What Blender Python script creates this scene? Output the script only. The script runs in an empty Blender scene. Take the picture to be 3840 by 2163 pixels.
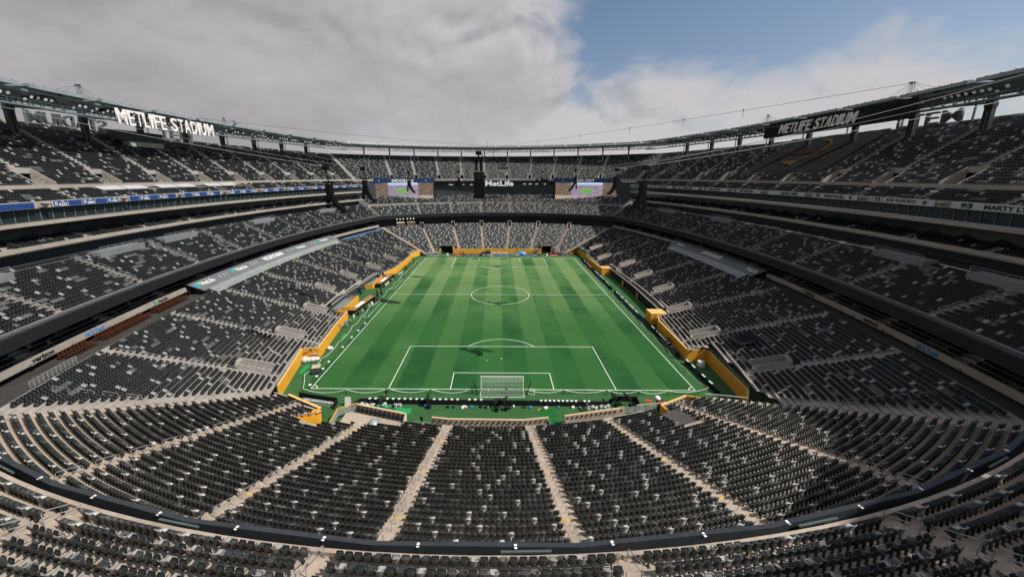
import bpy, bmesh, math, random
import numpy as np
from mathutils import Matrix, Vector
R = math.radians
rnd = random.Random(7)
rng = np.random.default_rng(11)
scene = bpy.context.scene
col = scene.collection

# ------------------------------------------------------------------ camera
CAM = Vector((-0.8209, -57.3391, 36.8161))
cam_d = bpy.data.cameras.new('camera')
cam_d.sensor_fit = 'HORIZONTAL'
cam_d.sensor_width = 36.0
cam_d.lens = 1354.208 / 3840 * 36.0
cam_d.shift_x = 68.73 / 3840
cam_d.shift_y = -121.0 / 3840
cam_d.clip_start = 0.5
cam_d.clip_end = 9000
cam = bpy.data.objects.new('camera', cam_d)
col.objects.link(cam)
_yaw, _pit, _rol = -0.0112, -0.2177, -0.0008
_f = Vector((math.sin(_yaw) * math.cos(_pit), math.cos(_yaw) * math.cos(_pit), math.sin(_pit)))
_r = Vector((math.cos(_yaw), -math.sin(_yaw), 0))
_u = _r.cross(_f)
_r2 = _r * math.cos(_rol) + _u * math.sin(_rol)
_u2 = -_r * math.sin(_rol) + _u * math.cos(_rol)
cam.matrix_world = Matrix(((_r2.x, _u2.x, -_f.x, CAM.x), (_r2.y, _u2.y, -_f.y, CAM.y),
                           (_r2.z, _u2.z, -_f.z, CAM.z), (0, 0, 0, 1)))
scene.camera = cam

# ------------------------------------------------------------------ sun, sky, exposure
SUN_EL = R(48.5)
SUN_AZ = Vector((0.925, -0.38, 0)).normalized()
SUN_DIR = Vector((SUN_AZ.x * math.cos(SUN_EL), SUN_AZ.y * math.cos(SUN_EL), math.sin(SUN_EL)))
sun_d = bpy.data.lights.new('sun', 'SUN')
sun_d.energy = 5.0
sun_d.angle = R(0.6)
sun_d.color = (1.0, 0.93, 0.83)
sun = bpy.data.objects.new('sun', sun_d)
col.objects.link(sun)
sun.rotation_euler = SUN_DIR.to_track_quat('Z', 'Y').to_euler()
sun.location = (120, -60, 160)

world = bpy.data.worlds.new('World')
scene.world = world
world.use_nodes = True


def build_sky():
    nt = world.node_tree
    nt.nodes.clear()
    N = nt.nodes.new
    L = nt.links.new

    def math_(op, a, b=None, c=None, clamp=False):
        n = N('ShaderNodeMath')
        n.operation = op
        n.use_clamp = clamp
        for i, v in enumerate((a, b, c)):
            if v is None:
                continue
            if isinstance(v, (int, float)):
                n.inputs[i].default_value = v
            else:
                L(v, n.inputs[i])
        return n.outputs[0]

    def ramp(val, lo, hi, out0=0.0, out1=1.0):
        n = N('ShaderNodeMapRange')
        n.interpolation_type = 'SMOOTHSTEP'
        L(val, n.inputs[0])
        n.inputs[1].default_value = lo
        n.inputs[2].default_value = hi
        n.inputs[3].default_value = out0
        n.inputs[4].default_value = out1
        return n.outputs[0]

    tc = N('ShaderNodeTexCoord')
    sep = N('ShaderNodeSeparateXYZ')
    L(tc.outputs['Generated'], sep.inputs[0])
    dx, dy, dz = sep.outputs
    up = math_('MAXIMUM', dz, 0.0)
    # cumulus banks: fractal noise over the directions of the sky, flattened towards the horizon
    def cloud_noise(off, scale, detail, rough, dist=0.0, sz=1.3):
        c = N('ShaderNodeCombineXYZ')
        L(math_('ADD', dx, off[0]), c.inputs[0])
        L(math_('ADD', dy, off[1]), c.inputs[1])
        L(math_('MULTIPLY', math_('ADD', dz, off[2]), sz), c.inputs[2])
        n = N('ShaderNodeTexNoise')
        n.noise_dimensions = '3D'
        L(c.outputs[0], n.inputs['Vector'])
        n.inputs['Scale'].default_value = scale
        n.inputs['Detail'].default_value = detail
        n.inputs['Roughness'].default_value = rough
        n.inputs['Distortion'].default_value = dist
        return n.outputs['Fac']

    O1, O2 = (3.35, 1.2, 0.4), (7.1, 2.0, 5.3)
    sh = lambda o, k: (o[0] + 0.45 * k, o[1] - 0.2 * k, o[2] + 0.85 * k)
    big = cloud_noise(O1, 1.9, 3, 0.45, 0.15, 1.6)
    puff = cloud_noise(O2, 5.0, 8, 0.53, 0.25, 1.7)
    puff_l = cloud_noise(sh(O2, 0.030), 5.0, 8, 0.53, 0.25, 1.7)
    # a bank of stratocumulus lies over the left half of the sky; it breaks up to the right
    bank = math_('ADD', ramp(dx, -0.45, 0.66, 0.30, -0.13), ramp(dx, 0.45, 0.85, 0.0, -0.07))
    lowb = ramp(dz, 0.10, 0.36, 0.23, -0.03)
    base = math_('ADD', math_('MULTIPLY', big, 0.55), math_('ADD', bank, lowb))
    cov = math_('ADD', base, math_('MULTIPLY', puff, 0.52))
    cov_l = math_('ADD', base, math_('MULTIPLY', puff_l, 0.52))
    dens = ramp(cov, 0.545, 0.72)
    thick = ramp(cov, 0.60, 0.98)
    # sun-side edges brighter than the shaded ones
    shade = math_('MULTIPLY', math_('MULTIPLY', math_('SUBTRACT', cov, cov_l), 3.4), ramp(cov, 0.66, 0.95, 1.0, 0.30))
    soft = cloud_noise((1.7, 0.4, 2.0), 2.0, 4, 0.5, 0.2, 2.4)
    lum = math_('ADD', math_('ADD', 1.0, shade), math_('MULTIPLY', thick, -0.16))
    lum = math_('ADD', lum, math_('MULTIPLY', math_('SUBTRACT', soft, 0.5), 0.80))
    lum = math_('ADD', lum, ramp(dx, -0.80, -0.02, -0.30, 0.0))
    lum = math_('ADD', lum, ramp(dz, 0.10, 0.45, 0.06, -0.05))
    lum = math_('MINIMUM', math_('MAXIMUM', lum, 0.12), 1.0)
    cr = N('ShaderNodeMix')
    cr.data_type = 'RGBA'
    cr.inputs[6].default_value = (0.105, 0.102, 0.110, 1)
    cr.inputs[7].default_value = (0.92, 0.88, 0.90, 1)
    L(lum, cr.inputs[0])
    cloud_bg = N('ShaderNodeBackground')
    L(cr.outputs[2], cloud_bg.inputs[0])
    cloud_bg.inputs[1].default_value = 0.64

    sky = N('ShaderNodeTexSky')
    sky.sky_type = 'NISHITA'
    sky.sun_disc = False
    sky.sun_elevation = SUN_EL
    sky.sun_rotation = math.atan2(SUN_AZ.x, SUN_AZ.y)
    sky.altitude = 10
    sky.air_density = 1.0
    sky.dust_density = 1.6
    sky.ozone_density = 0.9
    sky_bg = N('ShaderNodeBackground')
    L(sky.outputs[0], sky_bg.inputs[0])
    sky_bg.inputs[1].default_value = 0.105
    mx = N('ShaderNodeMixShader')
    L(math_('MULTIPLY', dens, 0.96), mx.inputs[0])
    L(sky_bg.outputs[0], mx.inputs[1])
    L(cloud_bg.outputs[0], mx.inputs[2])
    out = N('ShaderNodeOutputWorld')
    L(mx.outputs[0], out.inputs[0])


build_sky()
scene.view_settings.view_transform = 'Standard'
scene.view_settings.look = 'None'
scene.view_settings.gamma = 1.0
scene.view_settings.use_curve_mapping = False
scene.view_settings.exposure = 0.0

# ------------------------------------------------------------------ materials
MATS = {}


def mat(name, c, rough=0.7, spec=0.3, var=0.12, scale=1.5, metal=0.0, emit=0.0, bump=0.0, grime=0.0):
    if name in MATS:
        return MATS[name]
    m = bpy.data.materials.new(name)
    m.use_nodes = True
    nt = m.node_tree
    b = nt.nodes['Principled BSDF']
    b.inputs['Roughness'].default_value = rough
    b.inputs['Specular IOR Level'].default_value = spec
    b.inputs['Metallic'].default_value = metal
    g = nt.nodes.new('ShaderNodeNewGeometry')
    n = nt.nodes.new('ShaderNodeTexNoise')
    n.inputs['Scale'].default_value = scale
    n.inputs['Detail'].default_value = 5
    nt.links.new(g.outputs['Position'], n.inputs['Vector'])
    mr = nt.nodes.new('ShaderNodeMapRange')
    nt.links.new(n.outputs['Fac'], mr.inputs[0])
    mr.inputs[1].default_value = 0.3
    mr.inputs[2].default_value = 0.7
    mr.inputs[3].default_value = 1 - var
    mr.inputs[4].default_value = 1 + var
    mx = nt.nodes.new('ShaderNodeMix')
    mx.data_type = 'RGBA'
    mx.blend_type = 'MULTIPLY'
    mx.inputs[0].default_value = 1.0
    mx.inputs[6].default_value = (*c, 1)
    nt.links.new(mr.outputs[0], mx.inputs[7])
    last = mx.outputs[2]
    if grime:
        n2 = nt.nodes.new('ShaderNodeTexNoise')
        n2.inputs['Scale'].default_value = 0.22
        n2.inputs['Detail'].default_value = 8
        n2.inputs['Roughness'].default_value = 0.7
        nt.links.new(g.outputs['Position'], n2.inputs['Vector'])
        r2 = nt.nodes.new('ShaderNodeMapRange')
        nt.links.new(n2.outputs['Fac'], r2.inputs[0])
        r2.inputs[1].default_value = 0.42
        r2.inputs[2].default_value = 0.72
        r2.inputs[3].default_value = 1.0
        r2.inputs[4].default_value = 1 - grime
        m2 = nt.nodes.new('ShaderNodeMix')
        m2.data_type = 'RGBA'
        m2.blend_type = 'MULTIPLY'
        m2.inputs[0].default_value = 1.0
        nt.links.new(last, m2.inputs[6])
        nt.links.new(r2.outputs[0], m2.inputs[7])
        last = m2.outputs[2]
    nt.links.new(last, b.inputs['Base Color'])
    if emit:
        b.inputs['Emission Color'].default_value = (*c, 1)
        b.inputs['Emission Strength'].default_value = emit
    if bump:
        bp = nt.nodes.new('ShaderNodeBump')
        bp.inputs['Strength'].default_value = bump
        bp.inputs['Distance'].default_value = 0.02
        nt.links.new(n.outputs['Fac'], bp.inputs['Height'])
        nt.links.new(bp.outputs[0], b.inputs['Normal'])
    MATS[name] = m
    return m


CONC = mat('tan_concrete', (0.42, 0.35, 0.285), 0.85, 0.2, 0.10, 2.0, grime=0.35)
CONC_S = mat('shade_dark_concrete', (0.17, 0.165, 0.155), 0.85, 0.2, 0.12, 1.6, grime=0.3)  # concrete darkened: shade of the middle tiers put into the colour
CONC_U = mat('upper_tier_concrete', (0.33, 0.325, 0.315), 0.85, 0.2, 0.12, 1.6, grime=0.3)
CONC_A = mat('pale_step_concrete', (0.36, 0.345, 0.32), 0.85, 0.2, 0.12, 1.6, grime=0.25)
CONC_G = mat('grey_concrete', (0.36, 0.335, 0.305), 0.85, 0.2, 0.12, 1.2, grime=0.3)
FASCIA = mat('beige_precast', (0.36, 0.325, 0.285), 0.75, 0.25, 0.06, 0.6, grime=0.2)
MATTE = mat('matte_black_speaker_grille', (0.004, 0.0045, 0.005), 0.8, 0.15, 0.2)
DARK = mat('black_painted_metal', (0.012, 0.014, 0.016), 0.55, 0.3, 0.2)
LEDGREY = mat('charcoal_board_casing', (0.035, 0.042, 0.050), 0.45, 0.4, 0.15)
YELLOW = mat('amber_wall_pad', (0.72, 0.355, 0.035), 0.55, 0.25, 0.08, 0.8, grime=0.12)
STEEL = mat('galvanised_steel', (0.36, 0.38, 0.39), 0.45, 0.5, 0.12, metal=0.3)
TEAL = mat('teal_grey_painted_steel', (0.13, 0.175, 0.19), 0.55, 0.4, 0.15, 1.0, grime=0.2)
CANOPY = mat('ribbed_grey_roof_sheet', (0.25, 0.30, 0.315), 0.5, 0.4, 0.12, 0.7, grime=0.2)
DSTEEL = mat('dark_steel', (0.035, 0.045, 0.05), 0.5, 0.4, 0.2)
WHITE = mat('white_plastic', (0.78, 0.78, 0.78), 0.5, 0.4, 0.04)
LINE = mat('white_line_paint', (0.80, 0.82, 0.78), 0.9, 0.1, 0.08, 6)
BLACKC = mat('black_cloth', (0.014, 0.015, 0.018), 0.9, 0.1, 0.2)
GLASS = mat('dark_glazing', (0.018, 0.028, 0.032), 0.12, 0.6, 0.3, 0.4)
GREYROOF = mat('grey_canopy_membrane', (0.15, 0.16, 0.175), 0.6, 0.3, 0.08, grime=0.15)
GREYROOF2 = mat('pale_canopy_edge', (0.24, 0.27, 0.265), 0.5, 0.3, 0.1, grime=0.15)
ORANGE = mat('shaded_orange_chair', (0.055, 0.016, 0.006), 0.55, 0.3, 0.15)  # orange darkened for the shade under the club balcony
PLATF = mat('pale_grey_deck', (0.19, 0.205, 0.215), 0.7, 0.3, 0.1, grime=0.2)
SIGNW = mat('white_sign_face', (0.72, 0.72, 0.70), 0.5, 0.3, 0.05)
ROPE = mat('white_rope', (0.74, 0.76, 0.72), 0.9, 0.1, 0.05)


def seat_material():
    m = bpy.data.materials.new('stadium_seat_plastic')
    m.use_nodes = True
    nt = m.node_tree
    b = nt.nodes['Principled BSDF']
    a = nt.nodes.new('ShaderNodeAttribute')
    a.attribute_name = 'tone'
    cr = nt.nodes.new('ShaderNodeValToRGB')
    e = cr.color_ramp.elements
    e[0].position = 0.0
    e[0].color = (0.0045, 0.0058, 0.0065, 1)
    e[1].position = 1.0
    e[1].color = (0.50, 0.50, 0.50, 1)
    for pos, v in ((0.25, (0.0095, 0.0118, 0.0128)), (0.45, (0.036, 0.043, 0.045)), (0.6, (0.085, 0.095, 0.096))):
        k = cr.color_ramp.elements.new(pos)
        k.color = (*v, 1)
    nt.links.new(a.outputs['Fac'], cr.inputs[0])
    nt.links.new(cr.outputs[0], b.inputs['Base Color'])
    b.inputs['Roughness'].default_value = 0.34
    b.inputs['Specular IOR Level'].default_value = 0.12
    return m


SEAT_ATTR = seat_material()
SEAT_D = mat('charcoal_seat_plastic', (0.036, 0.043, 0.045), 0.45, 0.3, 0.15, 3)
SEAT_M = mat('mid_grey_seat_plastic', (0.095, 0.10, 0.10), 0.45, 0.3, 0.12, 3)
SEAT_L = mat('light_grey_seat_plastic', (0.33, 0.33, 0.33), 0.45, 0.3, 0.06, 3)

# ------------------------------------------------------------------ object helpers
ORG = {}


def tag(o, label=None, cat=None, group=None, kind=None):
    if label:
        o['label'] = label
    if cat:
        o['category'] = cat
    if group:
        o['group'] = group
    if kind:
        o['kind'] = kind
    return o


def thing(name, label, cat, loc=(0, 0, 0), group=None):
    o = bpy.data.objects.new(name, None)
    o.empty_display_size = 0.3
    col.objects.link(o)
    o.location = loc
    ORG[o.name] = Vector(loc)
    return tag(o, label, cat, group)


def link(name, me, m, parent=None):
    o = bpy.data.objects.new(name, me)
    col.objects.link(o)
    if m is not None and not me.materials:
        me.materials.append(m)
    if parent is not None:
        o.parent = parent
    return o


class MB:
    def __init__(s):
        s.v = []
        s.f = []

    def add(s, vs, fs):
        n = len(s.v)
        s.v += [tuple(p) for p in vs]
        s.f += [tuple(i + n for i in f) for f in fs]
        return s

    def hexa(s, b, t):
        """eight corners: bottom ring b (4), top ring t (4)"""
        return s.add(list(b) + list(t), [(3, 2, 1, 0), (4, 5, 6, 7), (0, 1, 5, 4), (1, 2, 6, 5), (2, 3, 7, 6), (3, 0, 4, 7)])

    def box(s, c, d, rz=0.0):
        ca, sa = math.cos(rz), math.sin(rz)
        hx, hy, hz = d[0] / 2, d[1] / 2, d[2] / 2
        P = []
        for z in (-hz, hz):
            for x, y in ((-hx, -hy), (hx, -hy), (hx, hy), (-hx, hy)):
                P.append((c[0] + x * ca - y * sa, c[1] + x * sa + y * ca, c[2] + z))
        return s.hexa(P[:4], P[4:])

    def beam(s, p, q, w, h):
        """rectangular bar from p to q: w across, h up"""
        p, q = Vector(p), Vector(q)
        d = (q - p)
        if d.length < 1e-6:
            return s
        d.normalize()
        up = Vector((0, 0, 1)) if abs(d.z) < 0.95 else Vector((1, 0, 0))
        a = d.cross(up).normalized() * (w / 2)
        b = a.cross(d).normalized() * (h / 2)
        return s.hexa([p - a - b, p + a - b, p + a + b, p - a + b], [q - a - b, q + a - b, q + a + b, q - a + b])

    def tube(s, pts, r, n=5):
        pts = [Vector(p) for p in pts]
        base = len(s.v)
        for i, p in enumerate(pts):
            d = (pts[min(i + 1, len(pts) - 1)] - pts[max(i - 1, 0)])
            d = d.normalized() if d.length > 1e-9 else Vector((0, 0, 1))
            up = Vector((0, 0, 1)) if abs(d.z) < 0.95 else Vector((1, 0, 0))
            a = d.cross(up).normalized()
            b = a.cross(d)
            for k in range(n):
                t = 2 * math.pi * k / n
                s.v.append(tuple(p + a * (r * math.cos(t)) + b * (r * math.sin(t))))
        for i in range(len(pts) - 1):
            for k in range(n):
                k2 = (k + 1) % n
                s.f.append((base + i * n + k, base + i * n + k2, base + (i + 1) * n + k2, base + (i + 1) * n + k))
        s.f.append(tuple(base + k for k in reversed(range(n))))
        s.f.append(tuple(base + (len(pts) - 1) * n + k for k in range(n)))
        return s

    def ball(s, c, r, nu=8, nv=5, sz=1.0):
        base = len(s.v)
        s.v.append((c[0], c[1], c[2] - r * sz))
        for j in range(1, nv):
            ph = -math.pi / 2 + math.pi * j / nv
            for i in range(nu):
                th = 2 * math.pi * i / nu
                s.v.append((c[0] + r * math.cos(ph) * math.cos(th), c[1] + r * math.cos(ph) * math.sin(th), c[2] + r * sz * math.sin(ph)))
        s.v.append((c[0], c[1], c[2] + r * sz))
        top = len(s.v) - 1
        for i in range(nu):
            s.f.append((base, base + 1 + (i + 1) % nu, base + 1 + i))
            s.f.append((top, top - nu + i, top - nu + (i + 1) % nu))
        for j in range(nv - 2):
            for i in range(nu):
                a = base + 1 + j * nu + i
                b2 = base + 1 + j * nu + (i + 1) % nu
                s.f.append((a, b2, b2 + nu, a + nu))
        return s

    def wall(s, pts, z0, z1, th, z0s=None, z1s=None):
        """thick wall along a plan polyline"""
        for i in range(len(pts) - 1):
            a, b = Vector((*pts[i], 0)), Vector((*pts[i + 1], 0))
            d = (b - a).normalized()
            n = Vector((-d.y, d.x, 0)) * (th / 2)
            za0 = z0s[i] if z0s else z0
            zb0 = z0s[i + 1] if z0s else z0
            za1 = z1s[i] if z1s else z1
            zb1 = z1s[i + 1] if z1s else z1
            s.hexa([a - n + Vector((0, 0, za0)), b - n + Vector((0, 0, zb0)), b + n + Vector((0, 0, zb0)), a + n + Vector((0, 0, za0))],
                   [a - n + Vector((0, 0, za1)), b - n + Vector((0, 0, zb1)), b + n + Vector((0, 0, zb1)), a + n + Vector((0, 0, za1))])
        return s

    def build(s, name, m, parent=None, smooth=False):
        o = Vector((0, 0, 0))
        p = parent
        while p is not None:
            o += p.location
            p = p.parent
        me = bpy.data.meshes.new(name)
        me.from_pydata([(x - o.x, y - o.y, z - o.z) for x, y, z in s.v], [], s.f)
        if smooth:
            me.polygons.foreach_set('use_smooth', [True] * len(me.polygons))
        me.update()
        return link(name, me, m, parent)


def copy_tree(o, parent=None, loc=None, rz=None):
    c = o.copy()
    col.objects.link(c)
    if parent is not None:
        c.parent = parent
    if loc is not None:
        c.location = loc
    if rz is not None:
        c.rotation_euler = (0, 0, rz)
    for ch in list(o.children):
        copy_tree(ch, c)
    return c


_aux = bpy.data.scenes.new('aux')      # small scratch scene: evaluates one curve or skin at a time, removed at the end


def evaluated_mesh(ob):
    _aux.collection.objects.link(ob)
    vl = _aux.view_layers[0]
    vl.update()
    me = bpy.data.meshes.new_from_object(ob.evaluated_get(vl.depsgraph))
    bpy.data.objects.remove(ob)
    return me



def text_mesh(s, bold=0.02, depth=0.02, align='CENTER'):
    """text outline as a mesh: unit cap height about 0.7, centred, in the XY plane"""
    cu = bpy.data.curves.new('lettering', 'FONT')
    cu.body = s
    cu.align_x = align
    cu.extrude = depth
    cu.offset = bold
    cu.resolution_u = 3
    ob = bpy.data.objects.new('lettering', cu)
    me = evaluated_mesh(ob)
    bpy.data.curves.remove(cu)
    return me


def text(name, s, centre, right, up, width, height, m, parent=None, bold=0.02, depth=0.03, shear=0.0):
    """lettering filling width x height, centred on a point, along right / up"""
    me = text_mesh(s, bold, 0.02)
    n = len(me.vertices)
    co = np.empty(n * 3)
    me.vertices.foreach_get('co', co)
    co = co.reshape(-1, 3)
    lo, hi = co.min(0), co.max(0)
    sz = np.maximum(hi - lo, 1e-6)
    u = (co - (lo + hi) / 2) / sz
    right = Vector(right).normalized()
    up = Vector(up).normalized()
    nrm = right.cross(up)
    o = Vector((0, 0, 0))
    p = parent
    while p is not None:
        o += p.location
        p = p.parent
    c = Vector(centre) - o
    xx = u[:, 0] * width + u[:, 1] * height * shear
    W = (np.outer(xx, np.array(right)) + np.outer(u[:, 1] * height, np.array(up)) + np.outer(u[:, 2] * depth, np.array(nrm))) + np.array(c)
    me.vertices.foreach_set('co', W.ravel())
    me.update()
    return link(name, me, m, parent)


def np_mesh(name, V, F):
    """fast mesh from numpy: V (n,3); F list of (k,4) / (k,3) int arrays"""
    me = bpy.data.meshes.new(name)
    me.vertices.add(len(V))
    me.vertices.foreach_set('co', np.ascontiguousarray(V, dtype=np.float32).ravel())
    idx = np.concatenate([f.ravel() for f in F]).astype(np.int32)
    tot = np.concatenate([np.full(len(f), f.shape[1], dtype=np.int32) for f in F])
    st = np.concatenate([[0], np.cumsum(tot)[:-1]]).astype(np.int32)
    me.loops.add(len(idx))
    me.loops.foreach_set('vertex_index', idx)
    me.polygons.add(len(tot))
    me.polygons.foreach_set('loop_start', st)
    me.polygons.foreach_set('loop_total', tot)
    me.update(calc_edges=True)
    return me


# ------------------------------------------------------------------ stadium plan
X0, Y0 = -2.0, 52.5
CS, RS = -194.6, 264.6        # side arcs (relative to the stadium centre)
CE, RE = -11.0, 104.7         # end arcs


def corner(t):
    """angles where the side arc and the end arc of offset t meet"""
    r1, r2 = RS + t, RE + t
    x1, y1, x2, y2 = CS, 0.0, 0.0, CE
    d = math.hypot(x2 - x1, y2 - y1)
    a = (r1 * r1 - r2 * r2 + d * d) / (2 * d)
    h = math.sqrt(max(r1 * r1 - a * a, 0))
    ex, ey = (x2 - x1) / d, (y2 - y1) / d
    mx, my = x1 + a * ex, y1 + a * ey
    px, py = mx - h * ey, my + h * ex
    if py < 0:
        px, py = mx + h * ey, my - h * ex
    return math.asin(py / r1), math.asin(px / r2)


def P(st, ang, t, z=0.0):
    """world point on a stand: st in L R F N, ang radians from the stand's middle, t offset outward"""
    if st in 'LR':
        sx = -1 if st == 'L' else 1
        return Vector((X0 + sx * (CS + (RS + t) * math.cos(ang)), Y0 + (RS + t) * math.sin(ang), z))
    sy = 1 if st == 'F' else -1
    return Vector((X0 + (RE + t) * math.sin(ang), Y0 + sy * (CE + (RE + t) * math.cos(ang)), z))


def NRM(st, ang):
    if st in 'LR':
        return Vector(((-1 if st == 'L' else 1) * math.cos(ang), math.sin(ang), 0))
    return Vector((math.sin(ang), (1 if st == 'F' else -1) * math.cos(ang), 0))


def amax(st, t):
    a = corner(t)
    return a[0] if st in 'LR' else a[1]


def rad(st, t):
    return (RS if st in 'LR' else RE) + t


def sweep(mb, st, prof, a0, a1, step=3.0, closed=False, mitre=True, caps=False):
    """sweep a (t,z) profile along a stand; a0/a1 = None means to the corner"""
    tm = sum(p[0] for p in prof) / len(prof)
    lim = amax(st, tm)
    b0 = -lim if a0 is None else a0
    b1 = lim if a1 is None else a1
    n = max(2, int(abs(b1 - b0) * rad(st, tm) / step) + 1)
    base = len(mb.v)
    k = len(prof)
    for i in range(n + 1):
        f = i / n
        for (t, z) in prof:
            lt = amax(st, t)
            c0 = -lt if a0 is None else a0
            c1 = lt if a1 is None else a1
            mb.v.append(tuple(P(st, c0 + (c1 - c0) * f, t, z)))
    flip = (st in ('R', 'N'))
    for i in range(n):
        for j in range(k if closed else k - 1):
            j2 = (j + 1) % k
            q = (base + i * k + j, base + i * k + j2, base + (i + 1) * k + j2, base + (i + 1) * k + j)
            mb.f.append(q if not flip else q[::-1])
    if closed or caps:
        mb.f.append(tuple(base + j for j in range(k)))
        mb.f.append(tuple(base + n * k + j for j in reversed(range(k))))
    return mb


# tiers: (t of first tread front, z of first tread, tread, rise, rows)
LOWE = dict(t0=-29.5, z0=1.55, tr=0.84, ri=0.262, n=35)
LOW = dict(t0=-33.7, z0=0.24, tr=0.84, ri=0.262, n=38)
MEZ = dict(t0=1.25, z0=16.75, tr=0.84, ri=0.41, n=13)
MEZE = dict(t0=1.25, z0=16.75, tr=0.84, ri=0.43, n=10)
MEZN = dict(t0=0.95, z0=16.75, tr=0.97, ri=0.47, n=9)
MEZE2 = dict(t0=10.6, z0=22.4, tr=0.84, ri=0.43, n=8)
UPF = dict(t0=14.6, z0=32.0, tr=0.86, ri=0.44, n=5)
UPP = dict(t0=19.6, z0=35.2, tr=0.82, ri=0.55, n=25)

LOWR = dict(LOW, n=40)
A_SIDE_LOW = [R(-0.5 + s * v) for v in (1.77, 5.3, 8.85, 12.35) for s in (-1, 1)]
A_SIDE_UP = [R(-0.5 + s * v) for v in (1.465, 4.4, 7.33, 10.25, 13.2, 16.1) for s in (-1, 1)]
A_END = [R(s * v) for v in (4.4, 13.2, 22.6) for s in (-1, 1)]
A_END_UP = [R(s * v) for v in (3.1, 9.3, 15.5, 21.7, 28.0) for s in (-1, 1)]


def aisles(st, tier):
    if st in 'LR':
        return A_SIDE_UP if tier in ('UPP', 'UPF') else A_SIDE_LOW
    return A_END_UP if tier == 'UPP' else A_END


# ------------------------------------------------------------------ field-level wall lines (plan)
WALL_L = [(-37.9, -3.0), (-41.0, 10.6), (-37.8, 10.8), (-39.6, 24.0), (-40.1, 31.0)]
WALL_L_MID = [(-46.6, 36.5), (-46.6, 45.0), (-45.6, 58.0), (-44.6, 69.0)]
WALL_L_FAR = [(-42.4, 69.5), (-40.2, 79.0), (-39.4, 99.8), (-41.6, 102.9), (-36.6, 112.6)]
WALL_F1 = [(-36.6, 112.6), (-28.0, 113.2)]
WALL_F2 = [(-22.5, 114.3), (-8.0, 115.2), (8.0, 115.2), (20.3, 114.4)]
WALL_F3 = [(25.0, 114.1), (32.4, 112.6), (37.4, 116.0)]
WALL_R_FAR = [(37.4, 116.0), (39.6, 101.5), (38.4, 100.0), (38.9, 79.2)]
WALL_R_MID = [(42.2, 76.2), (42.6, 54.0), (41.8, 33.0)]
WALL_R = [(39.8, 29.0), (38.5, 25.5), (37.7, 10.5), (41.6, 10.2), (40.4, -3.6), (38.6, -6.2)]


def interp(poly, y, dflt):
    for (x0, y0), (x1, y1) in zip(poly, poly[1:]):
        lo, hi = min(y0, y1), max(y0, y1)
        if lo <= y <= hi and hi - lo > 0.4:
            return x0 + (x1 - x0) * (y - y0) / (y1 - y0)
    return dflt


APRON_N = [(-38.5, -3), (-34.6, -5.5), (-28.5, -8.6), (-27.7, -8.9), (-30.9, -11.9), (-25.4, -14.0), (-24.6, -13.0), (-21, -12.4),
           (-14.4, -12.4), (-14.4, -11.3), (-10.6, -11.3), (-10.6, -10.3), (3, -10.6), (6.8, -10.1), (6.8, -11.6), (9.3, -11.4),
           (9.3, -9.7), (17.7, -7.8), (22.3, -6.9), (22.7, -11.3), (24.2, -14.0), (27.8, -12.6), (25.5, -10.3), (24.9, -7.2),
           (29.8, -4.7), (32.2, -5.4), (38.6, -6.6), (41, 0), (41, 40), (-41, 40), (-41, 0)]


def inside(poly, x, y):
    c = False
    j = len(poly) - 1
    for i in range(len(poly)):
        xi, yi = poly[i]
        xj, yj = poly[j]
        if (yi > y) != (yj > y) and x < (xj - xi) * (y - yi) / (yj - yi) + xi:
            c = not c
        j = i
    return c


def low_ok(st, x, y, m=0.0):
    """is a plan point of the lower tier behind the wall line and clear of the tunnels"""
    if st == 'L':
        w = -41.0
        if y < 31:
            w = interp(WALL_L, y, -38.0)
        elif y < 68:
            w = interp(WALL_L_MID, y, -46.6)
        else:
            w = interp(WALL_L_FAR, y, -40.5)
        return x < w - 0.35 - m
    if st == 'R':
        if y < 29.0:
            w = interp(WALL_R, y, 40.0)
        elif y < 79:
            w = 42.8
        else:
            w = interp(WALL_R_FAR, y, 39.5)
        return x > w + 0.35 + m
    if st == 'N':
        d = math.hypot(x - X0, y - (Y0 - CE))
        k = (0.45 + m) / d
        return not inside(APRON_N, x - (x - X0) * k, y - (y - (Y0 - CE)) * k)
    if st == 'F':
        if -28.6 < x < -21.9 and y < 118.5:
            return False
        if 19.7 < x < 25.6 and y < 118.5:
            return False
        return True
    return True


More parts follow.
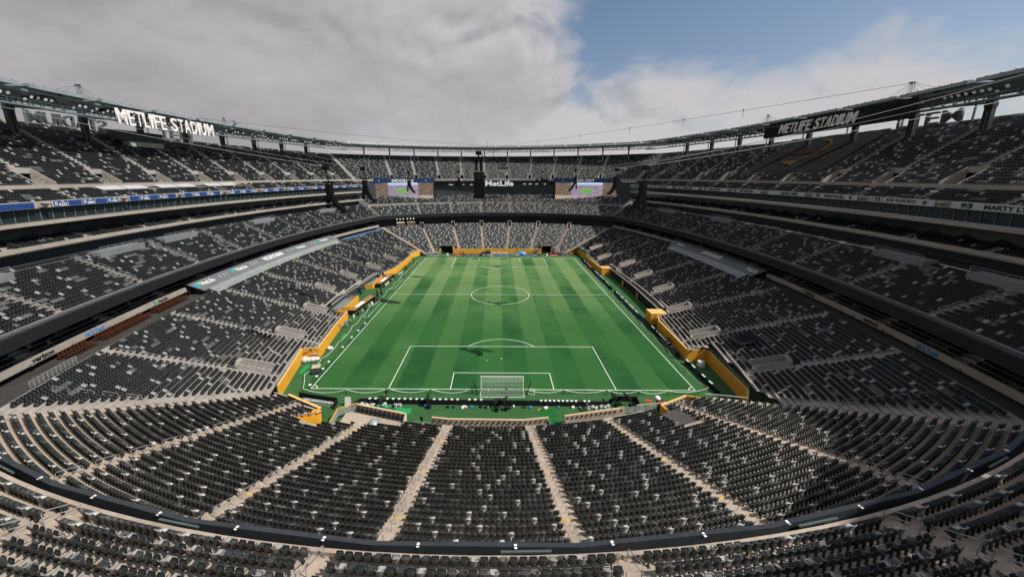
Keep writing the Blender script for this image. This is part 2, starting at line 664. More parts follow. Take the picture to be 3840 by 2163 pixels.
def terrace(mb, st, T, ok=None, a0=None, a1=None, ais=(), slots=(), cell=3.0, side=True):
    """stepped seating deck; cells not ok are left out; slots: (angle, half width m, row count)"""
    n = T['n']
    rm = rad(st, T['t0'])
    for r in range(n):
        ta = T['t0'] + r * T['tr']
        tb = ta + T['tr']
        z = T['z0'] + r * T['ri']
        zp = z - T['ri'] if r else z - 0.6
        la, lb = amax(st, ta), amax(st, tb)
        A0a = -la if a0 is None else a0
        A1a = la if a1 is None else a1
        A0b = -lb if a0 is None else a0
        A1b = lb if a1 is None else a1
        m = max(4, int((A1a - A0a) * rad(st, ta) / cell))
        cuts = set(i / m for i in range(m + 1))
        gaps = []
        for (sa, hw, r0, r1) in slots:
            if r0 <= r < r1:
                u0 = (sa - hw / rad(st, ta) - A0a) / (A1a - A0a)
                u1 = (sa + hw / rad(st, ta) - A0a) / (A1a - A0a)
                cuts |= {u0, u1}
                gaps.append((u0, u1))
        cu = sorted(c for c in cuts if 0 <= c <= 1)
        prev = None
        for c0, c1 in zip(cu, cu[1:]):
            mid = (c0 + c1) / 2
            if any(g0 < mid < g1 for g0, g1 in gaps):
                continue
            if ok is not None:
                q = P(st, A0a + (A1a - A0a) * mid, (ta + tb) / 2)
                if not ok(q.x, q.y):
                    continue
            pa, pb = P(st, A0a + (A1a - A0a) * c0, ta, z), P(st, A0a + (A1a - A0a) * c1, ta, z)
            qa, qb = P(st, A0b + (A1b - A0b) * c0, tb, z), P(st, A0b + (A1b - A0b) * c1, tb, z)
            da, db = Vector((pa.x, pa.y, zp)), Vector((pb.x, pb.y, zp))
            mb.add([pa, pb, qb, qa, da, db], [(0, 1, 2, 3), (4, 5, 1, 0)])
    return mb


def steps(mb, st, T, angs, w=1.15, ok=None, slots=()):
    """half-height step blocks up the aisles"""
    for a in angs:
        for r in range(T['n'] - 1):
            t = T['t0'] + (r + 1) * T['tr']
            if abs(a) > amax(st, t):
                continue
            if any(abs(sa - a) * rad(st, t) < hw + 0.5 and r0 - 1 <= r < r1 for (sa, hw, r0, r1) in slots):
                continue
            z = T['z0'] + r * T['ri']
            c = P(st, a, t - T['tr'] * 0.25)
            if ok is not None and not ok(c.x, c.y):
                continue
            n = NRM(st, a)
            tg = Vector((n.y, -n.x, 0)) * (w / 2)
            f, b = -n * T['tr'] * 0.25, n * (T['tr'] * 0.25 - 0.004)
            lo, hi = Vector((0, 0, z + 0.001)), Vector((0, 0, z + T['ri'] * 0.5))
            q = [c + f - tg, c + f + tg, c + b + tg, c + b - tg]
            mb.add([p + hi for p in q] + [q[0] + lo, q[1] + lo, q[2] + lo, q[3] + lo], [(0, 1, 2, 3), (4, 5, 1, 0), (5, 6, 2, 1), (7, 4, 0, 3)])
    return mb


def slot_shell(mb_c, mb_d, st, T, a, hw, r0, r1, doorh=2.3, lip=0.95, low_side=None):
    """a vomitory: sunken passage with side walls, open at its low end, doorway at its high end"""
    t0 = T['t0'] + r0 * T['tr']
    t1 = T['t0'] + r1 * T['tr']
    zf = T['z0'] + r0 * T['ri'] - 0.02
    n = NRM(st, a)
    tg = Vector((n.y, -n.x, 0))
    c0, c1 = P(st, a, t0), P(st, a, t1)
    z1 = T['z0'] + r1 * T['ri']
    Z = lambda z: Vector((0, 0, z))
    # floor
    mb_c.add([c0 - tg * hw + Z(zf), c0 + tg * hw + Z(zf), c1 + tg * hw + Z(zf), c1 - tg * hw + Z(zf)], [(0, 1, 2, 3)])
    for s in (-1, 1):
        e = tg * (hw * s)
        e2 = tg * ((hw + 0.16) * s)
        top0, top1 = zf + lip, max(z1 + lip, zf + doorh + 0.35)
        if low_side is not None and (s < 0) == (st == 'L'):
            top0, top1 = zf + low_side, z1 + low_side
        mb_c.hexa([c0 + e + Z(zf - 0.5), c0 + e2 + Z(zf - 0.5), c1 + e2 + Z(zf - 0.5), c1 + e + Z(zf - 0.5)],
                  [c0 + e + Z(top0), c0 + e2 + Z(top0), c1 + e2 + Z(top1), c1 + e + Z(top1)])
    # doorway
    b = n * 2.2
    mb_d.add([c1 - tg * hw + Z(zf), c1 + tg * hw + Z(zf), c1 + tg * hw + b + Z(zf), c1 - tg * hw + b + Z(zf),
              c1 - tg * hw + Z(zf + doorh), c1 + tg * hw + Z(zf + doorh), c1 + tg * hw + b + Z(zf + doorh), c1 - tg * hw + b + Z(zf + doorh)],
             [(0, 1, 2, 3), (3, 2, 6, 7), (0, 3, 7, 4), (1, 5, 6, 2), (4, 7, 6, 5)])
    top = max(z1 + lip, zf + doorh + 0.35)
    hw2 = hw + 0.16
    mb_c.hexa([c1 - tg * hw2 + Z(zf + doorh), c1 + tg * hw2 + Z(zf + doorh), c1 + tg * hw2 + n * 0.3 + Z(zf + doorh), c1 - tg * hw2 + n * 0.3 + Z(zf + doorh)],
              [c1 - tg * hw2 + Z(top), c1 + tg * hw2 + Z(top), c1 + tg * hw2 + n * 0.3 + Z(top), c1 - tg * hw2 + n * 0.3 + Z(top)])


# ------------------------------------------------------------------ seats (collected, built at the end)
SEATS = []      # (x, y, z, nx, ny, tone, lod)


def add_seats(st, T, ais, lod, ok=None, a0=None, a1=None, rows=None, slots=(), gap=0.62, pitch=0.51, light=0.085, mid=0.13, skip=None, dark=(0.05, 0.27), fwd=0.42, lt=0.80, pattern=None):  # dark and lt vary by stand: shade, falloff and glare put into seat colour
    for r in (rows if rows is not None else range(T['n'])):
        t = T['t0'] + r * T['tr'] + T['tr'] * fwd
        z = T['z0'] + r * T['ri']
        wait, run = rnd.randint(0, int(1.2 / max(light, 0.01))), -rnd.randint(0, 9)
        pat = pattern
        if pattern is None:
            pat = 'spaced'
        Rr = rad(st, t)
        lim = amax(st, t) - 0.9 / Rr
        b0 = -lim if a0 is None else a0
        b1 = lim if a1 is None else a1
        br = sorted([b0] + [a for a in ais if b0 < a < b1] + [b1])
        for i in range(len(br) - 1):
            s0 = br[i] + (gap / Rr if i > 0 else 0.3 / Rr)
            s1 = br[i + 1] - (gap / Rr if i < len(br) - 2 else 0.3 / Rr)
            L = (s1 - s0) * Rr
            m = int(L / pitch)
            if m < 1:
                continue
            off = (L - m * pitch) / 2
            for k in range(m):
                a = s0 + (off + (k + 0.5) * pitch) / Rr
                if any(abs(sa - a) * Rr < hw + 0.45 and r0 - 0.5 <= r < r1 + 1 for (sa, hw, r0, r1) in slots):
                    continue
                p = P(st, a, t, z)
                if ok is not None and not ok(p.x, p.y):
                    continue
                if skip is not None and skip(a, r, p):
                    continue
                n = NRM(st, a)
                if pat == 'spaced':
                    # odd pale seats, well apart along each row, and short runs of mid grey
                    if wait <= 0:
                        tone = lt - rnd.random() * 0.10
                        wait = rnd.randint(int(0.5 / light), int(1.6 / light))
                    elif run > 0:
                        tone = 0.58 + rnd.uniform(-0.07, 0.04)
                    else:
                        tone = rnd.uniform(*dark)
                    wait -= 1
                    run -= 1
                    if run < (-4 if st in 'LR' else -1) and rnd.random() < mid * (0.28 if st in 'LR' else 0.8):
                        run = rnd.randint(1, 5 if st in 'LR' else 2)
                else:
                    u = rnd.random()
                    tone = lt - rnd.random() * 0.12 if u < light else (0.6 + rnd.uniform(-0.06, 0.05) if u < light + mid else rnd.uniform(*dark))
                SEATS.append((p.x, p.y, p.z, n.x, n.y, tone, lod))



# ================================================================== GROUND AND PITCH
def plain_sheet(name, pts, z, m, kind='structure'):
    me = bpy.data.meshes.new(name)
    me.from_pydata([(x, y, z) for x, y in pts], [], [tuple(range(len(pts)))])
    me.update()
    o = link(name, me, m)
    if kind:
        o['kind'] = kind
    return o


plain_sheet('ground', [(-4000, -4000), (4000, -4000), (4000, 4000), (-4000, 4000)], -0.06,
            mat('outer_ground', (0.10, 0.10, 0.095), 0.95, 0.1, 0.2, 0.01))


def turf_material(name, stripes):
    m = bpy.data.materials.new(name)
    m.use_nodes = True
    nt = m.node_tree
    N, L = nt.nodes.new, nt.links.new
    b = nt.nodes['Principled BSDF']
    b.inputs['Roughness'].default_value = 0.85
    b.inputs['Specular IOR Level'].default_value = 0.15
    g = N('ShaderNodeNewGeometry')
    sep = N('ShaderNodeSeparateXYZ')
    L(g.outputs['Position'], sep.inputs[0])

    def mth(op, a, c=None, d=None):
        n = N('ShaderNodeMath')
        n.operation = op
        for i, v in enumerate((a, c, d)):
            if v is None:
                continue
            if isinstance(v, (int, float)):
                n.inputs[i].default_value = v
            else:
                L(v, n.inputs[i])
        return n.outputs[0]

    def noise(scale, detail, rough=0.5, sy=1.0):
        mp = N('ShaderNodeMapping')
        mp.inputs['Scale'].default_value = (1, sy, 1)
        L(g.outputs['Position'], mp.inputs[0])
        n = N('ShaderNodeTexNoise')
        n.inputs['Scale'].default_value = scale
        n.inputs['Detail'].default_value = detail
        n.inputs['Roughness'].default_value = rough
        L(mp.outputs[0], n.inputs['Vector'])
        return n.outputs['Fac']

    def mix(f, c0, c1, blend='MIX'):
        n = N('ShaderNodeMix')
        n.data_type = 'RGBA'
        n.blend_type = blend
        if isinstance(f, (int, float)):
            n.inputs[0].default_value = f
        else:
            L(f, n.inputs[0])
        for i, c in ((6, c0), (7, c1)):
            if isinstance(c, tuple):
                n.inputs[i].default_value = (*c, 1)
            else:
                L(c, n.inputs[i])
        return n.outputs[2]

    def mr(v, a, c, o0=0.0, o1=1.0):
        n = N('ShaderNodeMapRange')
        n.interpolation_type = 'SMOOTHSTEP'
        L(v, n.inputs[0])
        n.inputs[1].default_value = a
        n.inputs[2].default_value = c
        n.inputs[3].default_value = o0
        n.inputs[4].default_value = o1
        return n.outputs[0]

    if stripes:
        wob = mth('MULTIPLY', mth('SUBTRACT', noise(0.5, 5, 0.65), 0.5), 1.1)
        u = mth('DIVIDE', mth('ADD', sep.outputs[0], wob), 4.857)
        fr = mth('FRACT', mth('MULTIPLY', u, 0.5))
        s = mth('MULTIPLY', mr(fr, 0.0, 0.075), mr(fr, 0.5, 0.575, 1.0, 0.0))      # 1 = dark stripe
        blot = mr(noise(0.055, 4, 0.6), 0.38, 0.66)
        s2 = mth('MULTIPLY', s, mr(blot, 0.0, 1.0, 0.45, 1.0))
        # paler with distance: grazing-angle brightness put into the colour, plus random tone
        far_pale = mth('ADD', mr(sep.outputs[1], 8.0, 88.0, 0.0, 0.75), mth('MULTIPLY', mth('SUBTRACT', noise(0.05, 3, 0.5), 0.5), 0.7))
        c = mix(s2, mix(far_pale, (0.027, 0.114, 0.029), (0.175, 0.275, 0.105)), mix(far_pale, (0.013, 0.082, 0.021), (0.060, 0.165, 0.050)))
        v = mth('DIVIDE', sep.outputs[1], 10.5)
        fy = mth('FRACT', mth('MULTIPLY', v, 0.5))
        band = mth('MULTIPLY', mr(fy, 0.0, 0.05), mr(fy, 0.5, 0.55, 1.0, 0.0))
        c = mix(mth('MULTIPLY', band, 0.05), c, (0.012, 0.075, 0.022))
        patch = mth('MULTIPLY', mr(noise(0.06, 4, 0.55), 0.46, 0.68), mth('ADD', mth('MULTIPLY', s, 0.55), 0.15))
        c = mix(patch, c, (0.009, 0.060, 0.017))
        worn = mr(noise(0.9, 6, 0.65), 0.55, 0.80, 0.0, 0.30)
        c = mix(worn, c, (0.05, 0.14, 0.045))
    else:
        c = mix(noise(0.25, 6, 0.65), (0.024, 0.088, 0.028), (0.052, 0.140, 0.050))
        st_ = mr(noise(0.5, 4, 0.6, 5.0), 0.45, 0.7)
        c = mix(mth('MULTIPLY', st_, 0.45), c, (0.020, 0.075, 0.024))
    fine = mr(noise(22, 3, 0.7), 0.25, 0.75, 0.6, 1.4)
    c = mix(1.0, c, fine, 'MULTIPLY')
    L(c, b.inputs['Base Color'])
    if stripes:
        L(mr(s, 0.0, 1.0, 1.0, 0.30), b.inputs['Sheen Weight'])
    else:
        b.inputs['Sheen Weight'].default_value = 0.12
    b.inputs['Sheen Roughness'].default_value = 0.25
    b.inputs['Sheen Tint'].default_value = (0.62, 0.80, 0.42, 1)
    bp = N('ShaderNodeBump')
    bp.inputs['Strength'].default_value = 0.5
    bp.inputs['Distance'].default_value = 0.03
    L(noise(30, 3), bp.inputs['Height'])
    L(bp.outputs[0], b.inputs['Normal'])
    return m


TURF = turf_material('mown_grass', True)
TURF2 = turf_material('apron_turf', False)
plain_sheet('turf_apron', [(-52, -16), (46, -16), (46, 122), (-52, 122)], 0.0, TURF2)
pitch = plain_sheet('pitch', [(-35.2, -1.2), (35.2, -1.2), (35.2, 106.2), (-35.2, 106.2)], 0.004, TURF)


def marking(name, strips):
    mb = MB()
    for q in strips:
        mb.add([(x, y, 0.009) for x, y in q], [tuple(range(len(q)))])
    return mb.build(name, LINE, pitch)


def seg(x0, y0, x1, y1, w=0.12):
    d = Vector((x1 - x0, y1 - y0))
    d.normalize()
    n = Vector((-d.y, d.x)) * (w / 2)
    return [(x0 - n.x, y0 - n.y), (x1 - n.x, y1 - n.y), (x1 + n.x, y1 + n.y), (x0 + n.x, y0 + n.y)]


def arcq(cx, cy, r, a0, a1, n, w=0.12):
    out = []
    for i in range(n):
        b0, b1 = a0 + (a1 - a0) * i / n, a0 + (a1 - a0) * (i + 1) / n
        out.append([(cx + (r - w / 2) * math.cos(b0), cy + (r - w / 2) * math.sin(b0)), (cx + (r + w / 2) * math.cos(b0), cy + (r + w / 2) * math.sin(b0)),
                    (cx + (r + w / 2) * math.cos(b1), cy + (r + w / 2) * math.sin(b1)), (cx + (r - w / 2) * math.cos(b1), cy + (r - w / 2) * math.sin(b1))])
    return out


marking('touchline', [seg(-34, 0.07, -34, 104.93)])
marking('touchline', [seg(34, 0.07, 34, 104.93)])
marking('goal_line', [seg(-34.06, 0, 34.06, 0)])
marking('goal_line', [seg(-34.06, 105, 34.06, 105)])
marking('halfway_line', [seg(-33.93, 52.5, -9.22, 52.5), seg(-9.08, 52.5, 9.08, 52.5), seg(9.22, 52.5, 33.93, 52.5)])
marking('centre_circle', arcq(0, 52.5, 9.15, 0, 2 * math.pi, 64))
for sgn, gy in ((1, 0), (-1, 105)):
    for hw, dp, nm in ((20.16, 16.5, 'penalty_area_line'), (9.16, 5.5, 'goal_area_line')):
        e = gy + sgn * 0.07
        marking(nm, [seg(-hw, e, -hw, gy + sgn * (dp - 0.07)), seg(hw, e, hw, gy + sgn * (dp - 0.07)), seg(-hw - 0.06, gy + sgn * dp, hw + 0.06, gy + sgn * dp)])
    a = math.acos(5.5 / 9.15)
    c = R(90) * sgn
    marking('penalty_arc', arcq(0, gy + sgn * 11, 9.15, c - a + 0.01, c + a - 0.01, 20))
    marking('penalty_spot', [[(0.12 * math.cos(k), gy + sgn * 11 + 0.12 * math.sin(k)) for k in np.linspace(0, 2 * math.pi, 9)[:-1]]])
    for sx in (-1, 1):
        b0 = {(-1, 1): 0, (1, 1): 90, (1, -1): 180, (-1, -1): 270}[(sx, sgn)]
        marking('corner_arc', arcq(sx * 34, gy, 1.0, R(b0 + 5), R(b0 + 85), 6))
# technical-area dashes on the left apron
for y0, y1 in ((33.6, 45.5), (58.5, 70.5)):
    dd = []
    for k in range(7):
        ya = y0 + (y1 - y0) * k / 7
        dd.append(seg(-35.6, ya, -35.6, ya + 1.0, 0.14))
    dd.append(seg(-37.4, y0 - 0.1, -35.9, y0 - 0.1, 0.14))
    mb = MB()
    for q in dd:
        mb.add([(x, y, 0.008) for x, y in q], [(0, 1, 2, 3)])
    mb.build('technical_area_dash', LINE, pitch)

# ================================================================== STANDS
SIDE_NAME = {'L': 'left', 'R': 'right', 'F': 'far', 'N': 'near'}
stand_label = {
    'L': 'lower tier of tan concrete steps along the left touchline, in sun',
    'R': 'lower tier of concrete steps along the right touchline, mostly in shade',
    'F': 'lower tier of concrete steps behind the far goal',
    'N': 'lower tier of concrete steps behind the near goal'}
low = {}
for st in 'LRFN':
    low[st] = thing('lower_stand', stand_label[st], 'stand', P(st, 0, -29.5, 0), 'lower tier stands')
    T = (LOW if st == 'L' else LOWR) if st in 'LR' else LOWE
    ais = aisles(st, 'LOW')
    okf = (lambda x, y, st=st: low_ok(st, x, y))
    slots = []
    if st in 'LR':
        for a in ais:
            # sunken entry beside each aisle, a few rows up from the front
            r0 = 9
            while r0 < 17 and not low_ok(st, *P(st, a, T['t0'] + (r0 - 2) * T['tr'])[:2]):
                r0 += 1
            slots.append((a + R(0.42), 1.0, r0, r0 + 6))
        # front-row treatment along the bench recess
    if st == 'F':
        slots = [(a, 0.75, T['n'] - 4, T['n']) for a in ais]
    mb = MB()
    terrace(mb, st, T, okf, ais=ais, slots=slots, cell=1.5)
    mb.build('terrace', CONC_G if st in 'LR' else CONC, low[st])
    for a_ in (ais + [-amax(st, -10) + 0.012, amax(st, -10) - 0.012] if st in 'LR' else ais):
        mb = steps(MB(), st, T, [a_], ok=okf, slots=slots)
        if mb.v:
            mb.build('aisle_steps', CONC_A if st in 'LR' else CONC, low[st])
    if st in 'LR':
        for (a, hw, r0, r1) in slots:
            c_, d_ = MB(), MB()
            slot_shell(c_, d_, st, T, a, hw, r0, r1, doorh=1.9, lip=0.9)
            v = c_.build('vomitory', CONC_A, low[st])
            d_.build('doorway', DARK, v)
    if st == 'F':
        for (a, hw, r0, r1) in slots:
            c_, d_ = MB(), MB()
            slot_shell(c_, d_, st, T, a, hw, r0, r1, doorh=2.4, lip=1.0)
            v = c_.build('vomitory', CONC_G, low[st])
            d_.build('doorway', DARK, v)
    # concourse floor and dark rear wall under the tier above
    tb = T['t0'] + T['n'] * T['tr']
    zb = T['z0'] + (T['n'] - 1) * T['ri']
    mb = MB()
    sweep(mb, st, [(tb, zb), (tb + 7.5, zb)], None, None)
    mb.build('concourse_floor', mat('shade_dark_floor', (0.055, 0.053, 0.050), 0.8, 0.2, 0.15, 0.8, grime=0.3) if st in 'LR' else CONC_G, low[st])  # side floors darkened: shade below the balcony put into the colour
    mb = MB()
    sweep(mb, st, [(tb + 7.5, zb - 0.5), (tb + 7.5, 16.0)], None, None)
    mb.build('rear_wall', DSTEEL, low[st])
    lod = 1 if st == 'N' else 2
    add_seats(st, T, ais, lod, ok=lambda x, y, st=st: low_ok(st, x, y, 0.25), slots=slots, rows=range(1 if st == 'N' else 0, T['n'] - (1 if st in 'LR' else 0)),
              light={'F': 0.13, 'N': 0.085}.get(st, 0.07), mid=0.26 if st in 'NF' else 0.10, dark=(0.36, 0.47) if st == 'N' else ((0.34, 0.50) if st == 'F' else (0.08, 0.30)), fwd=0.5 if st == 'N' else 0.42, lt=1.0 if st == 'N' else (0.9 if st == 'F' else 0.8))

# mezzanine tiers
mez_label = {
    'L': 'middle tier of dark seats along the left side behind a black ribbon board',
    'R': 'middle tier of dark seats along the shaded right side behind a black ribbon board',
    'F': 'middle tier of seats behind the far goal, between the two video boards',
    'N': 'tan concrete middle tier in the foreground, below the viewpoint'}
mez = {}
for st in 'LRFN':
    T = MEZ if st in 'LR' else (MEZE if st == 'F' else MEZN)
    mez[st] = thing('mezzanine_stand', mez_label[st], 'stand', P(st, 0, 1.0, 16.0), 'middle tier stands')
    ais = aisles(st, 'MEZ')
    mb = MB()
    terrace(mb, st, T, ais=ais, cell=2.5)
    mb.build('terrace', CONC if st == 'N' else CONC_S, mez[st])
    for a_ in ais:
        mb = steps(MB(), st, T, [a_])
        if mb.v:
            mb.build('aisle_steps', CONC if st == 'N' else CONC_A, mez[st])
    # front lip of concrete, slab and soffit
    mb = MB()
    sweep(mb, st, [(T['t0'], T['z0'] - 0.05), (T['t0'], 17.0), (0.72, 17.0), (0.72, 15.6), (1.6, 15.4), (8.0, 15.4)], None, None)
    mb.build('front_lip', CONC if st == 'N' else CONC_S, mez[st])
    if st in 'LR':
        def skip(a, r, p, st=st):
            return r >= 10 and any(abs(math.degrees(a) - g) < 1.15 for g in PLAT[st])
        PLAT = {'L': [-13.0, -7.6, -4.2, 2.9, 10.8], 'R': [-12.6, -8.9, 3.6, 10.4]}
        add_seats(st, T, ais, 2, rows=range(T['n']), skip=skip, light=0.045, mid=0.30)
        for g in PLAT[st]:
            o = thing('camera_platform', 'pale grey deck atop the %s middle tier, %s' % (SIDE_NAME[st], {-13.0: 'nearest the viewer', -7.6: 'second from the viewer', -4.2: 'third from the viewer', 2.9: 'fourth from the viewer', 10.8: 'farthest away', -12.6: 'nearest the viewer', -8.9: 'second from the viewer', 3.6: 'third from the viewer', 10.4: 'farthest away'}[g]),
                      'platform', P(st, R(g), 9.7, T['z0'] + 10 * T['ri']), 'platforms on the middle tiers')
            mb = MB()
            sweep(mb, st, [(9.7, 20.9), (9.7, 22.35), (12.1, 22.35), (12.1, 20.9)], R(g - 1.1), R(g + 1.1), closed=True)
            mb.build('deck', PLATF, o)
            mb = MB()
            for k in range(7):
                q = P(st, R(g - 1.05 + 2.1 * k / 6), 9.8, 22.35)
                mb.tube([q, q + Vector((0, 0, 0.95))], 0.03, 4)
            for h in (0.5, 0.95):
                mb.tube([P(st, R(g - 1.05 + 2.1 * k / 6), 9.8, 22.35 + h) for k in range(7)], 0.025, 4)
            mb.build('guard_rail', STEEL, o)
    else:
        add_seats(st, T, ais, 2 if st == 'F' else 1, rows=range(T['n'] if st == 'F' else 8), light=0.12 if st == 'F' else 0.14, mid=0.25 if st == 'F' else 0.28, fwd=0.42 if st == 'F' else 0.34, dark=(0.3, 0.48) if st == 'F' else (0.38, 0.5), lt=0.85 if st == 'F' else 1.0)

# upper part of the far middle tier with its walkway wall
T2 = MEZE2
mb = MB()
terrace(mb, 'F', T2, ais=A_END, cell=2.5)
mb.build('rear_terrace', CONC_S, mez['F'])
mb = MB()
sweep(mb, 'F', [(9.65, 20.6), (9.65, 22.0), (9.85, 22.0), (9.85, 20.6)], None, None, closed=True)
mb.build('walkway_wall', FASCIA, mez['F'])
for a in A_END + [0.0]:
    n = NRM('F', a)
    tg = Vector((n.y, -n.x, 0))
    c = P('F', a + (0.02 if a else 0.0), 9.55, 21.3)
    MB().box(c, (1.3, 0.3, 1.5), math.atan2(tg.y, tg.x)).build('doorway', DARK, mez['F'])
add_seats('F', T2, A_END, 2, light=0.10, mid=0.22, dark=(0.25, 0.45))
mb = MB()
sweep(mb, 'F', [(17.4, 25.0), (19.5, 25.0), (19.5, 33.6)], None, None)
mb.build('rear_wall', DSTEEL, mez['F'])

# ribbon boards in front of the middle tiers
for st in 'LRFN':
    rb = thing('ribbon_board', {'L': 'long black ribbon board edging the left middle tier', 'R': 'long black ribbon board edging the right middle tier, in shade',
                                'F': 'black curved ribbon board across the far end', 'N': 'dark ribbon board casing across the foreground, dotted with white plates'}[st],
               'ribbon board', P(st, 0, 0, 15.0), 'ribbon boards')
    mb = MB()
    sweep(mb, st, [(0.0, 15.0), (0.0, 16.85), (0.34, 16.95), (0.34, 16.3), (0.2, 15.0)], None, None, step=11.5 if st in 'FN' else 9.0, closed=True)
    mb.build('casing', LEDGREY, rb)
    mb = MB()
    sweep(mb, st, [(-0.05, 15.12), (-0.05, 16.72), (-0.012, 16.72), (-0.012, 15.12)], None, None, step=11.5 if st in 'FN' else 9.0, closed=True)
    mb.build('screen', DARK, rb)
    mb = MB()
    sweep(mb, st, [(0.34, 15.9), (0.725, 15.9)], None, None)
    mb.build('gutter', DARK, rb)
    if st == 'N':
        for k in range(-9, 10):
            a = k * R(2.95) + R(1.2)
            if abs(a) > amax('N', 0):
                continue
            n = NRM('N', a)
            MB().box(P('N', a, 0.17, 16.92), (0.16, 0.26, 0.03), math.atan2(-n.x, n.y)).build('white_plate', WHITE, rb)
        for k in range(-48, 49):
            a = k * R(0.68)
            if abs(a) > amax('N', 0.5) or rnd.random() < 0.25:
                continue
            MB().box(P('N', a, 0.54, 15.93), (0.09, 0.09, 0.05), a).build('bolt_plate', STEEL, rb)
        for a in (R(-18.5), R(-9.6), R(1.5), R(11.0), R(20.5)):
            n = NRM('N', a)
            mb = MB()
            q = [P('N', a + s * R(0.75), 0.5, 16.95) for s in (-1, 1)]
            mb.beam(q[0], q[1], 0.12, 0.10)
            mb.build('glass_rail_foot', mat('pale_green_aluminium', (0.07, 0.10, 0.095), 0.4, 0.5, 0.1), rb)
    if st == 'F':
        text('lettering', 'MetLife', P('F', R(0.6), -0.12, 15.95), (1, 0, 0), (0, 0, 1), 6.0, 1.1, mat('cyan_led', (0.1, 0.8, 0.85), 0.5, 0.2, 0.0, emit=1.2), rb, depth=0.03)

# suite levels of the two sides
for st in 'LR':
    su = thing('suite_level', 'two beige-edged suite storeys above the %s middle tier' % SIDE_NAME[st], 'suites', P(st, 0, 14, 22), 'suite storeys')
    for (z0, z1, nm) in ((24.25, 24.98, 'lower_fascia'), (28.4, 29.05, 'upper_fascia')):
        mb = MB()
        sweep(mb, st, [(14.0, z0), (14.0, z1), (14.35, z1), (14.35, z0)], None, None, closed=True)
        mb.build(nm, FASCIA, su)
    mb = MB()
    sweep(mb, st, [(14.3, 24.2), (22.0, 24.2)], None, None)
    mb.build('lower_soffit', DSTEEL, su)
    SUI = dict(t0=14.4, z0=24.55, tr=0.85, ri=0.32, n=4)
    mb = MB()
    terrace(mb, st, SUI, cell=3)
    mb.build('suite_terrace', CONC_G, su)
    add_seats(st, SUI, A_SIDE_UP, 2, rows=range(3), light=0.02, mid=0.05, pitch=0.62, gap=0.9)
    mb = MB()
    sweep(mb, st, [(17.8, 24.4), (17.8, 28.4)], None, None)
    mb.build('suite_glazing', GLASS, su)
    for k in range(-15, 16):
        a = R(k * 1.16)
        q0, q1 = P(st, a, 14.4, 0), P(st, a, 17.7, 0)
        mb = MB()
        mb.hexa([q0 + Vector((0, 0, 24.6)), q0 + Vector((0.05, 0.05, 24.6)), q1 + Vector((0.05, 0.05, 25.6)), q1 + Vector((0, 0, 25.6))],
                [q0 + Vector((0, 0, 25.3)), q0 + Vector((0.05, 0.05, 25.3)), q1 + Vector((0.05, 0.05, 26.8)), q1 + Vector((0, 0, 26.8))])
        mb.build('divider', DSTEEL, su)
        if k % 2 == 0:
            s2 = MB()
            tgv = NRM(st, a)
            for r in range(3):
                s2.box(P(st, a + R(0.3), 14.9 + 0.85 * r, 24.78 + 0.32 * r), (0.42, 1.0, 0.16), math.atan2(tgv.y, tgv.x))
            s2.build('pale_steps', CONC, su)
    mb = MB()
    sweep(mb, st, [(14.1, 28.4), (22.0, 28.4)], None, None)
    mb.build('upper_soffit', DSTEEL, su)
    mb = MB()
    sweep(mb, st, [(14.8, 29.2), (14.8, 31.3)], None, None)
    mb.build('glass_wall', GLASS, su)
    mb = MB()
    sweep(mb, st, [(14.2, 31.25), (22.0, 31.25)], None, None)
    mb.build('top_soffit', DSTEEL, su)
    nm = 0
    a = -0.27
    while a < 0.29:
        q = P(st, a, 14.72, 0)
        if abs(a) < amax(st, 14.7):
            MB().beam(q + Vector((0, 0, 29.2)), q + Vector((0, 0, 31.25)), 0.09, 0.09).build('mullion', TEAL, su)
        a += 2.1 / 279
    # concourse recess behind the middle tier
    mb = MB()
    sweep(mb, st, [(12.17, 22.0), (17.0, 22.0), (17.0, 24.3)], None, None)
    mb.build('rear_concourse', DSTEEL, su)
    # club row with beige fascia above the lower tier
    cl = thing('club_balcony', 'beige-fronted club balcony under the %s ribbon board, carrying sponsor names' % SIDE_NAME[st], 'balcony', P(st, 0, 2, 10.9), 'club balconies')
    for (b0, b1) in (((None, R(-6.8)), (R(8.6), None)) if st == 'L' else ((None, R(-3.9)), (R(6.0), None))):
        mb = MB()
        sweep(mb, st, [(2.0, 11.0), (2.0, 12.05), (2.35, 12.05), (2.35, 11.0)], b0 if b0 is not None else -amax(st, 2.0), b1 if b1 is not None else amax(st, 2.0), closed=True)
        mb.build('fascia', FASCIA, cl)
    CLB = dict(t0=2.4, z0=11.3, tr=0.9, ri=0.4, n=4)
    mb = MB()
    terrace(mb, st, CLB, cell=3)
    mb.build('terrace', CONC_G, cl)
    add_seats(st, CLB, A_SIDE_UP, 2, rows=range(3), light=0.02, mid=0.1, pitch=0.62, gap=0.9)
    mb = MB()
    sweep(mb, st, [(2.1, 11.05), (9.0, 11.05)], None, None)
    mb.build('soffit', DSTEEL, cl)
    k = -14.0
    while k < 15:
        a = R(k)
        if not ((-6.9 < k < 8.7) if st == 'L' else (-4.0 < k < 6.1)):
            q = P(st, a, 1.86, 11.15)
            MB().box(q, (0.28, 0.5, 0.26), math.atan2(NRM(st, a).y, NRM(st, a).x)).build('bracket_lamp', PLATF, cl)
        k += 1.42

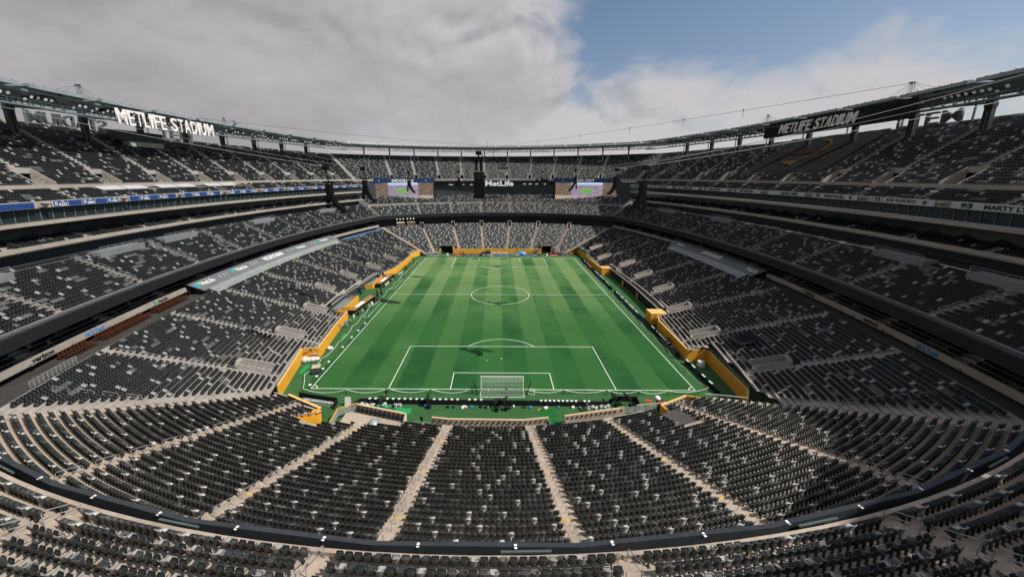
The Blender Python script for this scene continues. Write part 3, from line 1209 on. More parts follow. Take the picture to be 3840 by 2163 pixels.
# upper tiers
up = {}
up_label = {'L': 'steep upper tier of dark seats along the left side, under the left roof rim',
            'R': 'steep upper tier along the shaded right side, partly under a black tarpaulin',
            'F': 'steep upper tier of seats across the far end',
            'N': 'upper tier of concrete steps at the near end, behind the viewpoint'}
for st in 'LRFN':
    up[st] = thing('upper_stand', up_label[st], 'stand', P(st, 0, 14, 32), 'upper tier stands')
    ais = aisles(st, 'UPP')
    slots = [(a, 1.55 if st in 'LR' else 0.95, 0, 5) for a in ais] if st != 'N' else []
    mb = MB()
    terrace(mb, st, UPP, ais=ais, slots=slots, cell=3.0)
    mb.build('terrace', CONC_U, up[st])
    if st != 'N':
        for a_ in ais:
            mb = steps(MB(), st, UPP, [a_], slots=slots)
            if mb.v:
                mb.build('aisle_steps', CONC_A, up[st])
        for (a, hw, r0, r1) in slots:
            if abs(a) > amax(st, 20):
                continue
            c_, d_ = MB(), MB()
            slot_shell(c_, d_, st, UPP, a, hw, r0, r1, doorh=2.4, lip=0.55, low_side=0.2 if st in 'LR' else None)
            v = c_.build('vomitory', CONC_G, up[st])
            d_.build('doorway', DARK, v)
    tt = UPP['t0'] + UPP['n'] * UPP['tr']
    zt = UPP['z0'] + (UPP['n'] - 1) * UPP['ri']
    mb = MB()
    sweep(mb, st, [(tt, zt - 0.3), (tt, zt + 0.95), (tt + 0.3, zt + 0.95), (tt + 0.3, zt - 3)], None, None)
    mb.build('parapet', FASCIA, up[st])
    # front wall below the main rake
    mb = MB()
    sweep(mb, st, [(19.3, 34.2), (19.3, 35.25), (19.62, 35.25), (19.62, 34.2)], None, None, closed=True)
    mb.build('walkway_wall', FASCIA, up[st])
    # underside
    mb = MB()
    sweep(mb, st, [(19.3, 34.2), (24.0, 33.8), (tt + 0.3, zt - 3)], None, None)
    mb.build('soffit', CONC_G, up[st])
    if st in 'LR':
        mb = MB()
        terrace(mb, st, UPF, cell=3.0, ais=ais)
        mb.build('front_terrace', CONC_U, up[st])
        for a_ in ais:
            mb = steps(MB(), st, UPF, [a_])
            if mb.v:
                mb.build('front_aisle_steps', CONC_A, up[st])
        mb = MB()
        sweep(mb, st, [(14.25, 31.3), (14.25, 32.5), (14.6, 32.5), (14.6, 31.3)], None, None, closed=True)
        mb.build('front_parapet', FASCIA, up[st])
        press = (lambda a, r, p: st == 'L' and r in (3, 4) and -6.1 < math.degrees(a) < 3.4) if st == 'L' else None
        add_seats(st, UPF, ais, 2, skip=press, light=0.04, mid=0.18)
    if st != 'N':
        tarp = (lambda a, r, p: R(-0.9) < a < R(5.6) and r >= 4) if st == 'R' else None
        add_seats(st, UPP, ais, 2, slots=slots, skip=tarp, light=0.11 if st == 'F' else 0.06, mid=0.24 if st == 'F' else 0.14, dark=(0.26, 0.46) if st == 'F' else (0.05, 0.27))
ORD = ['first', 'second', 'third', 'fourth', 'fifth', 'sixth', 'seventh', 'eighth', 'ninth', 'tenth', 'eleventh', 'twelfth', 'thirteenth', 'fourteenth', 'fifteenth', 'sixteenth', 'seventeenth', 'eighteenth', 'nineteenth', 'twentieth']

# ================================================================== ROOF RIM
roof = {}
roof_lab = {'L': 'steel roof rim with floodlights and catwalk along the left side', 'R': 'steel roof rim with floodlights along the right side',
            'F': 'steel roof rim with pale panels across the far end', 'N': 'steel roof rim over the near end'}
LAMPG = mat('floodlight_lens', (0.80, 0.82, 0.80), 0.25, 0.6, 0.03)
PALEPANEL = mat('pale_roof_panel', (0.52, 0.55, 0.54), 0.5, 0.3, 0.08, grime=0.15)
for st in 'LRFN':
    TO, ZC, ZQ = (0.0, 50.4, 0.0) if st in 'LR' else ((8.0, 51.4, 0.7) if st == 'F' else (-1.0, 50.4, 0.0))
    rt = thing('roof_rim', roof_lab[st], 'roof', P(st, 0, 24 + TO, ZC), 'roof rims')
    roof[st] = rt
    bay = R(2.92) if st in 'LR' else R(6.0)
    off = R(0.45) if st in 'LR' else R(3.0)
    # long chords
    for nm, prof in (('top_chord', [(24.4, 53.25), (24.4, 53.75), (24.75, 53.75), (24.75, 53.25)]),
                     ('bottom_chord', [(24.2, ZC), (24.2, ZC + 0.32), (24.5, ZC + 0.32), (24.5, ZC)]),
                     ('rear_chord', [(33.6, 52.6), (33.6, 53.1), (34.0, 53.1), (34.0, 52.6)]),
                     ('catwalk', [(24.5, ZC + 0.05), (24.5, ZC + 0.17), (25.9, ZC + 0.17), (25.9, ZC + 0.05)])):
        mb = MB()
        sweep(mb, st, [(t_ + TO, z_ + ZQ * (z_ > 52)) for t_, z_ in prof], None, None, closed=True, step=5)
        mb.build(nm, TEAL, rt)
    # catwalk handrail
    mb = MB()
    for h in (0.75, 1.2):
        sweep(mb, st, [(t_ + TO, z_ + ZQ * (z_ > 52)) for t_, z_ in [(24.25, ZC + h), (24.25, ZC + h + 0.06), (24.31, ZC + h + 0.06), (24.31, ZC + h)]], None, None, closed=True, step=5)
    lim = amax(st, 24 + TO)
    k = -lim
    while k < lim:
        q = P(st, k, 24.28 + TO, ZC)
        mb.beam(q, q + Vector((0, 0, 1.25)), 0.05, 0.05)
        k += 2.0 / rad(st, 24 + TO)
    mb.build('catwalk_rail', TEAL, rt)
    nb = int(lim / bay) + 2
    for k in range(-nb, nb + 1):
        a = k * bay + off
        e0, e1 = a - bay / 2 + R(0.14), a + bay / 2 - R(0.14)
        e0c, e1c = max(e0, -lim), min(e1, lim)
        if e1c - e0c < R(0.5):
            continue
        # roof panel of this bay (sheet with ribs), tilted up towards the pitch
        mb = MB()
        sweep(mb, st, [(t_ + TO, z_ + ZQ * (z_ > 52)) for t_, z_ in [(23.6, 54.05), (23.6, 54.75), (24.1, 54.85), (27.6, 54.35), (27.6, 54.2), (24.3, 54.3)]], e0c, e1c, closed=True, step=6)
        pn = mb.build('roof_panel', PALEPANEL if st == 'F' else CANOPY, rt)
        if st != 'N':
            mb = MB()
            for i in range(6):
                b = e0c + (e1c - e0c) * (i + 0.5) / 6
                mb.beam(P(st, b, 23.9 + TO, 54.93), P(st, b, 27.4 + TO, 54.43), 0.12, 0.10)
            mb.build('rib', TEAL, pn)
        if abs(a) > lim - R(0.3):
            continue
        # cantilever frame and leaning column of this bay
        mb = MB()
        mb.beam(P(st, a, 24.4 + TO, 53.9), P(st, a, 34.6 + TO * 0.4, 53.0), 0.35, 0.5)
        mb.beam(P(st, a, 24.4 + TO, ZC + 0.3), P(st, a, 34.6 + TO * 0.4, 51.6), 0.3, 0.4)
        for i in range(5):
            ta, tb = 24.4 + (2.04 - TO * 0.12) * i, 24.4 + (2.04 - TO * 0.12) * (i + 1)
            za, zb = ZC + 0.3 + (51.6 - ZC - 0.3) * i / 5, 53.9 - 0.9 * (i + 1) / 5
            mb.beam(P(st, a, ta + TO, za), P(st, a, tb + TO, zb), 0.14, 0.14)
            mb.beam(P(st, a, tb + TO, zb), P(st, a, tb + TO, ZC + 0.3 + (51.6 - ZC - 0.3) * (i + 1) / 5), 0.14, 0.14)
        mb.build('truss_frame', DSTEEL if st in 'LR' else TEAL, rt)
        mb = MB()
        q = P(st, a, 35.6, 0)
        n = NRM(st, a)
        tg = Vector((n.y, -n.x, 0))
        if st in 'LR':
            for s in (-0.42, 0.42):
                mb.beam(q + tg * s + Vector((0, 0, 45.2)), q + tg * s + Vector((0, 0, 53.1)), 0.55, 0.9)
            mb.beam(q - tg * 0.8 + Vector((0, 0, 51.3)), q + tg * 0.8 + Vector((0, 0, 51.3)), 1.0, 1.0)
        else:
            mb.beam(q + Vector((0, 0, 45.2)), q + Vector((0, 0, 53.1)), 0.5, 0.7)
        mb.build('column', DSTEEL if st in 'LR' else TEAL, rt)
        if st in 'LR':
            q2 = P(st, a + bay * 0.42, 39.5, 0)
            MB().beam(q2 + Vector((0, 0, 48)), q2 + Vector((0, 0, 53)), 0.3, 0.3).build('slim_post', TEAL, rt)
    # rear sheet of the rim
    mb = MB()
    sweep(mb, st, [(t_ + TO, z_ + ZQ * (z_ > 52)) for t_, z_ in [(27.7, 53.98), (34.2, 53.3), (34.2, 53.2), (27.7, 53.88)]], None, None, closed=True, step=6)
    mb.build('rear_sheet', CANOPY, rt)
    if st == 'N':
        continue
    # floodlight banks: every bay one bank of round lamps
    for k in range(-nb, nb + 1):
        a = k * bay + off + bay * 0.5
        if abs(a) > lim - R(0.6):
            continue
        fl = thing('floodlight_bank', 'row of round floodlights under the %s roof rim, %s bay from its %s end' % (SIDE_NAME[st], ORD[k + nb], 'near' if st in 'LR' else 'left'), 'floodlights', P(st, a, 24.6 + TO, 52.2), 'floodlight banks under the roof rim')
        n = NRM(st, a)
        tg = Vector((n.y, -n.x, 0))
        nl = 9
        w = (bay * 0.80 * rad(st, 24.3 + TO)) / nl
        mb = MB()
        mb.beam(P(st, a, 24.75 + TO, 52.85) - tg * w * nl / 2, P(st, a, 24.75 + TO, 52.85) + tg * w * nl / 2, 0.2, 0.16)
        mb.beam(P(st, a, 24.85 + TO, 51.95) - tg * w * nl / 2, P(st, a, 24.85 + TO, 51.95) + tg * w * nl / 2, 0.12, 0.12)
        mb.build('mounting_bar', DSTEEL, fl)
        for i in range(nl):
            if rnd.random() < 0.12:
                continue
            c = P(st, a, 24.45 + TO, 52.40 - (0.62 if rnd.random() < 0.28 else 0.0)) + tg * (w * (i - (nl - 1) / 2) + rnd.uniform(-0.1, 0.1))
            dirv = (-n + Vector((0, 0, -0.55 + rnd.uniform(-0.12, 0.12))) + tg * rnd.uniform(-0.25, 0.25)).normalized()
            up_ = dirv.cross(tg).normalized()
            sd = up_.cross(dirv)
            h = MB()
            ring = []
            for r_, dd in ((0.14, -0.34), (0.36, 0.0)):
                for j in range(8):
                    th = j * math.pi / 4
                    ring.append(c + dirv * dd + (sd * math.cos(th) + up_ * math.sin(th)) * r_)
            h.add(ring, [(j, (j + 1) % 8, 8 + (j + 1) % 8, 8 + j) for j in range(8)] + [tuple(range(7, -1, -1))])
            hh = h.build('lamp_housing', DSTEEL, fl)
            MB().add([c + dirv * 0.005 + (sd * math.cos(j * math.pi / 4) + up_ * math.sin(j * math.pi / 4)) * 0.34 for j in range(8)], [tuple(range(8))]).build('lens', LAMPG, hh)

# masts on the rims
for st, a, hh, wb in (('L', -4.25, 2.9, 1.2), ('L', 4.6, 2.4, 0.5), ('R', -4.0, 3.1, 1.2), ('R', 4.75, 3.0, 1.0)):
    b = P(st, R(a), 26.0, 54.4)
    o = thing('lattice_mast', 'guyed lattice mast standing on the %s roof rim, %s' % (SIDE_NAME[st], 'nearer the viewer' if a < 0 else 'farther away'), 'mast', b, 'masts on the roof rims')
    n = NRM(st, R(a))
    tg = Vector((n.y, -n.x, 0))
    mb = MB()
    for s in (-1, 1):
        for s2 in (-1, 1):
            mb.tube([b + tg * s * 0.55 * wb + n * s2 * 0.3, b + tg * s * 0.22 * wb + n * s2 * 0.15 + Vector((0, 0, hh))], 0.05, 4)
    for i in range(5):
        f0, f1 = i / 5, (i + 1) / 5
        w0, w1 = 0.55 + (0.22 - 0.55) * f0, 0.55 + (0.22 - 0.55) * f1
        mb.tube([b - tg * w0 * wb + Vector((0, 0, hh * f0)), b + tg * w1 * wb + Vector((0, 0, hh * f1))], 0.035, 4)
        mb.tube([b - tg * w1 * wb + Vector((0, 0, hh * f1)), b + tg * w1 * wb + Vector((0, 0, hh * f1))], 0.035, 4)
    mb.box(b + Vector((0, 0, hh)), (0.9 * wb, 0.5, 0.2))
    mb.build('lattice', DSTEEL, o)
    for s, d in ((-1, 6.0), (-1, 4.2), (-1, 2.2), (1, 6.0), (1, 3.8), (1, 2.0)):
        MB().tube([b + Vector((0, 0, hh)), b + tg * (s * d * wb)], 0.03, 4).build('guy_cable', DSTEEL, o)
# satellite dish on the left rim, antennas over the far rim
b = P('L', R(5.4), 25.5, 54.6)
o = thing('satellite_dish', 'grey satellite dish lying on the left roof rim', 'dish', b)
mb = MB()
N_ = 12
for j, (rr, zz) in enumerate(((0.1, 0.0), (0.8, 0.14), (1.5, 0.5))):
    for i in range(N_):
        th = 2 * math.pi * i / N_
        mb.v.append(tuple(b + Vector((rr * math.cos(th) * 0.7 + zz * 0.8, rr * math.sin(th), 1.0 + zz * 0.7 + rr * math.cos(th) * -0.6))))
for j in range(2):
    for i in range(N_):
        mb.f.append((j * N_ + i, j * N_ + (i + 1) % N_, (j + 1) * N_ + (i + 1) % N_, (j + 1) * N_ + i))
mb.build('reflector', GREYROOF, o)
MB().box(b + Vector((0, 0, 0.4)), (0.5, 0.5, 0.9)).build('foot', DSTEEL, o)
for px_, h in ((-2.2, 4.6), (0.4, 2.6)):
    q = P('F', R(px_), 34, 54.0)
    tag(MB().tube([q, q + Vector((0, 0, h))], 0.07, 4).build('antenna_pole', DSTEEL), '%s thin antenna pole rising above the far roof rim' % ('taller' if h > 4 else 'shorter'), 'antenna')

# ================================================================== NAME SIGNS ON THE RIMS
LETTER = mat('white_sign_letter', (0.74, 0.73, 0.70), 0.5, 0.3, 0.05)
LETTERB = mat('grey_letter_back', (0.06, 0.07, 0.075), 0.6, 0.3, 0.1)


def arc_letters(par, st, s, a_first, a_last, t, z0, z1, m, mirror=False, depth=0.35, squeeze=0.80, shear=0.0):
    """one mesh per letter set along the arc, reading left to right as seen from the pitch"""
    wid = {'I': 0.36, ' ': 0.45, 'M': 1.25, 'T': 0.85, 'L': 0.82, 'E': 0.86, 'F': 0.84, 'W': 1.2}
    ws = [wid.get(c, 1.0) for c in s]
    tot = sum(ws) + 0.10 * (len(s) - 1)
    pos = 0.0
    for c, w in zip(s, ws):
        f0, f1 = pos / tot, (pos + w) / tot
        pos += w + 0.10
        if c == ' ':
            continue
        a = a_first + (a_last - a_first) * (f0 + f1) / 2
        n = NRM(st, a)
        right = P(st, a_first + (a_last - a_first) * f1, t) - P(st, a_first + (a_last - a_first) * f0, t)
        wl = right.length * squeeze * 1.12
        if mirror:
            right = -right
        text('letter', c, P(st, a, t, (z0 + z1) / 2), right, (0, 0, 1), wl, z1 - z0, m, par, bold=0.012, depth=depth, shear=shear)


NS = ''.join(('METLIFE', ' ', 'STADIUM'))
o = thing('name_sign', 'big white letters standing on the left roof rim', 'sign', P('L', R(-0.2), 23.3, 49.5))
arc_letters(o, 'L', NS, R(-3.3), R(2.95), 23.3, 49.6, 53.3, LETTER)
o = thing('name_sign', 'big white slanted letters on a black band under the right roof rim', 'sign', P('R', R(0.3), 22.9, 49.5))
arc_letters(o, 'R', NS, R(2.85), R(-2.25), 22.9, 50.1, 52.9, LETTER, shear=0.25)
mb = MB()
sweep(mb, 'R', [(23.2, 49.2), (23.2, 53.6), (23.4, 53.6), (23.4, 49.2)], R(-5.0), R(4.2), closed=True)
mb.build('black_backing', BLACKC, o)
# outward-facing letters of the facade, seen from behind through the gap under the rim
for st, a0, a1, z0, z1, lab in (('L', R(-3.7), R(-0.1), 49.4, 52.4, 'backs of tall grey facade letters in the gap under the left roof rim'),
                                ('L', R(2.9), R(5.2), 49.4, 52.2, 'backs of three facade letters right of the left name sign'),
                                ('R', R(-0.5), R(-3.3), 49.6, 52.6, 'backs of tall facade letters in the gap under the right roof rim')):
    o = thing('facade_letters', lab, 'sign', P(st, (a0 + a1) / 2, 42.2, 49))
    arc_letters(o, st, 'MUIDATS' if a0 == R(-3.7) else ('TEM' if st == 'L' else 'LTEM'), a0, a1, 42.2, z0, z1, LETTERB, mirror=(st == 'L' and a0 == R(-3.7)), depth=0.5, squeeze=0.85)
# dark press cabin under the left sign
b = P('L', R(-0.6), 37.2, 46.5)
o = thing('press_cabin', 'dark cabin with pale underside hanging behind the left name sign', 'cabin', b)
mb = MB()
sweep(mb, 'L', [(34.6, 46.9), (34.6, 49.6), (40.0, 49.9), (40.0, 46.9)], R(-1.0), R(1.6), closed=True)
mb.build('cabin_body', DSTEEL, o)
mb = MB()
sweep(mb, 'L', [(33.9, 45.3), (33.9, 46.7), (36.5, 46.7), (36.5, 45.3)], R(-0.7), R(1.4), closed=True)
mb.build('pale_skirt', mat('pale_green_panel', (0.34, 0.37, 0.32), 0.7, 0.2, 0.1), o)

# black tarpaulin over the right upper tier: generic warm shapes on black
tp = thing('tarpaulin', 'huge black tarpaulin with amber shapes covering the right upper seats', 'tarpaulin', P('R', R(2.3), 23, 38))


def tarp_pt(a, t, dz=0.75):
    return P('R', a, t, UPP['z0'] + (t - UPP['t0']) / UPP['tr'] * UPP['ri'] + dz)


mb = MB()
na, nt_ = 24, 14
for i in range(na + 1):
    for j in range(nt_ + 1):
        t = 22.9 + (39.9 - 22.9) * j / nt_
        mb.v.append(tuple(tarp_pt(R(-0.75 + 6.2 * i / na), t, 0.85 + 0.06 * math.sin(i * 1.7) * math.cos(j * 1.3))))
for i in range(na):
    for j in range(nt_):
        q = (i * (nt_ + 1) + j, (i + 1) * (nt_ + 1) + j, (i + 1) * (nt_ + 1) + j + 1, i * (nt_ + 1) + j + 1)
        mb.f.append(q)
mb.build('sheet', BLACKC, tp)
AMBER = mat('amber_print', (0.085, 0.055, 0.007), 0.8, 0.1, 0.15)
RUST = mat('rust_print', (0.04, 0.008, 0.005), 0.8, 0.1, 0.15)


def tarp_poly(name, pts, m):
    MB().add([tarp_pt(R(a), t, 0.98) for a, t in pts], [tuple(range(len(pts)))]).build(name, m, tp)


rg = []
for i in range(9):
    th = R(100 - i * 20)
    tarp_poly('arc_band', [(2.6 - 1.1 * math.cos(th + d) * r_, 33 + 5.0 * math.sin(th + d) * r_) for r_, d in ((1.0, 0), (1.0, R(-20)), (0.86, R(-20)), (0.86, 0))], AMBER)
tarp_poly('bar', [(3.7, 32.0), (1.6, 32.3), (1.6, 31.2), (3.7, 31.0)], RUST)
tarp_poly('wedge', [(3.6, 27.6), (2.2, 28.0), (2.2, 25.5)], AMBER)
for k in range(16):
    a, t = rnd.choice((rnd.uniform(4.1, 5.2), rnd.uniform(-0.3, 1.0))), rnd.uniform(28.0, 34.0)
    tarp_poly('blot', [(a, t), (a - 0.10, t + 0.15), (a - 0.12, t + 0.75), (a + 0.02, t + 0.6)], AMBER)

# ================================================================== VIDEO BOARDS
NAVY = mat('navy_header', (0.014, 0.035, 0.13), 0.5, 0.3, 0.1)


def screen_material(name, flip):
    """a lit video screen showing a stadium view: flat print on a flat screen"""
    m = bpy.data.materials.new(name)
    m.use_nodes = True
    nt = m.node_tree
    N, L = nt.nodes.new, nt.links.new
    b = nt.nodes['Principled BSDF']
    b.inputs['Base Color'].default_value = (0.01, 0.01, 0.01, 1)
    b.inputs['Roughness'].default_value = 0.4
    uv = N('ShaderNodeUVMap')
    uv.uv_map = 'uv'
    sep = N('ShaderNodeSeparateXYZ')
    L(uv.outputs[0], sep.inputs[0])
    U, V = sep.outputs[0], sep.outputs[1]

    def mth(op, a, c=None):
        n = N('ShaderNodeMath')
        n.operation = op
        for i, v in enumerate((a, c)):
            if v is None:
                continue
            if isinstance(v, (int, float)):
                n.inputs[i].default_value = v
            else:
                L(v, n.inputs[i])
        return n.outputs[0]

    def mr(v, a, c, o0=0.0, o1=1.0):
        n = N('ShaderNodeMapRange')
        n.interpolation_type = 'SMOOTHSTEP'
        L(v, n.inputs[0])
        n.inputs[1].default_value = a
        n.inputs[2].default_value = c
        n.inputs[3].default_value = o0
        n.inputs[4].default_value = o1
        return n.outputs[0]

    def mix(f, c0, c1):
        n = N('ShaderNodeMix')
        n.data_type = 'RGBA'
        L(f, n.inputs[0])
        for i, c in ((6, c0), (7, c1)):
            if isinstance(c, tuple):
                n.inputs[i].default_value = (*c, 1)
            else:
                L(c, n.inputs[i])
        return n.outputs[2]

    nz = N('ShaderNodeTexNoise')
    nz.inputs['Scale'].default_value = 9
    nz.inputs['Detail'].default_value = 6
    mp = N('ShaderNodeMapping')
    mp.inputs['Scale'].default_value = (1.2, 3.5, 1)
    mp.inputs['Rotation'].default_value = (0, 0, R(-18))
    L(uv.outputs[0], mp.inputs[0])
    L(mp.outputs[0], nz.inputs[0])
    n1 = nz.outputs['Fac']
    c = mix(mr(n1, 0.35, 0.65), (0.16, 0.15, 0.20), (0.42, 0.33, 0.42))            # stands in the picture
    c = mix(mr(V, 0.80, 0.97), c, (0.55, 0.75, 1.0))                               # its sky
    # its pitch: a lens shape
    du = mth('DIVIDE', mth('SUBTRACT', U, 0.49 if not flip else 0.50), 0.13)
    dv = mth('DIVIDE', mth('SUBTRACT', V, 0.50), 0.17)
    dd = mth('ADD', mth('ABSOLUTE', du), mth('ABSOLUTE', dv))
    c = mix(mr(dd, 0.95, 1.05, 1.0, 0.0), c, (0.15, 0.42, 0.08))
    sidec = mix(mr(n1, 0.35, 0.62), (0.05, 0.055, 0.05), (0.26, 0.17, 0.11))
    inmid = mth('MULTIPLY', mr(U, 0.255, 0.26), mr(U, 0.745, 0.75, 1.0, 0.0))
    c = mix(inmid, sidec, c)
    # diagonal pale strokes along the foot
    w = mth('FRACT', mth('ADD', mth('MULTIPLY', U, 34.0), mth('MULTIPLY', V, -2.5)))
    stroke = mth('MULTIPLY', mth('MULTIPLY', mr(w, 0.45, 0.55), mr(V, 0.20, 0.26, 1.0, 0.0)), mth('SUBTRACT', 1.0, mth('MULTIPLY', inmid, 0.6)))
    c = mix(stroke, c, (0.75, 0.62, 0.50))
    L(c, b.inputs['Emission Color'])
    b.inputs['Emission Strength'].default_value = 1.0
    return m


def video_board(pl, pr, name_txt, lab, txt_frac, txt_w, flip):
    pl, pr = Vector(pl), Vector(pr)
    r = (pr - pl).normalized()
    n = Vector((r.y, -r.x, 0))            # towards the pitch
    W = (pr - pl).length
    c = (pl + pr) / 2
    o = thing('video_board', lab, 'video board', c + Vector((0, 0, 22.8)))
    Z = lambda z: Vector((0, 0, z))
    ang = math.atan2(r.y, r.x)
    MB().box(c - n * 0.9 + Z(29.2), (W + 1.2, 1.6, 13.0), ang).build('casing', DARK, o)
    MB().box(c + n * 0.1 + Z(34.4), (W + 0.6, 0.9, 2.2), ang).build('header', NAVY, o)
    me = bpy.data.meshes.new('screen')
    q = [pl + n * 0.0 + Z(24.0), pr + Z(24.0), pr + Z(33.2), pl + Z(33.2)]
    q = [p + n * 0.03 + r * (0.5 if i in (0, 3) else -0.5) - o.location for i, p in enumerate(q)]
    me.from_pydata([tuple(p) for p in q], [], [(0, 1, 2, 3)])
    u = me.uv_layers.new(name='uv')
    for i, uvv in enumerate(((0, 0), (1, 0), (1, 1), (0, 1))):
        u.data[i].uv = uvv
    me.update()
    link('screen', me, screen_material('video_screen_picture', flip), o)
    text('header_lettering', name_txt, pl + r * W * txt_frac + n * 0.65 + Z(34.4), r, (0, 0, 1), txt_w, 1.7, SIGNW, o, bold=0.05, depth=0.15)
    for f in (0.13, 0.87):
        mb = MB()
        cc = pl + r * W * f + n * 0.62 + Z(34.4)
        mb.add([cc + r * -0.5, cc + Z(-0.5), cc + r * 0.5, cc + Z(0.5)], [(0, 1, 2, 3)])
        mb.build('small_emblem', mat('pale_blue_print', (0.25, 0.35, 0.6), 0.6, 0.2, 0.05), o)
    mb = MB()
    for f in np.linspace(0.04, 0.96, 9):
        mb.box(pl + r * W * f + n * 0.5 + Z(33.25), (0.5, 0.4, 0.3), ang)
    mb.build('header_lamps', DSTEEL, o)
    mb = MB()
    for f in np.linspace(0.05, 0.95, 6):
        q0 = pl + r * W * f - n * 0.8
        mb.beam(q0 + Z(21.8), q0 + Z(23.2), 0.4, 0.5)
    mb.beam(pl - n * 0.8 + Z(22.6), pr - n * 0.8 + Z(22.6), 0.3, 0.25)
    mb.build('support_brackets', DSTEEL, o)
    return o


video_board((-71.2, 145.6, 0), (-37.6, 154.4, 0), "MOODY'S", 'wide video board with white lettered navy header, left of the far middle tier', 0.50, 11.8, False)
video_board((31.9, 154.4, 0), (66.6, 145.6, 0), 'BUD LIGHT', 'wide video board with smaller white letters on its header, right of the far middle tier', 0.48, 9.6, True)

o = thing('letter_sign', 'pale letters with a green bar under the far upper tier', 'sign', (0, 157.5, 31.2))
text('lettering', 'MetLife', (0.1, 157.4, 32.7), (1, 0, 0), (0, 0, 1), 16.4, 3.1, mat('lit_white_letter', (0.75, 0.80, 0.83), 0.5, 0.3, 0.03, emit=0.12), o, bold=0.03, depth=0.5)
MB().box((-9.6, 157.5, 32.7), (0.7, 0.4, 3.4)).build('green_bar', mat('lime_bar', (0.30, 0.55, 0.06), 0.5, 0.3, 0.05, emit=0.15), o)
MB().box((0, 158.1, 32.7), (19, 0.3, 0.3)).build('sign_rail', DSTEEL, o)
# lamps and beam under the far upper tier
mb = MB()
sweep(mb, 'F', [(17.0, 33.4), (17.0, 34.3), (19.4, 34.3), (19.4, 33.4)], R(-20), R(20), closed=True)
mb.build('front_beam', DARK, up['F'])
LIT = mat('lit_strip_lamp', (1.0, 0.96, 0.85), 0.4, 0.2, 0.0, emit=1.6)
for a, w in ((-12.5, 2.4), (-9.0, 0.8), (-6.8, 1.4), (8.0, 1.6), (9.6, 1.8), (11.4, 1.6), (13.4, 2.2)):
    q = P('F', R(a), 19.1, 31.6 + (0.6 if a > 0 else 0.3))
    tag(MB().box(q, (w, 0.2, 0.14), -R(a)).build('strip_lamp', LIT), 'lit strip lamp in the dark under the far upper tier, %s the letter sign' % ('left of' if a < 0 else 'right of'), 'lamp', 'strip lamps under the far upper tier %s' % ('left' if a < 0 else 'right'))
for k, (a, w, cols) in enumerate(((-10.6, 5.4, 1), (12.8, 7.5, 2))):
    o = thing('end_banner', 'small printed banner on the far upper front wall, %s of the letter sign' % ('left' if a < 0 else 'right'), 'banner', P('F', R(a), 19.2, 34.3))
    n = NRM('F', R(a))
    MB().box(P('F', R(a), 19.22, 34.75), (w, 0.08, 0.9), -R(a)).build('cloth', SIGNW if cols == 1 else BLACKC, o)
    for i, cc in enumerate(((0.45, 0.08, 0.10), (0.12, 0.10, 0.45), (0.35, 0.36, 0.38)) if cols == 1 else ((0.5, 0.5, 0.5), (0.5, 0.5, 0.5))):
        MB().box(P('F', R(a) + (i - 1) * 1.5 / 124, 19.16, 34.75), (1.3, 0.06, 0.55), -R(a)).build('print_patch', mat('banner_print_%d%d' % (k, i), cc, 0.7, 0.2, 0.1), o)

# ================================================================== FIELD-LEVEL WALLS
Zv = lambda z: Vector((0, 0, z))
PRINT = mat('dark_amber_print', (0.40, 0.165, 0.02), 0.6, 0.2, 0.1)
EDGE = mat('beige_edge_trim', (0.60, 0.45, 0.28), 0.6, 0.2, 0.08)
WPRINT = mat('pale_amber_print', (0.76, 0.48, 0.17), 0.6, 0.2, 0.1)


def yellow_wall(pts, h, label, m=YELLOW, th=0.25, rail=True, base=0.0, capw=True):
    """padded wall: one panel per three metres, pale cap, glass-and-steel rail on top"""
    o = thing('perimeter_wall', label, 'wall', (*pts[0], base), 'field-side walls')
    for (x0, y0), (x1, y1) in zip(pts, pts[1:]):
        L = math.hypot(x1 - x0, y1 - y0)
        n = max(1, round(L / 3.0))
        for i in range(n):
            f0, f1 = i / n, (i + 1) / n
            g = 0.006 / L
            a = (x0 + (x1 - x0) * (f0 + g), y0 + (y1 - y0) * (f0 + g))
            b = (x0 + (x1 - x0) * (f1 - g), y0 + (y1 - y0) * (f1 - g))
            MB().wall([a, b], base, base + h, th).build('wall_panel', m, o)
    if capw:
        mb = MB()
        mb.wall(pts, base + h + 0.003, base + h + 0.07, th + 0.06)
        mb.build('coping', WPRINT if m is YELLOW else FASCIA, o)
    if rail:
        mb = MB()
        for (x0, y0), (x1, y1) in zip(pts, pts[1:]):
            L = math.hypot(x1 - x0, y1 - y0)
            n = max(1, round(L / 1.6))
            for i in range(n + 1):
                p = Vector((x0 + (x1 - x0) * i / n, y0 + (y1 - y0) * i / n, base + h + 0.07))
                mb.tube([p, p + Zv(0.85)], 0.028, 4)
            for hh in (0.3, 0.58, 0.85):
                mb.tube([(x0, y0, base + h + 0.07 + hh), (x1, y1, base + h + 0.07 + hh)], 0.022, 4)
        mb.build('guard_rail', STEEL, o)
    return o


def on_wall(par, name, txt, p0, p1, f, z, w, h, m, side=1, off=0.14):
    a, b = Vector((*p0, 0)), Vector((*p1, 0))
    r = (b - a).normalized()
    n = Vector((r.y, -r.x, 0)) * side
    c = a + (b - a) * f + n * off + Zv(z)
    return text(name, txt, c, r * side, (0, 0, 1), w, h, m, par, bold=0.02, depth=0.02)


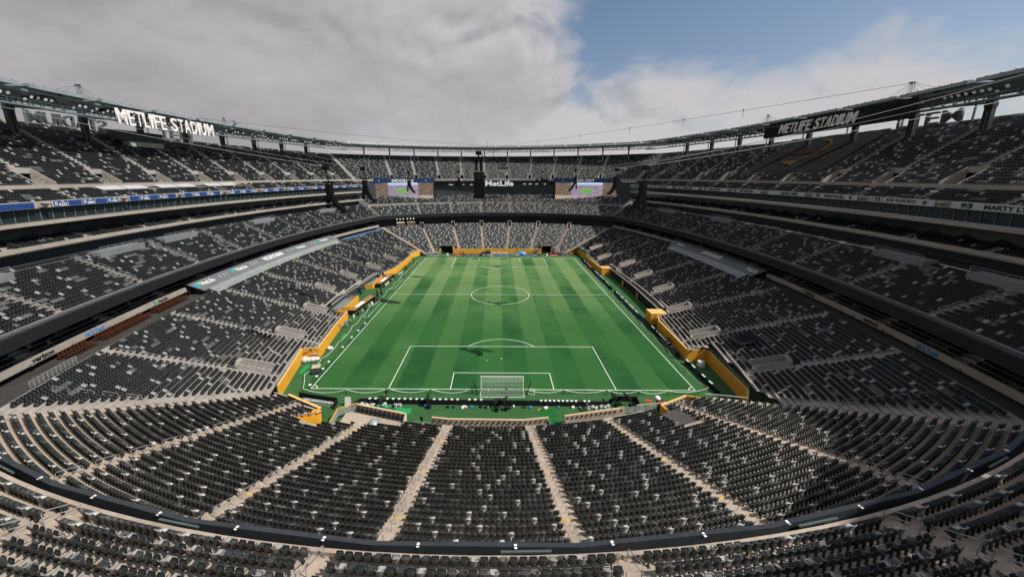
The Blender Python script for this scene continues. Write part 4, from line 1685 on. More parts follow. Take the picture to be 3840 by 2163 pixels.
wl = yellow_wall(WALL_L, 2.35, 'amber padded wall with a jog below the near left seats')
wr = yellow_wall(WALL_R, 2.5, 'amber padded wall with a deep jog below the near right seats')
on_wall(wr, 'wall_lettering', 'FIFA', WALL_R[4], WALL_R[3], 0.78, 1.5, 1.7, 0.75, WPRINT, -1)
on_wall(wr, 'wall_lettering', 'CLUB', WALL_R[4], WALL_R[3], 0.42, 1.4, 1.7, 0.75, WPRINT, -1)
MB().wall([(37.42, 17.6), (37.45, 18.3)], 0.9, 1.7, 0.05).build('dark_vent', DARK, wr)
yellow_wall(WALL_L_FAR, 2.3, 'amber padded wall below the far left seats')
yellow_wall(WALL_F1, 2.3, 'amber wall left of the far left tunnel', rail=False)
wf = yellow_wall(WALL_F2, 2.3, 'amber wall between the two far tunnels, behind the far goal', rail=False)
yellow_wall(WALL_F3, 2.3, 'amber wall right of the far right tunnel', rail=False)
wrf = yellow_wall(WALL_R_FAR, 2.4, 'amber padded wall below the far right seats')
for f in (0.35, 0.55):
    on_wall(wrf, 'wall_lettering', 'FIFA', WALL_R_FAR[0], WALL_R_FAR[1], f, 1.4, 1.6, 0.7, WPRINT, 1)
yellow_wall(WALL_L_MID, 2.2, 'dark grey retaining wall behind the left benches', m=LEDGREY)
yellow_wall(WALL_R_MID, 2.5, 'near-black retaining wall along the shaded right touchline', m=DARK)
# amber returns and boxes
for x, y, dx, dy, h, lab in ((40.2, 30.9, 4.0, 3.4, 2.75, 'amber box jutting from the near right wall'), (40.7, 77.7, 3.6, 3.0, 2.6, 'amber box jutting from the far right wall')):
    o = thing('wall_box', lab, 'wall', (x, y, 0), 'amber boxes on the right wall')
    MB().box((x, y, h / 2), (dx, dy, h)).build('body', YELLOW, o)
    MB().box((x, y, h + 0.04), (dx + 0.08, dy + 0.08, 0.07)).build('lid', WPRINT, o)
for (x, y0_, y1_) in ((42.1, 48.2, 49.0), (42.0, 60.8, 61.8)):
    tag(MB().box((x - 0.25, (y0_ + y1_) / 2, 0.95), (0.12, y1_ - y0_, 1.9)).build('wall_pad', YELLOW), 'amber pad on the dark right wall, %s the halfway line' % ('short of' if y0_ < 52 else 'beyond'), 'wall pad')
# left platforms by the benches
for k, (y0_, y1_, lab) in enumerate(((36.2, 45.4, 'amber-sided camera platform beside the nearer left bench'), (58.0, 69.0, 'amber-sided camera platform beside the farther left bench'))):
    o = thing('camera_deck', lab, 'platform', (-44.7, y0_, 0), 'left camera platforms')
    MB().box((-44.9, (y0_ + y1_) / 2, 0.55), (4.2, y1_ - y0_, 1.1)).build('deck', PLATF, o)
    MB().box((-42.6, (y0_ + y1_) / 2, 0.95), (0.2, y1_ - y0_, 1.9)).build('amber_side', YELLOW, o)
    MB().box((-44.0, y0_ - 0.12 if k else y1_ + 0.12, 0.8), (2.6, 0.18, 1.6)).build('amber_end', YELLOW, o)
    mb = MB()
    for i in range(5):
        x = -47.0 + i * 1.0
        mb.tube([(x, y1_ - 0.1, 1.1), (x, y1_ - 0.1, 2.1)], 0.03, 4)
    for hh in (1.6, 2.1):
        mb.tube([(-47.0, y1_ - 0.1, hh), (-42.9, y1_ - 0.1, hh)], 0.03, 4)
    mb.build('guard_rail', STEEL, o)
o = thing('field_steps', 'grey steel steps between amber cheeks on the left wall', 'steps', (-42.0, 33.2, 0))
mb = MB()
for i in range(6):
    mb.box((-41.0 - 0.42 * i, 33.3, 0.2 + 0.34 * i), (0.42, 1.5, 0.05))
mb.build('tread', STEEL, o)
for y in (31.9, 34.7):
    MB().wall([(-40.6, y), (-43.6, y)], 0, 2.3, 0.2).build('amber_cheek', YELLOW, o)

# ------------------------------------------------------------------ near end: front wall, platforms, tunnels
near_wall_pts = [[(-14.6, -9.5), (-14.4, -11.2)], [(-10.6, -10.0), (-8.0, -10.4), (3.0, -10.5), (6.8, -9.9)], [(9.3, -9.5), (17.7, -7.7), (19.0, -7.3)]]
labs = ['beige return wall by the near left platform', 'long beige front wall below the middle near seats', 'beige front wall below the near right block']
for pts, lab in zip(near_wall_pts, labs):
    o = thing('front_wall', lab, 'wall', (*pts[0], 0), 'near front walls')
    MB().wall(pts, 0, 1.75, 0.22).build('wall_body', CONC, o)
    mb = MB()
    mb.wall(pts, 1.753, 1.80, 0.27)
    mb.build('edge_trim', EDGE, o)
    mb = MB()
    for (x0, y0), (x1, y1) in zip(pts, pts[1:]):
        L = math.hypot(x1 - x0, y1 - y0)
        n = int(L / 0.75)
        nx_, ny_ = (y1 - y0) / L, -(x1 - x0) / L
        for i in range(n):
            f = (i + 0.5) / n
            mb.box((x0 + (x1 - x0) * f + nx_ * 0.2, y0 + (y1 - y0) * f + ny_ * 0.2, 1.45), (0.16, 0.2, 0.22), math.atan2(y1 - y0, x1 - x0))
    mb.build('shadow_ticks', DARK, o)  # dark blocks stand in for small post shadows on the wall
    if len(pts) > 2:
        x0, y0 = pts[-2] if lab.startswith('long') else pts[1]
        MB().box((x0 + 1.2, y0 + 0.35, 1.0), (1.5, 0.12, 1.6), math.atan2(pts[-1][1] - y0, pts[-1][0] - x0)).build('pale_gate', PLATF, o)
# slatted fence right of it
o = thing('slatted_fence', 'grey slatted barrier at the front of the near right block', 'fence', (19.0, -7.3, 0))
for i in range(6):
    MB().wall([(19.05, -7.32), (24.4, -6.5)], 0.75 + 0.17 * i, 0.75 + 0.17 * i + 0.09, 0.05).build('slat', STEEL, o)
for f in (0, 0.33, 0.66, 1):
    MB().box((19.05 + 5.35 * f, -7.32 + 0.82 * f, 0.9), (0.1, 0.14, 1.8)).build('post', STEEL, o)
MB().wall([(21.0, -7.0), (26.0, -6.2)], 1.85, 1.93, 0.12).build('amber_rail', EDGE, o)
# near left platform: concrete deck with parapet, fence and a covered buggy
o = thing('near_platform', 'pale concrete platform with posts at the near left corner of the pitch', 'platform', (-19, -10.5, 0))
MB().add([(-24.3, -8.2, 1.0), (-22.8, -7.3, 1.0), (-14.7, -9.6, 1.0), (-14.5, -12.6, 1.0), (-21.0, -12.8, 1.0), (-24.6, -13.2, 1.0)], [(0, 5, 4, 3, 2, 1)]).build('deck', CONC, o)
MB().wall([(-22.8, -7.2), (-14.6, -9.5)], 0.0, 1.9, 0.3).build('front_parapet', CONC, o)
MB().wall([(-22.8, -7.2), (-14.6, -9.5)], 1.903, 1.96, 0.34).build('edge_trim', EDGE, o)
mb = MB()
for i in range(11):
    f = (i + 0.5) / 11
    mb.box((-22.8 + 8.2 * f - 0.1, -7.2 - 2.3 * f - 0.45, 1.45), (0.14, 0.7, 0.9), -0.27)
mb.build('stub_fin', DARK, o)
MB().box((-19.2, -8.45, 1.35), (2.4, 0.08, 0.9), -0.27).build('pale_gate', PLATF, o)
for (ax, ay, bx, by) in ((-25.3, -8.6, -22.8, -7.2), (-25.0, -13.0, -25.3, -8.6)):
    for i in range(6):
        MB().wall([(ax, ay), (bx, by)], 0.9 + 0.19 * i, 0.9 + 0.19 * i + 0.07, 0.05).build('fence_slat', STEEL, o)
    MB().wall([(ax, ay), (bx, by)], 2.08, 2.16, 0.14).build('amber_rail', YELLOW, o)
for i in range(7):
    q = Vector((-21.5 + i * 1.15, -12.2 - 0.03 * i, 1.0))
    MB().tube([q, q + Zv(1.1)], 0.035, 5).build('post', STEEL, o)
MB().tube([(-14.7, -9.7, 2.1), (-14.5, -12.6, 2.1)], 0.03, 4).build('top_rail', STEEL, o)
o = thing('covered_bundle', 'shiny grey sheet over a bundle on the near left platform', 'bundle', (-19.0, -11.0, 1.0))
mb = MB()
mb.ball((-19.0, -11.0, 1.1), 0.95, 12, 6, 0.95)
mb.build('sheet', mat('grey_foil', (0.42, 0.44, 0.46), 0.25, 0.6, 0.35, 6, metal=0.4, bump=0.8), o, smooth=True)
# dark notch with rail between platform and wall
o = thing('notch_rail', 'steel guard rail round a dark stairwell at the near left front', 'rail', (-12.5, -11.2, 0))
mb = MB()
for i in range(5):
    q = Vector((-14.2 + i * 0.9, -11.5, 0.9))
    mb.tube([q, q + Zv(1.1)], 0.03, 4)
mb.tube([(-14.2, -11.5, 2.0), (-10.6, -11.5, 2.0)], 0.03, 4)
mb.tube([(-14.2, -11.5, 1.5), (-10.6, -11.5, 1.5)], 0.025, 4)
mb.build('rail', STEEL, o)
MB().box((-12.5, -10.9, 0.5), (3.6, 0.1, 1.0)).build('dark_panel', DSTEEL, o)
o = thing('notch_rail', 'steel guard rail round the small gap in the near front wall', 'rail', (8.0, -11.3, 0))
mb = MB()
for (ax, ay, bx, by) in ((6.9, -9.9, 7.0, -11.6), (9.2, -11.5, 9.3, -9.6), (7.0, -11.6, 9.2, -11.5)):
    mb.wall([(ax, ay), (bx, by)], 0.2, 1.5, 0.06)
mb.build('panel', STEEL, o)

# tunnel at the near left: amber drape walls, grey top rails
o = thing('tunnel_entrance', 'open tunnel lined with a bulging amber drape at the near left corner', 'tunnel', (-28.4, -11, 0))
mb = MB()
A_, B_ = Vector((-27.7, -9.0, 0)), Vector((-30.9, -11.95, 0))
nseg, nz = 12, 5
for i in range(nseg + 1):
    for j in range(nz + 1):
        f, g = i / nseg, j / nz
        p = A_ + (B_ - A_) * f + Vector((0.68, -0.73, 0)) * (0.10 * math.sin(f * 9) * math.sin(g * 3.1) + 0.04 * math.sin(f * 23 + g * 5))
        mb.v.append((p.x, p.y, 0.02 + 2.55 * g))
for i in range(nseg):
    for j in range(nz):
        k = i * (nz + 1) + j
        mb.f.append((k, k + nz + 1, k + nz + 2, k + 1))
mb.build('left_drape', YELLOW, o, smooth=True)
mb = MB()
C_ = Vector((-25.5, -14.0, 0))
for i in range(nseg + 1):
    for j in range(nz + 1):
        f, g = i / nseg, j / nz
        p = B_ + (C_ - B_) * f + Vector((0.4, 0.9, 0)) * (0.12 * math.sin(f * 7) * math.sin(g * 3.1) + 0.03 * math.sin(f * 19))
        mb.v.append((p.x, p.y, 0.02 + 2.5 * g))
for i in range(nseg):
    for j in range(nz):
        k = i * (nz + 1) + j
        mb.f.append((k, k + nz + 1, k + nz + 2, k + 1))
mb.build('rear_drape', YELLOW, o, smooth=True)
MB().wall([(-31.1, -12.15), (-25.4, -14.2)], 2.0, 3.25, 0.18).build('grey_top_panel', mat('blue_grey_panel', (0.19, 0.22, 0.25), 0.5, 0.3, 0.1), o)
MB().wall([(-31.1, -12.15), (-25.4, -14.2)], 3.253, 3.32, 0.26).build('top_rail', STEEL, o)
MB().wall([(-27.8, -8.85), (-34.7, -5.4)], 0.0, 2.3, 0.22).build('black_front_wall', DARK, o)
MB().wall([(-27.8, -8.85), (-34.7, -5.4)], 2.303, 2.4, 0.4).build('amber_coping', WPRINT, o)
MB().wall([(-34.7, -5.4), (-37.9, -4.2)], 1.9, 1.98, 0.06).build('white_rail', WHITE, o)
# printed motif on the drape: plain rays and a disc
mb = MB()
dr = (B_ - C_).normalized()
for i in range(7):
    th = R(20 + i * 22)
    c = (B_ + C_) / 2 + Vector((0.4, 0.9, 0)) * 0.2 + Zv(1.0)
    p0 = c - dr * math.cos(th) * 0.5 + Zv(math.sin(th) * 0.45)
    p1 = c - dr * math.cos(th) * 1.1 + Zv(math.sin(th) * 1.0)
    mb.beam(p0, p1, 0.03, 0.12)
mb.build('printed_rays', PRINT, o)

# tunnel with flat grey roof at the near right
o = thing('covered_tunnel', 'flat dark grey roof over the tunnel at the near right corner', 'tunnel', (25.2, -12, 0))
rq = [Vector(p) for p in ((22.7, -11.3, 3.5), (25.5, -10.3, 3.5), (27.8, -12.6, 3.5), (24.2, -14.0, 3.5))]
MB().hexa([p - Zv(0.15) for p in rq], rq).build('roof', mat('dark_roof_felt', (0.075, 0.072, 0.070), 0.85, 0.2, 0.12, 2, grime=0.2), o)
for i in range(6):
    MB().wall([(24.2, -14.05), (27.9, -12.65)], 2.4 + 0.22 * i, 2.4 + 0.22 * i + 0.12, 0.05).build('side_slat', STEEL, o)
MB().wall([(24.2, -14.05), (22.7, -11.3)], 0, 3.3, 0.12).build('dark_side', DARK, o)
MB().wall([(25.4, -10.3), (24.6, -7.3)], 0, 2.2, 0.2).build('amber_side', YELLOW, o)
MB().wall([(24.6, -7.2), (29.8, -4.6)], 0.0, 2.0, 0.22).build('front_wall', CONC, o)
MB().wall([(24.6, -7.2), (29.8, -4.6)], 2.003, 2.08, 0.3).build('coping', WPRINT, o)
mb = MB()
for i in range(7):
    f = (i + 0.5) / 7
    mb.box((24.6 + 5.2 * f + 0.1, -7.2 + 2.6 * f - 0.2, 1.7), (0.16, 0.2, 0.22), 0.46)
mb.build('shadow_ticks', DARK, o)  # dark blocks in place of shadow ticks along this wall
MB().wall([(29.8, -4.6), (32.3, -5.5), (38.4, -6.6)], 0.0, 2.1, 0.2).build('side_wall', YELLOW, o)
MB().wall([(32.3, -5.4), (38.3, -6.4)], 2.9, 2.97, 0.06).build('white_rail', WHITE, o)
# far tunnels
for x0, x1, lab in ((-28.0, -22.5, 'dark tunnel with a grey roof, left of the far goal'), (20.3, 25.0, 'dark tunnel with a grey roof, right of the far goal')):
    o = thing('far_tunnel', lab, 'tunnel', ((x0 + x1) / 2, 114, 0), 'far tunnels')
    MB().box(((x0 + x1) / 2, 116.9, 3.9), (x1 - x0 + 0.6, 5.0, 0.18)).build('roof', mat('dark_grey_roof', (0.09, 0.09, 0.09), 0.8, 0.2, 0.15), o)
    for x in (x0, x1):
        MB().box((x, 116.8, 1.95), (0.2, 4.8, 3.8)).build('side_wall', YELLOW if (x == x1) == (x0 < 0) else DARK, o)
    MB().box(((x0 + x1) / 2, 119.3, 1.9), (x1 - x0, 0.2, 3.8)).build('dark_back', DARK, o)

# ================================================================== GOALS
NET = bpy.data.materials.new('white_goal_net')
NET.use_nodes = True
NET.node_tree.nodes['Principled BSDF'].inputs['Base Color'].default_value = (0.8, 0.8, 0.8, 1)
for gy, s, lab in ((0.0, -1, 'white goal at the near end, seen from behind'), (105.0, 1, 'white goal at the far end')):
    o = thing('goal', lab, 'goal', (0, gy, 0), 'goals')
    for x in (-3.72, 3.72):
        MB().tube([(x, gy, 0), (x, gy, 2.5)], 0.075, 8).build('post', WHITE, o)
        MB().tube([(x, gy, 0.05), (x * 1.02, gy + s * 2.35, 0.05)], 0.05, 6).build('ground_bar', WHITE, o)
    MB().tube([(-3.79, gy, 2.5), (3.79, gy, 2.5)], 0.075, 8).build('crossbar', WHITE, o)
    MB().tube([(-3.8, gy + s * 2.35, 0.05), (3.8, gy + s * 2.35, 0.05)], 0.05, 6).build('back_bar', WHITE, o)
    # net strands as thin tubes: roof, back and sides
    mb = MB()
    nx_ = 32
    def strand(pts, r=0.009 if s < 0 else 0.014):
        mb.tube(pts, r, 3)
    for i in range(nx_ + 1):
        x = -3.66 + 7.32 * i / nx_
        strand([(x, gy, 2.46), (x, gy + s * 1.5, 2.36), (x, gy + s * 2.3, 0.06)])
    for j in range(5):
        strand([(-3.66, gy + s * 1.5 * (j + 1) / 5, 2.44 - 0.02 * j), (3.66, gy + s * 1.5 * (j + 1) / 5, 2.44 - 0.02 * j)])
    for j in range(9):
        f = (j + 1) / 10
        strand([(-3.66, gy + s * (1.5 + 0.8 * f), 2.36 - 2.3 * f), (3.66, gy + s * (1.5 + 0.8 * f), 2.36 - 2.3 * f)])
    for x in (-3.68, 3.68):
        for j in range(8):
            z = 0.3 + j * 0.27
            strand([(x, gy, z), (x, gy + s * (2.3 - 0.8 * z / 2.36), z)])
        for j in range(7):
            y = gy + s * (0.2 + 0.3 * j)
            strand([(x, y, 0.05), (x, y, min(2.42, 2.36 * (2.3 - 0.3 * j) / 0.8))])
    mb.build('net', NET, o)
    if s < 0:
        for x in (-1, 1):
            MB().tube([(x * 4.25, gy - 1.5, 0), (x * 4.9, gy - 1.9, 2.75)], 0.08, 6).build('net_stanchion', DARK, o)

# ball on the near goal line, mini goal
tag(MB().ball((-2.45, -0.45, 0.12), 0.11, 8, 6).build('football', WHITE, smooth=True), 'white football resting in the near goal', 'ball')
tag(MB().ball((-3.0, 10.0, 0.12), 0.11, 8, 6).build('football', WHITE, smooth=True), 'white football lying in the near penalty area', 'ball')
o = thing('mini_goal', 'small white training goal right of the near goal', 'goal', (5.2, -1.2, 0))
mb = MB()
mb.tube([(4.5, -1.3, 0), (4.5, -0.7, 0.7), (5.6, -0.9, 0.7), (5.6, -1.5, 0)], 0.04, 5)
mb.tube([(4.5, -1.3, 0.03), (5.6, -1.5, 0.03)], 0.04, 5)
mb.build('frame', WHITE, o)

# ================================================================== ROPE BARRIERS
def rope_line(posts, label, sag=0.35, h=0.95):
    o = thing('rope_barrier', label, 'barrier', (*posts[0], 0), 'white rope barriers round the pitch')
    for x, y in posts:
        MB().tube([(x, y, 0), (x, y, h)], 0.05, 5).build('post', DARK, o)
    for (x0, y0), (x1, y1) in zip(posts, posts[1:]):
        pts = []
        for i in range(9):
            f = i / 8
            pts.append((x0 + (x1 - x0) * f, y0 + (y1 - y0) * f, h - 0.03 - sag * 4 * f * (1 - f)))
        MB().tube(pts, 0.042, 4).build('rope', ROPE, o)


rope_line([(-34.6, -1.5), (-27.0, -1.7), (-19.7, -1.3), (-12.4, -1.4), (-5.2, -1.4)], 'white rope on black posts left of the near goal', 0.75)
rope_line([(4.4, -1.5), (10.6, -1.4), (18.0, -1.4), (23.4, -1.6), (28.5, -1.5), (35.9, -0.6)], 'white rope on black posts right of the near goal', 0.6)
rope_line([(35.9, -0.6), (35.2, 6.0), (35.3, 13.8), (35.3, 21.5), (35.3, 28.6), (35.1, 35.7), (35.2, 43.5), (35.2, 52), (35.2, 61), (35.2, 70), (35.2, 79), (35.3, 88), (35.3, 97), (35.0, 106)], 'white rope on posts along the right touchline', 0.45)
rope_line([(-34.6, -1.5), (-36.7, 3.2), (-36.3, 9.1), (-36.1, 16.6), (-36.4, 25.4), (-36.6, 31.8), (-37.0, 39.2), (-36.0, 46.3), (-36.5, 54), (-36.3, 62.2), (-36.4, 72), (-36.2, 83), (-36.0, 94), (-35.6, 104)], 'white rope on posts along the left touchline', 0.5)
rope_line([(-34.5, 106.8), (-26, 107), (-17, 106.8), (-9, 106.8)], 'white rope left of the far goal', 0.6)
rope_line([(9, 106.8), (17, 106.8), (26, 107), (35, 106.4)], 'white rope right of the far goal', 0.6)
# flat white cone markers on the left apron
for i, (x, y) in enumerate(((-34.7, 1.0), (-34.9, 3.9), (-35.0, 6.6), (-35.1, 9.3), (-35.0, 15.8), (-35.0, 20.8), (-34.9, 24.6), (-34.8, 29.0))):
    mb = MB()
    mb.tube([(x, y, 0.01), (x, y, 0.10), (x, y, 0.14)], 0.26, 7)
    tag(mb.build('disc_marker', WHITE), 'flat white disc marker on the left apron, number %s up from the near corner' % ('one', 'two', 'three', 'four', 'five', 'six', 'seven', 'eight')[i], 'marker', 'white disc markers')

# ================================================================== ADVERTISING BOARDS
def board_run(pts, h, label, m=BLACKC, panel=2.6, th=0.14, plates=None, lean=0.0):
    o = thing('advertising_board', label, 'board', (*pts[0], 0), 'advertising boards')
    for (x0, y0), (x1, y1) in zip(pts, pts[1:]):
        L = math.hypot(x1 - x0, y1 - y0)
        n = max(1, round(L / panel))
        for i in range(n):
            f0, f1 = (i + 0.004) / n, (i + 0.996) / n
            MB().wall([(x0 + (x1 - x0) * f0, y0 + (y1 - y0) * f0), (x0 + (x1 - x0) * f1, y0 + (y1 - y0) * f1)], 0.02, h, th).build('panel', m, o)
    if plates:
        for (x0, y0), (x1, y1), n in plates:
            for i in range(n):
                f = (i + 0.5) / n
                if rnd.random() < 0.3:
                    continue
                MB().box((x0 + (x1 - x0) * f, y0 + (y1 - y0) * f, h + 0.02), (0.36, 0.34, 0.10), math.atan2(y1 - y0, x1 - x0)).build('white_plate', WHITE, o)
    return o


board_run([(-34.6, -2.7), (-27.4, -4.2), (-27.3, -5.9)], 0.95, 'short black board run at the near left corner')
board_run([(-24.4, -5.6), (-23.6, -4.3), (17.0, -4.75), (19.0, -3.2), (22.4, -3.3), (22.2, -5.3)], 0.95, 'long run of black boards behind the near goal, dotted with white plates',
          plates=[((-22.4, -4.3), (-3.0, -4.45), 20), ((6.0, -4.6), (14.5, -4.7), 12)])
r1 = board_run([(37.0, 55.0), (36.9, 34.0), (37.0, 30.5)], 0.95, 'dark boards with white plates beyond the near right amber box', m=NAVY, plates=[((36.95, 53.5), (36.9, 34.5), 26)])
r2 = board_run([(37.0, 29.8), (36.8, 11.5)], 1.0, 'black boards below the near right jog', plates=[((36.95, 26.5), (36.8, 14.5), 20)])
r3 = board_run([(37.0, 9.6), (37.2, -1.8)], 0.95, 'black boards beside the near right corner flag', plates=[((37.0, 9.4), (37.2, 0.5), 16)])
r4 = board_run([(37.2, 103), (37.0, 57.0)], 0.95, 'dark boards along the far right touchline', m=mat('deep_blue_board', (0.012, 0.02, 0.06), 0.5, 0.3, 0.1), plates=[((37.1, 100), (37.0, 58), 44)])
text('lettering', 'motorola', (36.70, 16.3, 0.55), (0, -1, 0), (0, 0, 1), 6.4, 0.85, mat('dim_white_print', (0.30, 0.31, 0.32), 0.6, 0.2, 0.05), r2, bold=0.0, depth=0.02)
text('lettering', 'Lenovo', (36.78, 27.5, 0.55), (0, -1, 0), (0, 0, 1), 3.4, 0.55, mat('dim_blue_print', (0.08, 0.13, 0.30), 0.6, 0.2, 0.05), r2, bold=0.0, depth=0.02)
text('lettering', 'FIFA', (36.88, 5.2, 0.5), (0, -1, 0), (0, 0, 1), 1.9, 0.55, mat('dim_blue_print', (0.08, 0.13, 0.30), 0.6, 0.2, 0.05), r3, bold=0.0, depth=0.02)
text('lettering', 'BANK OF AMERICA', (36.76, 41.5, 0.52), (0, -1, 0), (0, 0, 1), 10.5, 0.5, mat('dim_white_print', (0.30, 0.31, 0.32), 0.6, 0.2, 0.05), r1, bold=0.0, depth=0.02)
# red and blue board sections on the far right
for (ya, yb, cc, lab) in ((96.5, 92.0, (0.02, 0.10, 0.12), 'teal board by the far right corner'), (90.5, 84.5, (0.35, 0.02, 0.03), 'red board on the far right touchline'), (74.0, 70.0, (0.03, 0.08, 0.32), 'blue board on the right touchline')):
    o = thing('advertising_board', lab, 'board', (36.85, ya, 0), 'advertising boards')
    MB().wall([(36.82, ya), (36.82, yb)], 0.02, 0.98, 0.1).build('panel', mat('board_print_%d' % int(ya), cc, 0.6, 0.2, 0.05), o)
# far boards with names
FB = [(-34.4, -27.0, (0.015, 0.20, 0.20), 'Hisense', 'teal board at the far left', (0.5, 0.6, 0.6)),
      (-21.9, -17.9, (0.45, 0.02, 0.03), 'cola', 'red board left of the far goal', (0.5, 0.5, 0.5)),
      (-17.8, -8.0, (0.02, 0.02, 0.03), 'QATAR AIRWAYS', 'black board with white capitals left of the far goal', (0.5, 0.5, 0.5)),
      (-7.9, 9.4, (0.36, 0.42, 0.52), 'BANK OF AMERICA', 'pale blue board behind the far goal', (0.08, 0.10, 0.22)),
      (9.5, 19.6, (0.01, 0.04, 0.16), 'Michelob ULTRA', 'navy board right of the far goal', (0.5, 0.55, 0.6)),
      (23.3, 28.0, (0.45, 0.02, 0.05), 'adidas', 'red board right of the far right tunnel', (0.6, 0.5, 0.5)),
      (28.1, 34.6, (0.01, 0.05, 0.05), 'PIF', 'dark board by the far right corner', (0.3, 0.4, 0.4))]
for i, (x0, x1, cc, tx, lab, tc_) in enumerate(FB):
    o = thing('advertising_board', lab, 'board', (x0, 109.2, 0), 'advertising boards')
    n = max(1, round((x1 - x0) / 2.6))
    for k in range(n):
        MB().wall([(x0 + (x1 - x0) * (k + 0.004) / n, 109.2), (x0 + (x1 - x0) * (k + 0.996) / n, 109.2)], 0.02, 1.0, 0.14).build('panel', mat('far_board_%d' % i, cc, 0.55, 0.3, 0.05), o)
    xc = (x0 + x1) / 2 + (1.6 if i == 3 else 0)
    text('lettering', tx, (xc, 109.1, 0.52), (1, 0, 0), (0, 0, 1), (x1 - x0) * (0.62 if i != 3 else 0.6), 0.6, mat('far_print_%d' % i, tc_, 0.6, 0.2, 0.05), o, bold=0.03, depth=0.03)
    if i == 3:
        for k, c3 in enumerate(((0.05, 0.12, 0.40), (0.55, 0.30, 0.12))):
            MB().add([(x0 + 0.6 + k * 1.5, 109.11, 0.1), (x0 + 1.8 + k * 1.5, 109.11, 0.1), (x0 + 2.5 + k * 1.5, 109.11, 0.92), (x0 + 1.3 + k * 1.5, 109.11, 0.92)], [(0, 1, 2, 3)]).build('printed_stripe', mat('stripe_%d' % k, c3, 0.6, 0.2, 0.05), o)

# ================================================================== CLUB CANOPIES
CYAN = mat('cyan_emblem', (0.02, 0.32, 0.48), 0.5, 0.3, 0.05)
LIME = mat('lime_emblem', (0.28, 0.52, 0.10), 0.5, 0.3, 0.05)
TXTW = mat('white_print', (0.66, 0.67, 0.68), 0.6, 0.2, 0.05)
GREYP = mat('pale_grey_print', (0.40, 0.42, 0.44), 0.6, 0.2, 0.05)
BLUEP = mat('blue_print', (0.015, 0.20, 0.52), 0.6, 0.2, 0.05)
BLACKP = mat('black_print', (0.02, 0.02, 0.02), 0.6, 0.2, 0.05)


def emblem(par, c, r, u, size):
    """two overlapping leaf-shaped halves, cyan and lime"""
    r, u = Vector(r).normalized(), Vector(u).normalized()
    n = r.cross(u)
    for s, m, sh in ((-1, CYAN, -0.28), (1, LIME, 0.28)):
        pts = [(-0.45, -0.5), (0.1, -0.5), (0.45, 0.0), (0.1, 0.5), (-0.45, 0.5), (-0.1, 0.0)] if s < 0 else [(-0.1, 0.5), (0.45, 0.5), (0.45, -0.1), (0.15, -0.5), (0.2, 0.05)]
        o_ = Vector((0, 0, 0))
        MB().add([Vector(c) + r * ((x + sh) * size) + u * (y * size) + n * (0.012 + 0.004 * (s > 0)) for x, y in pts], [tuple(range(len(pts)))]).build('emblem', m, par)


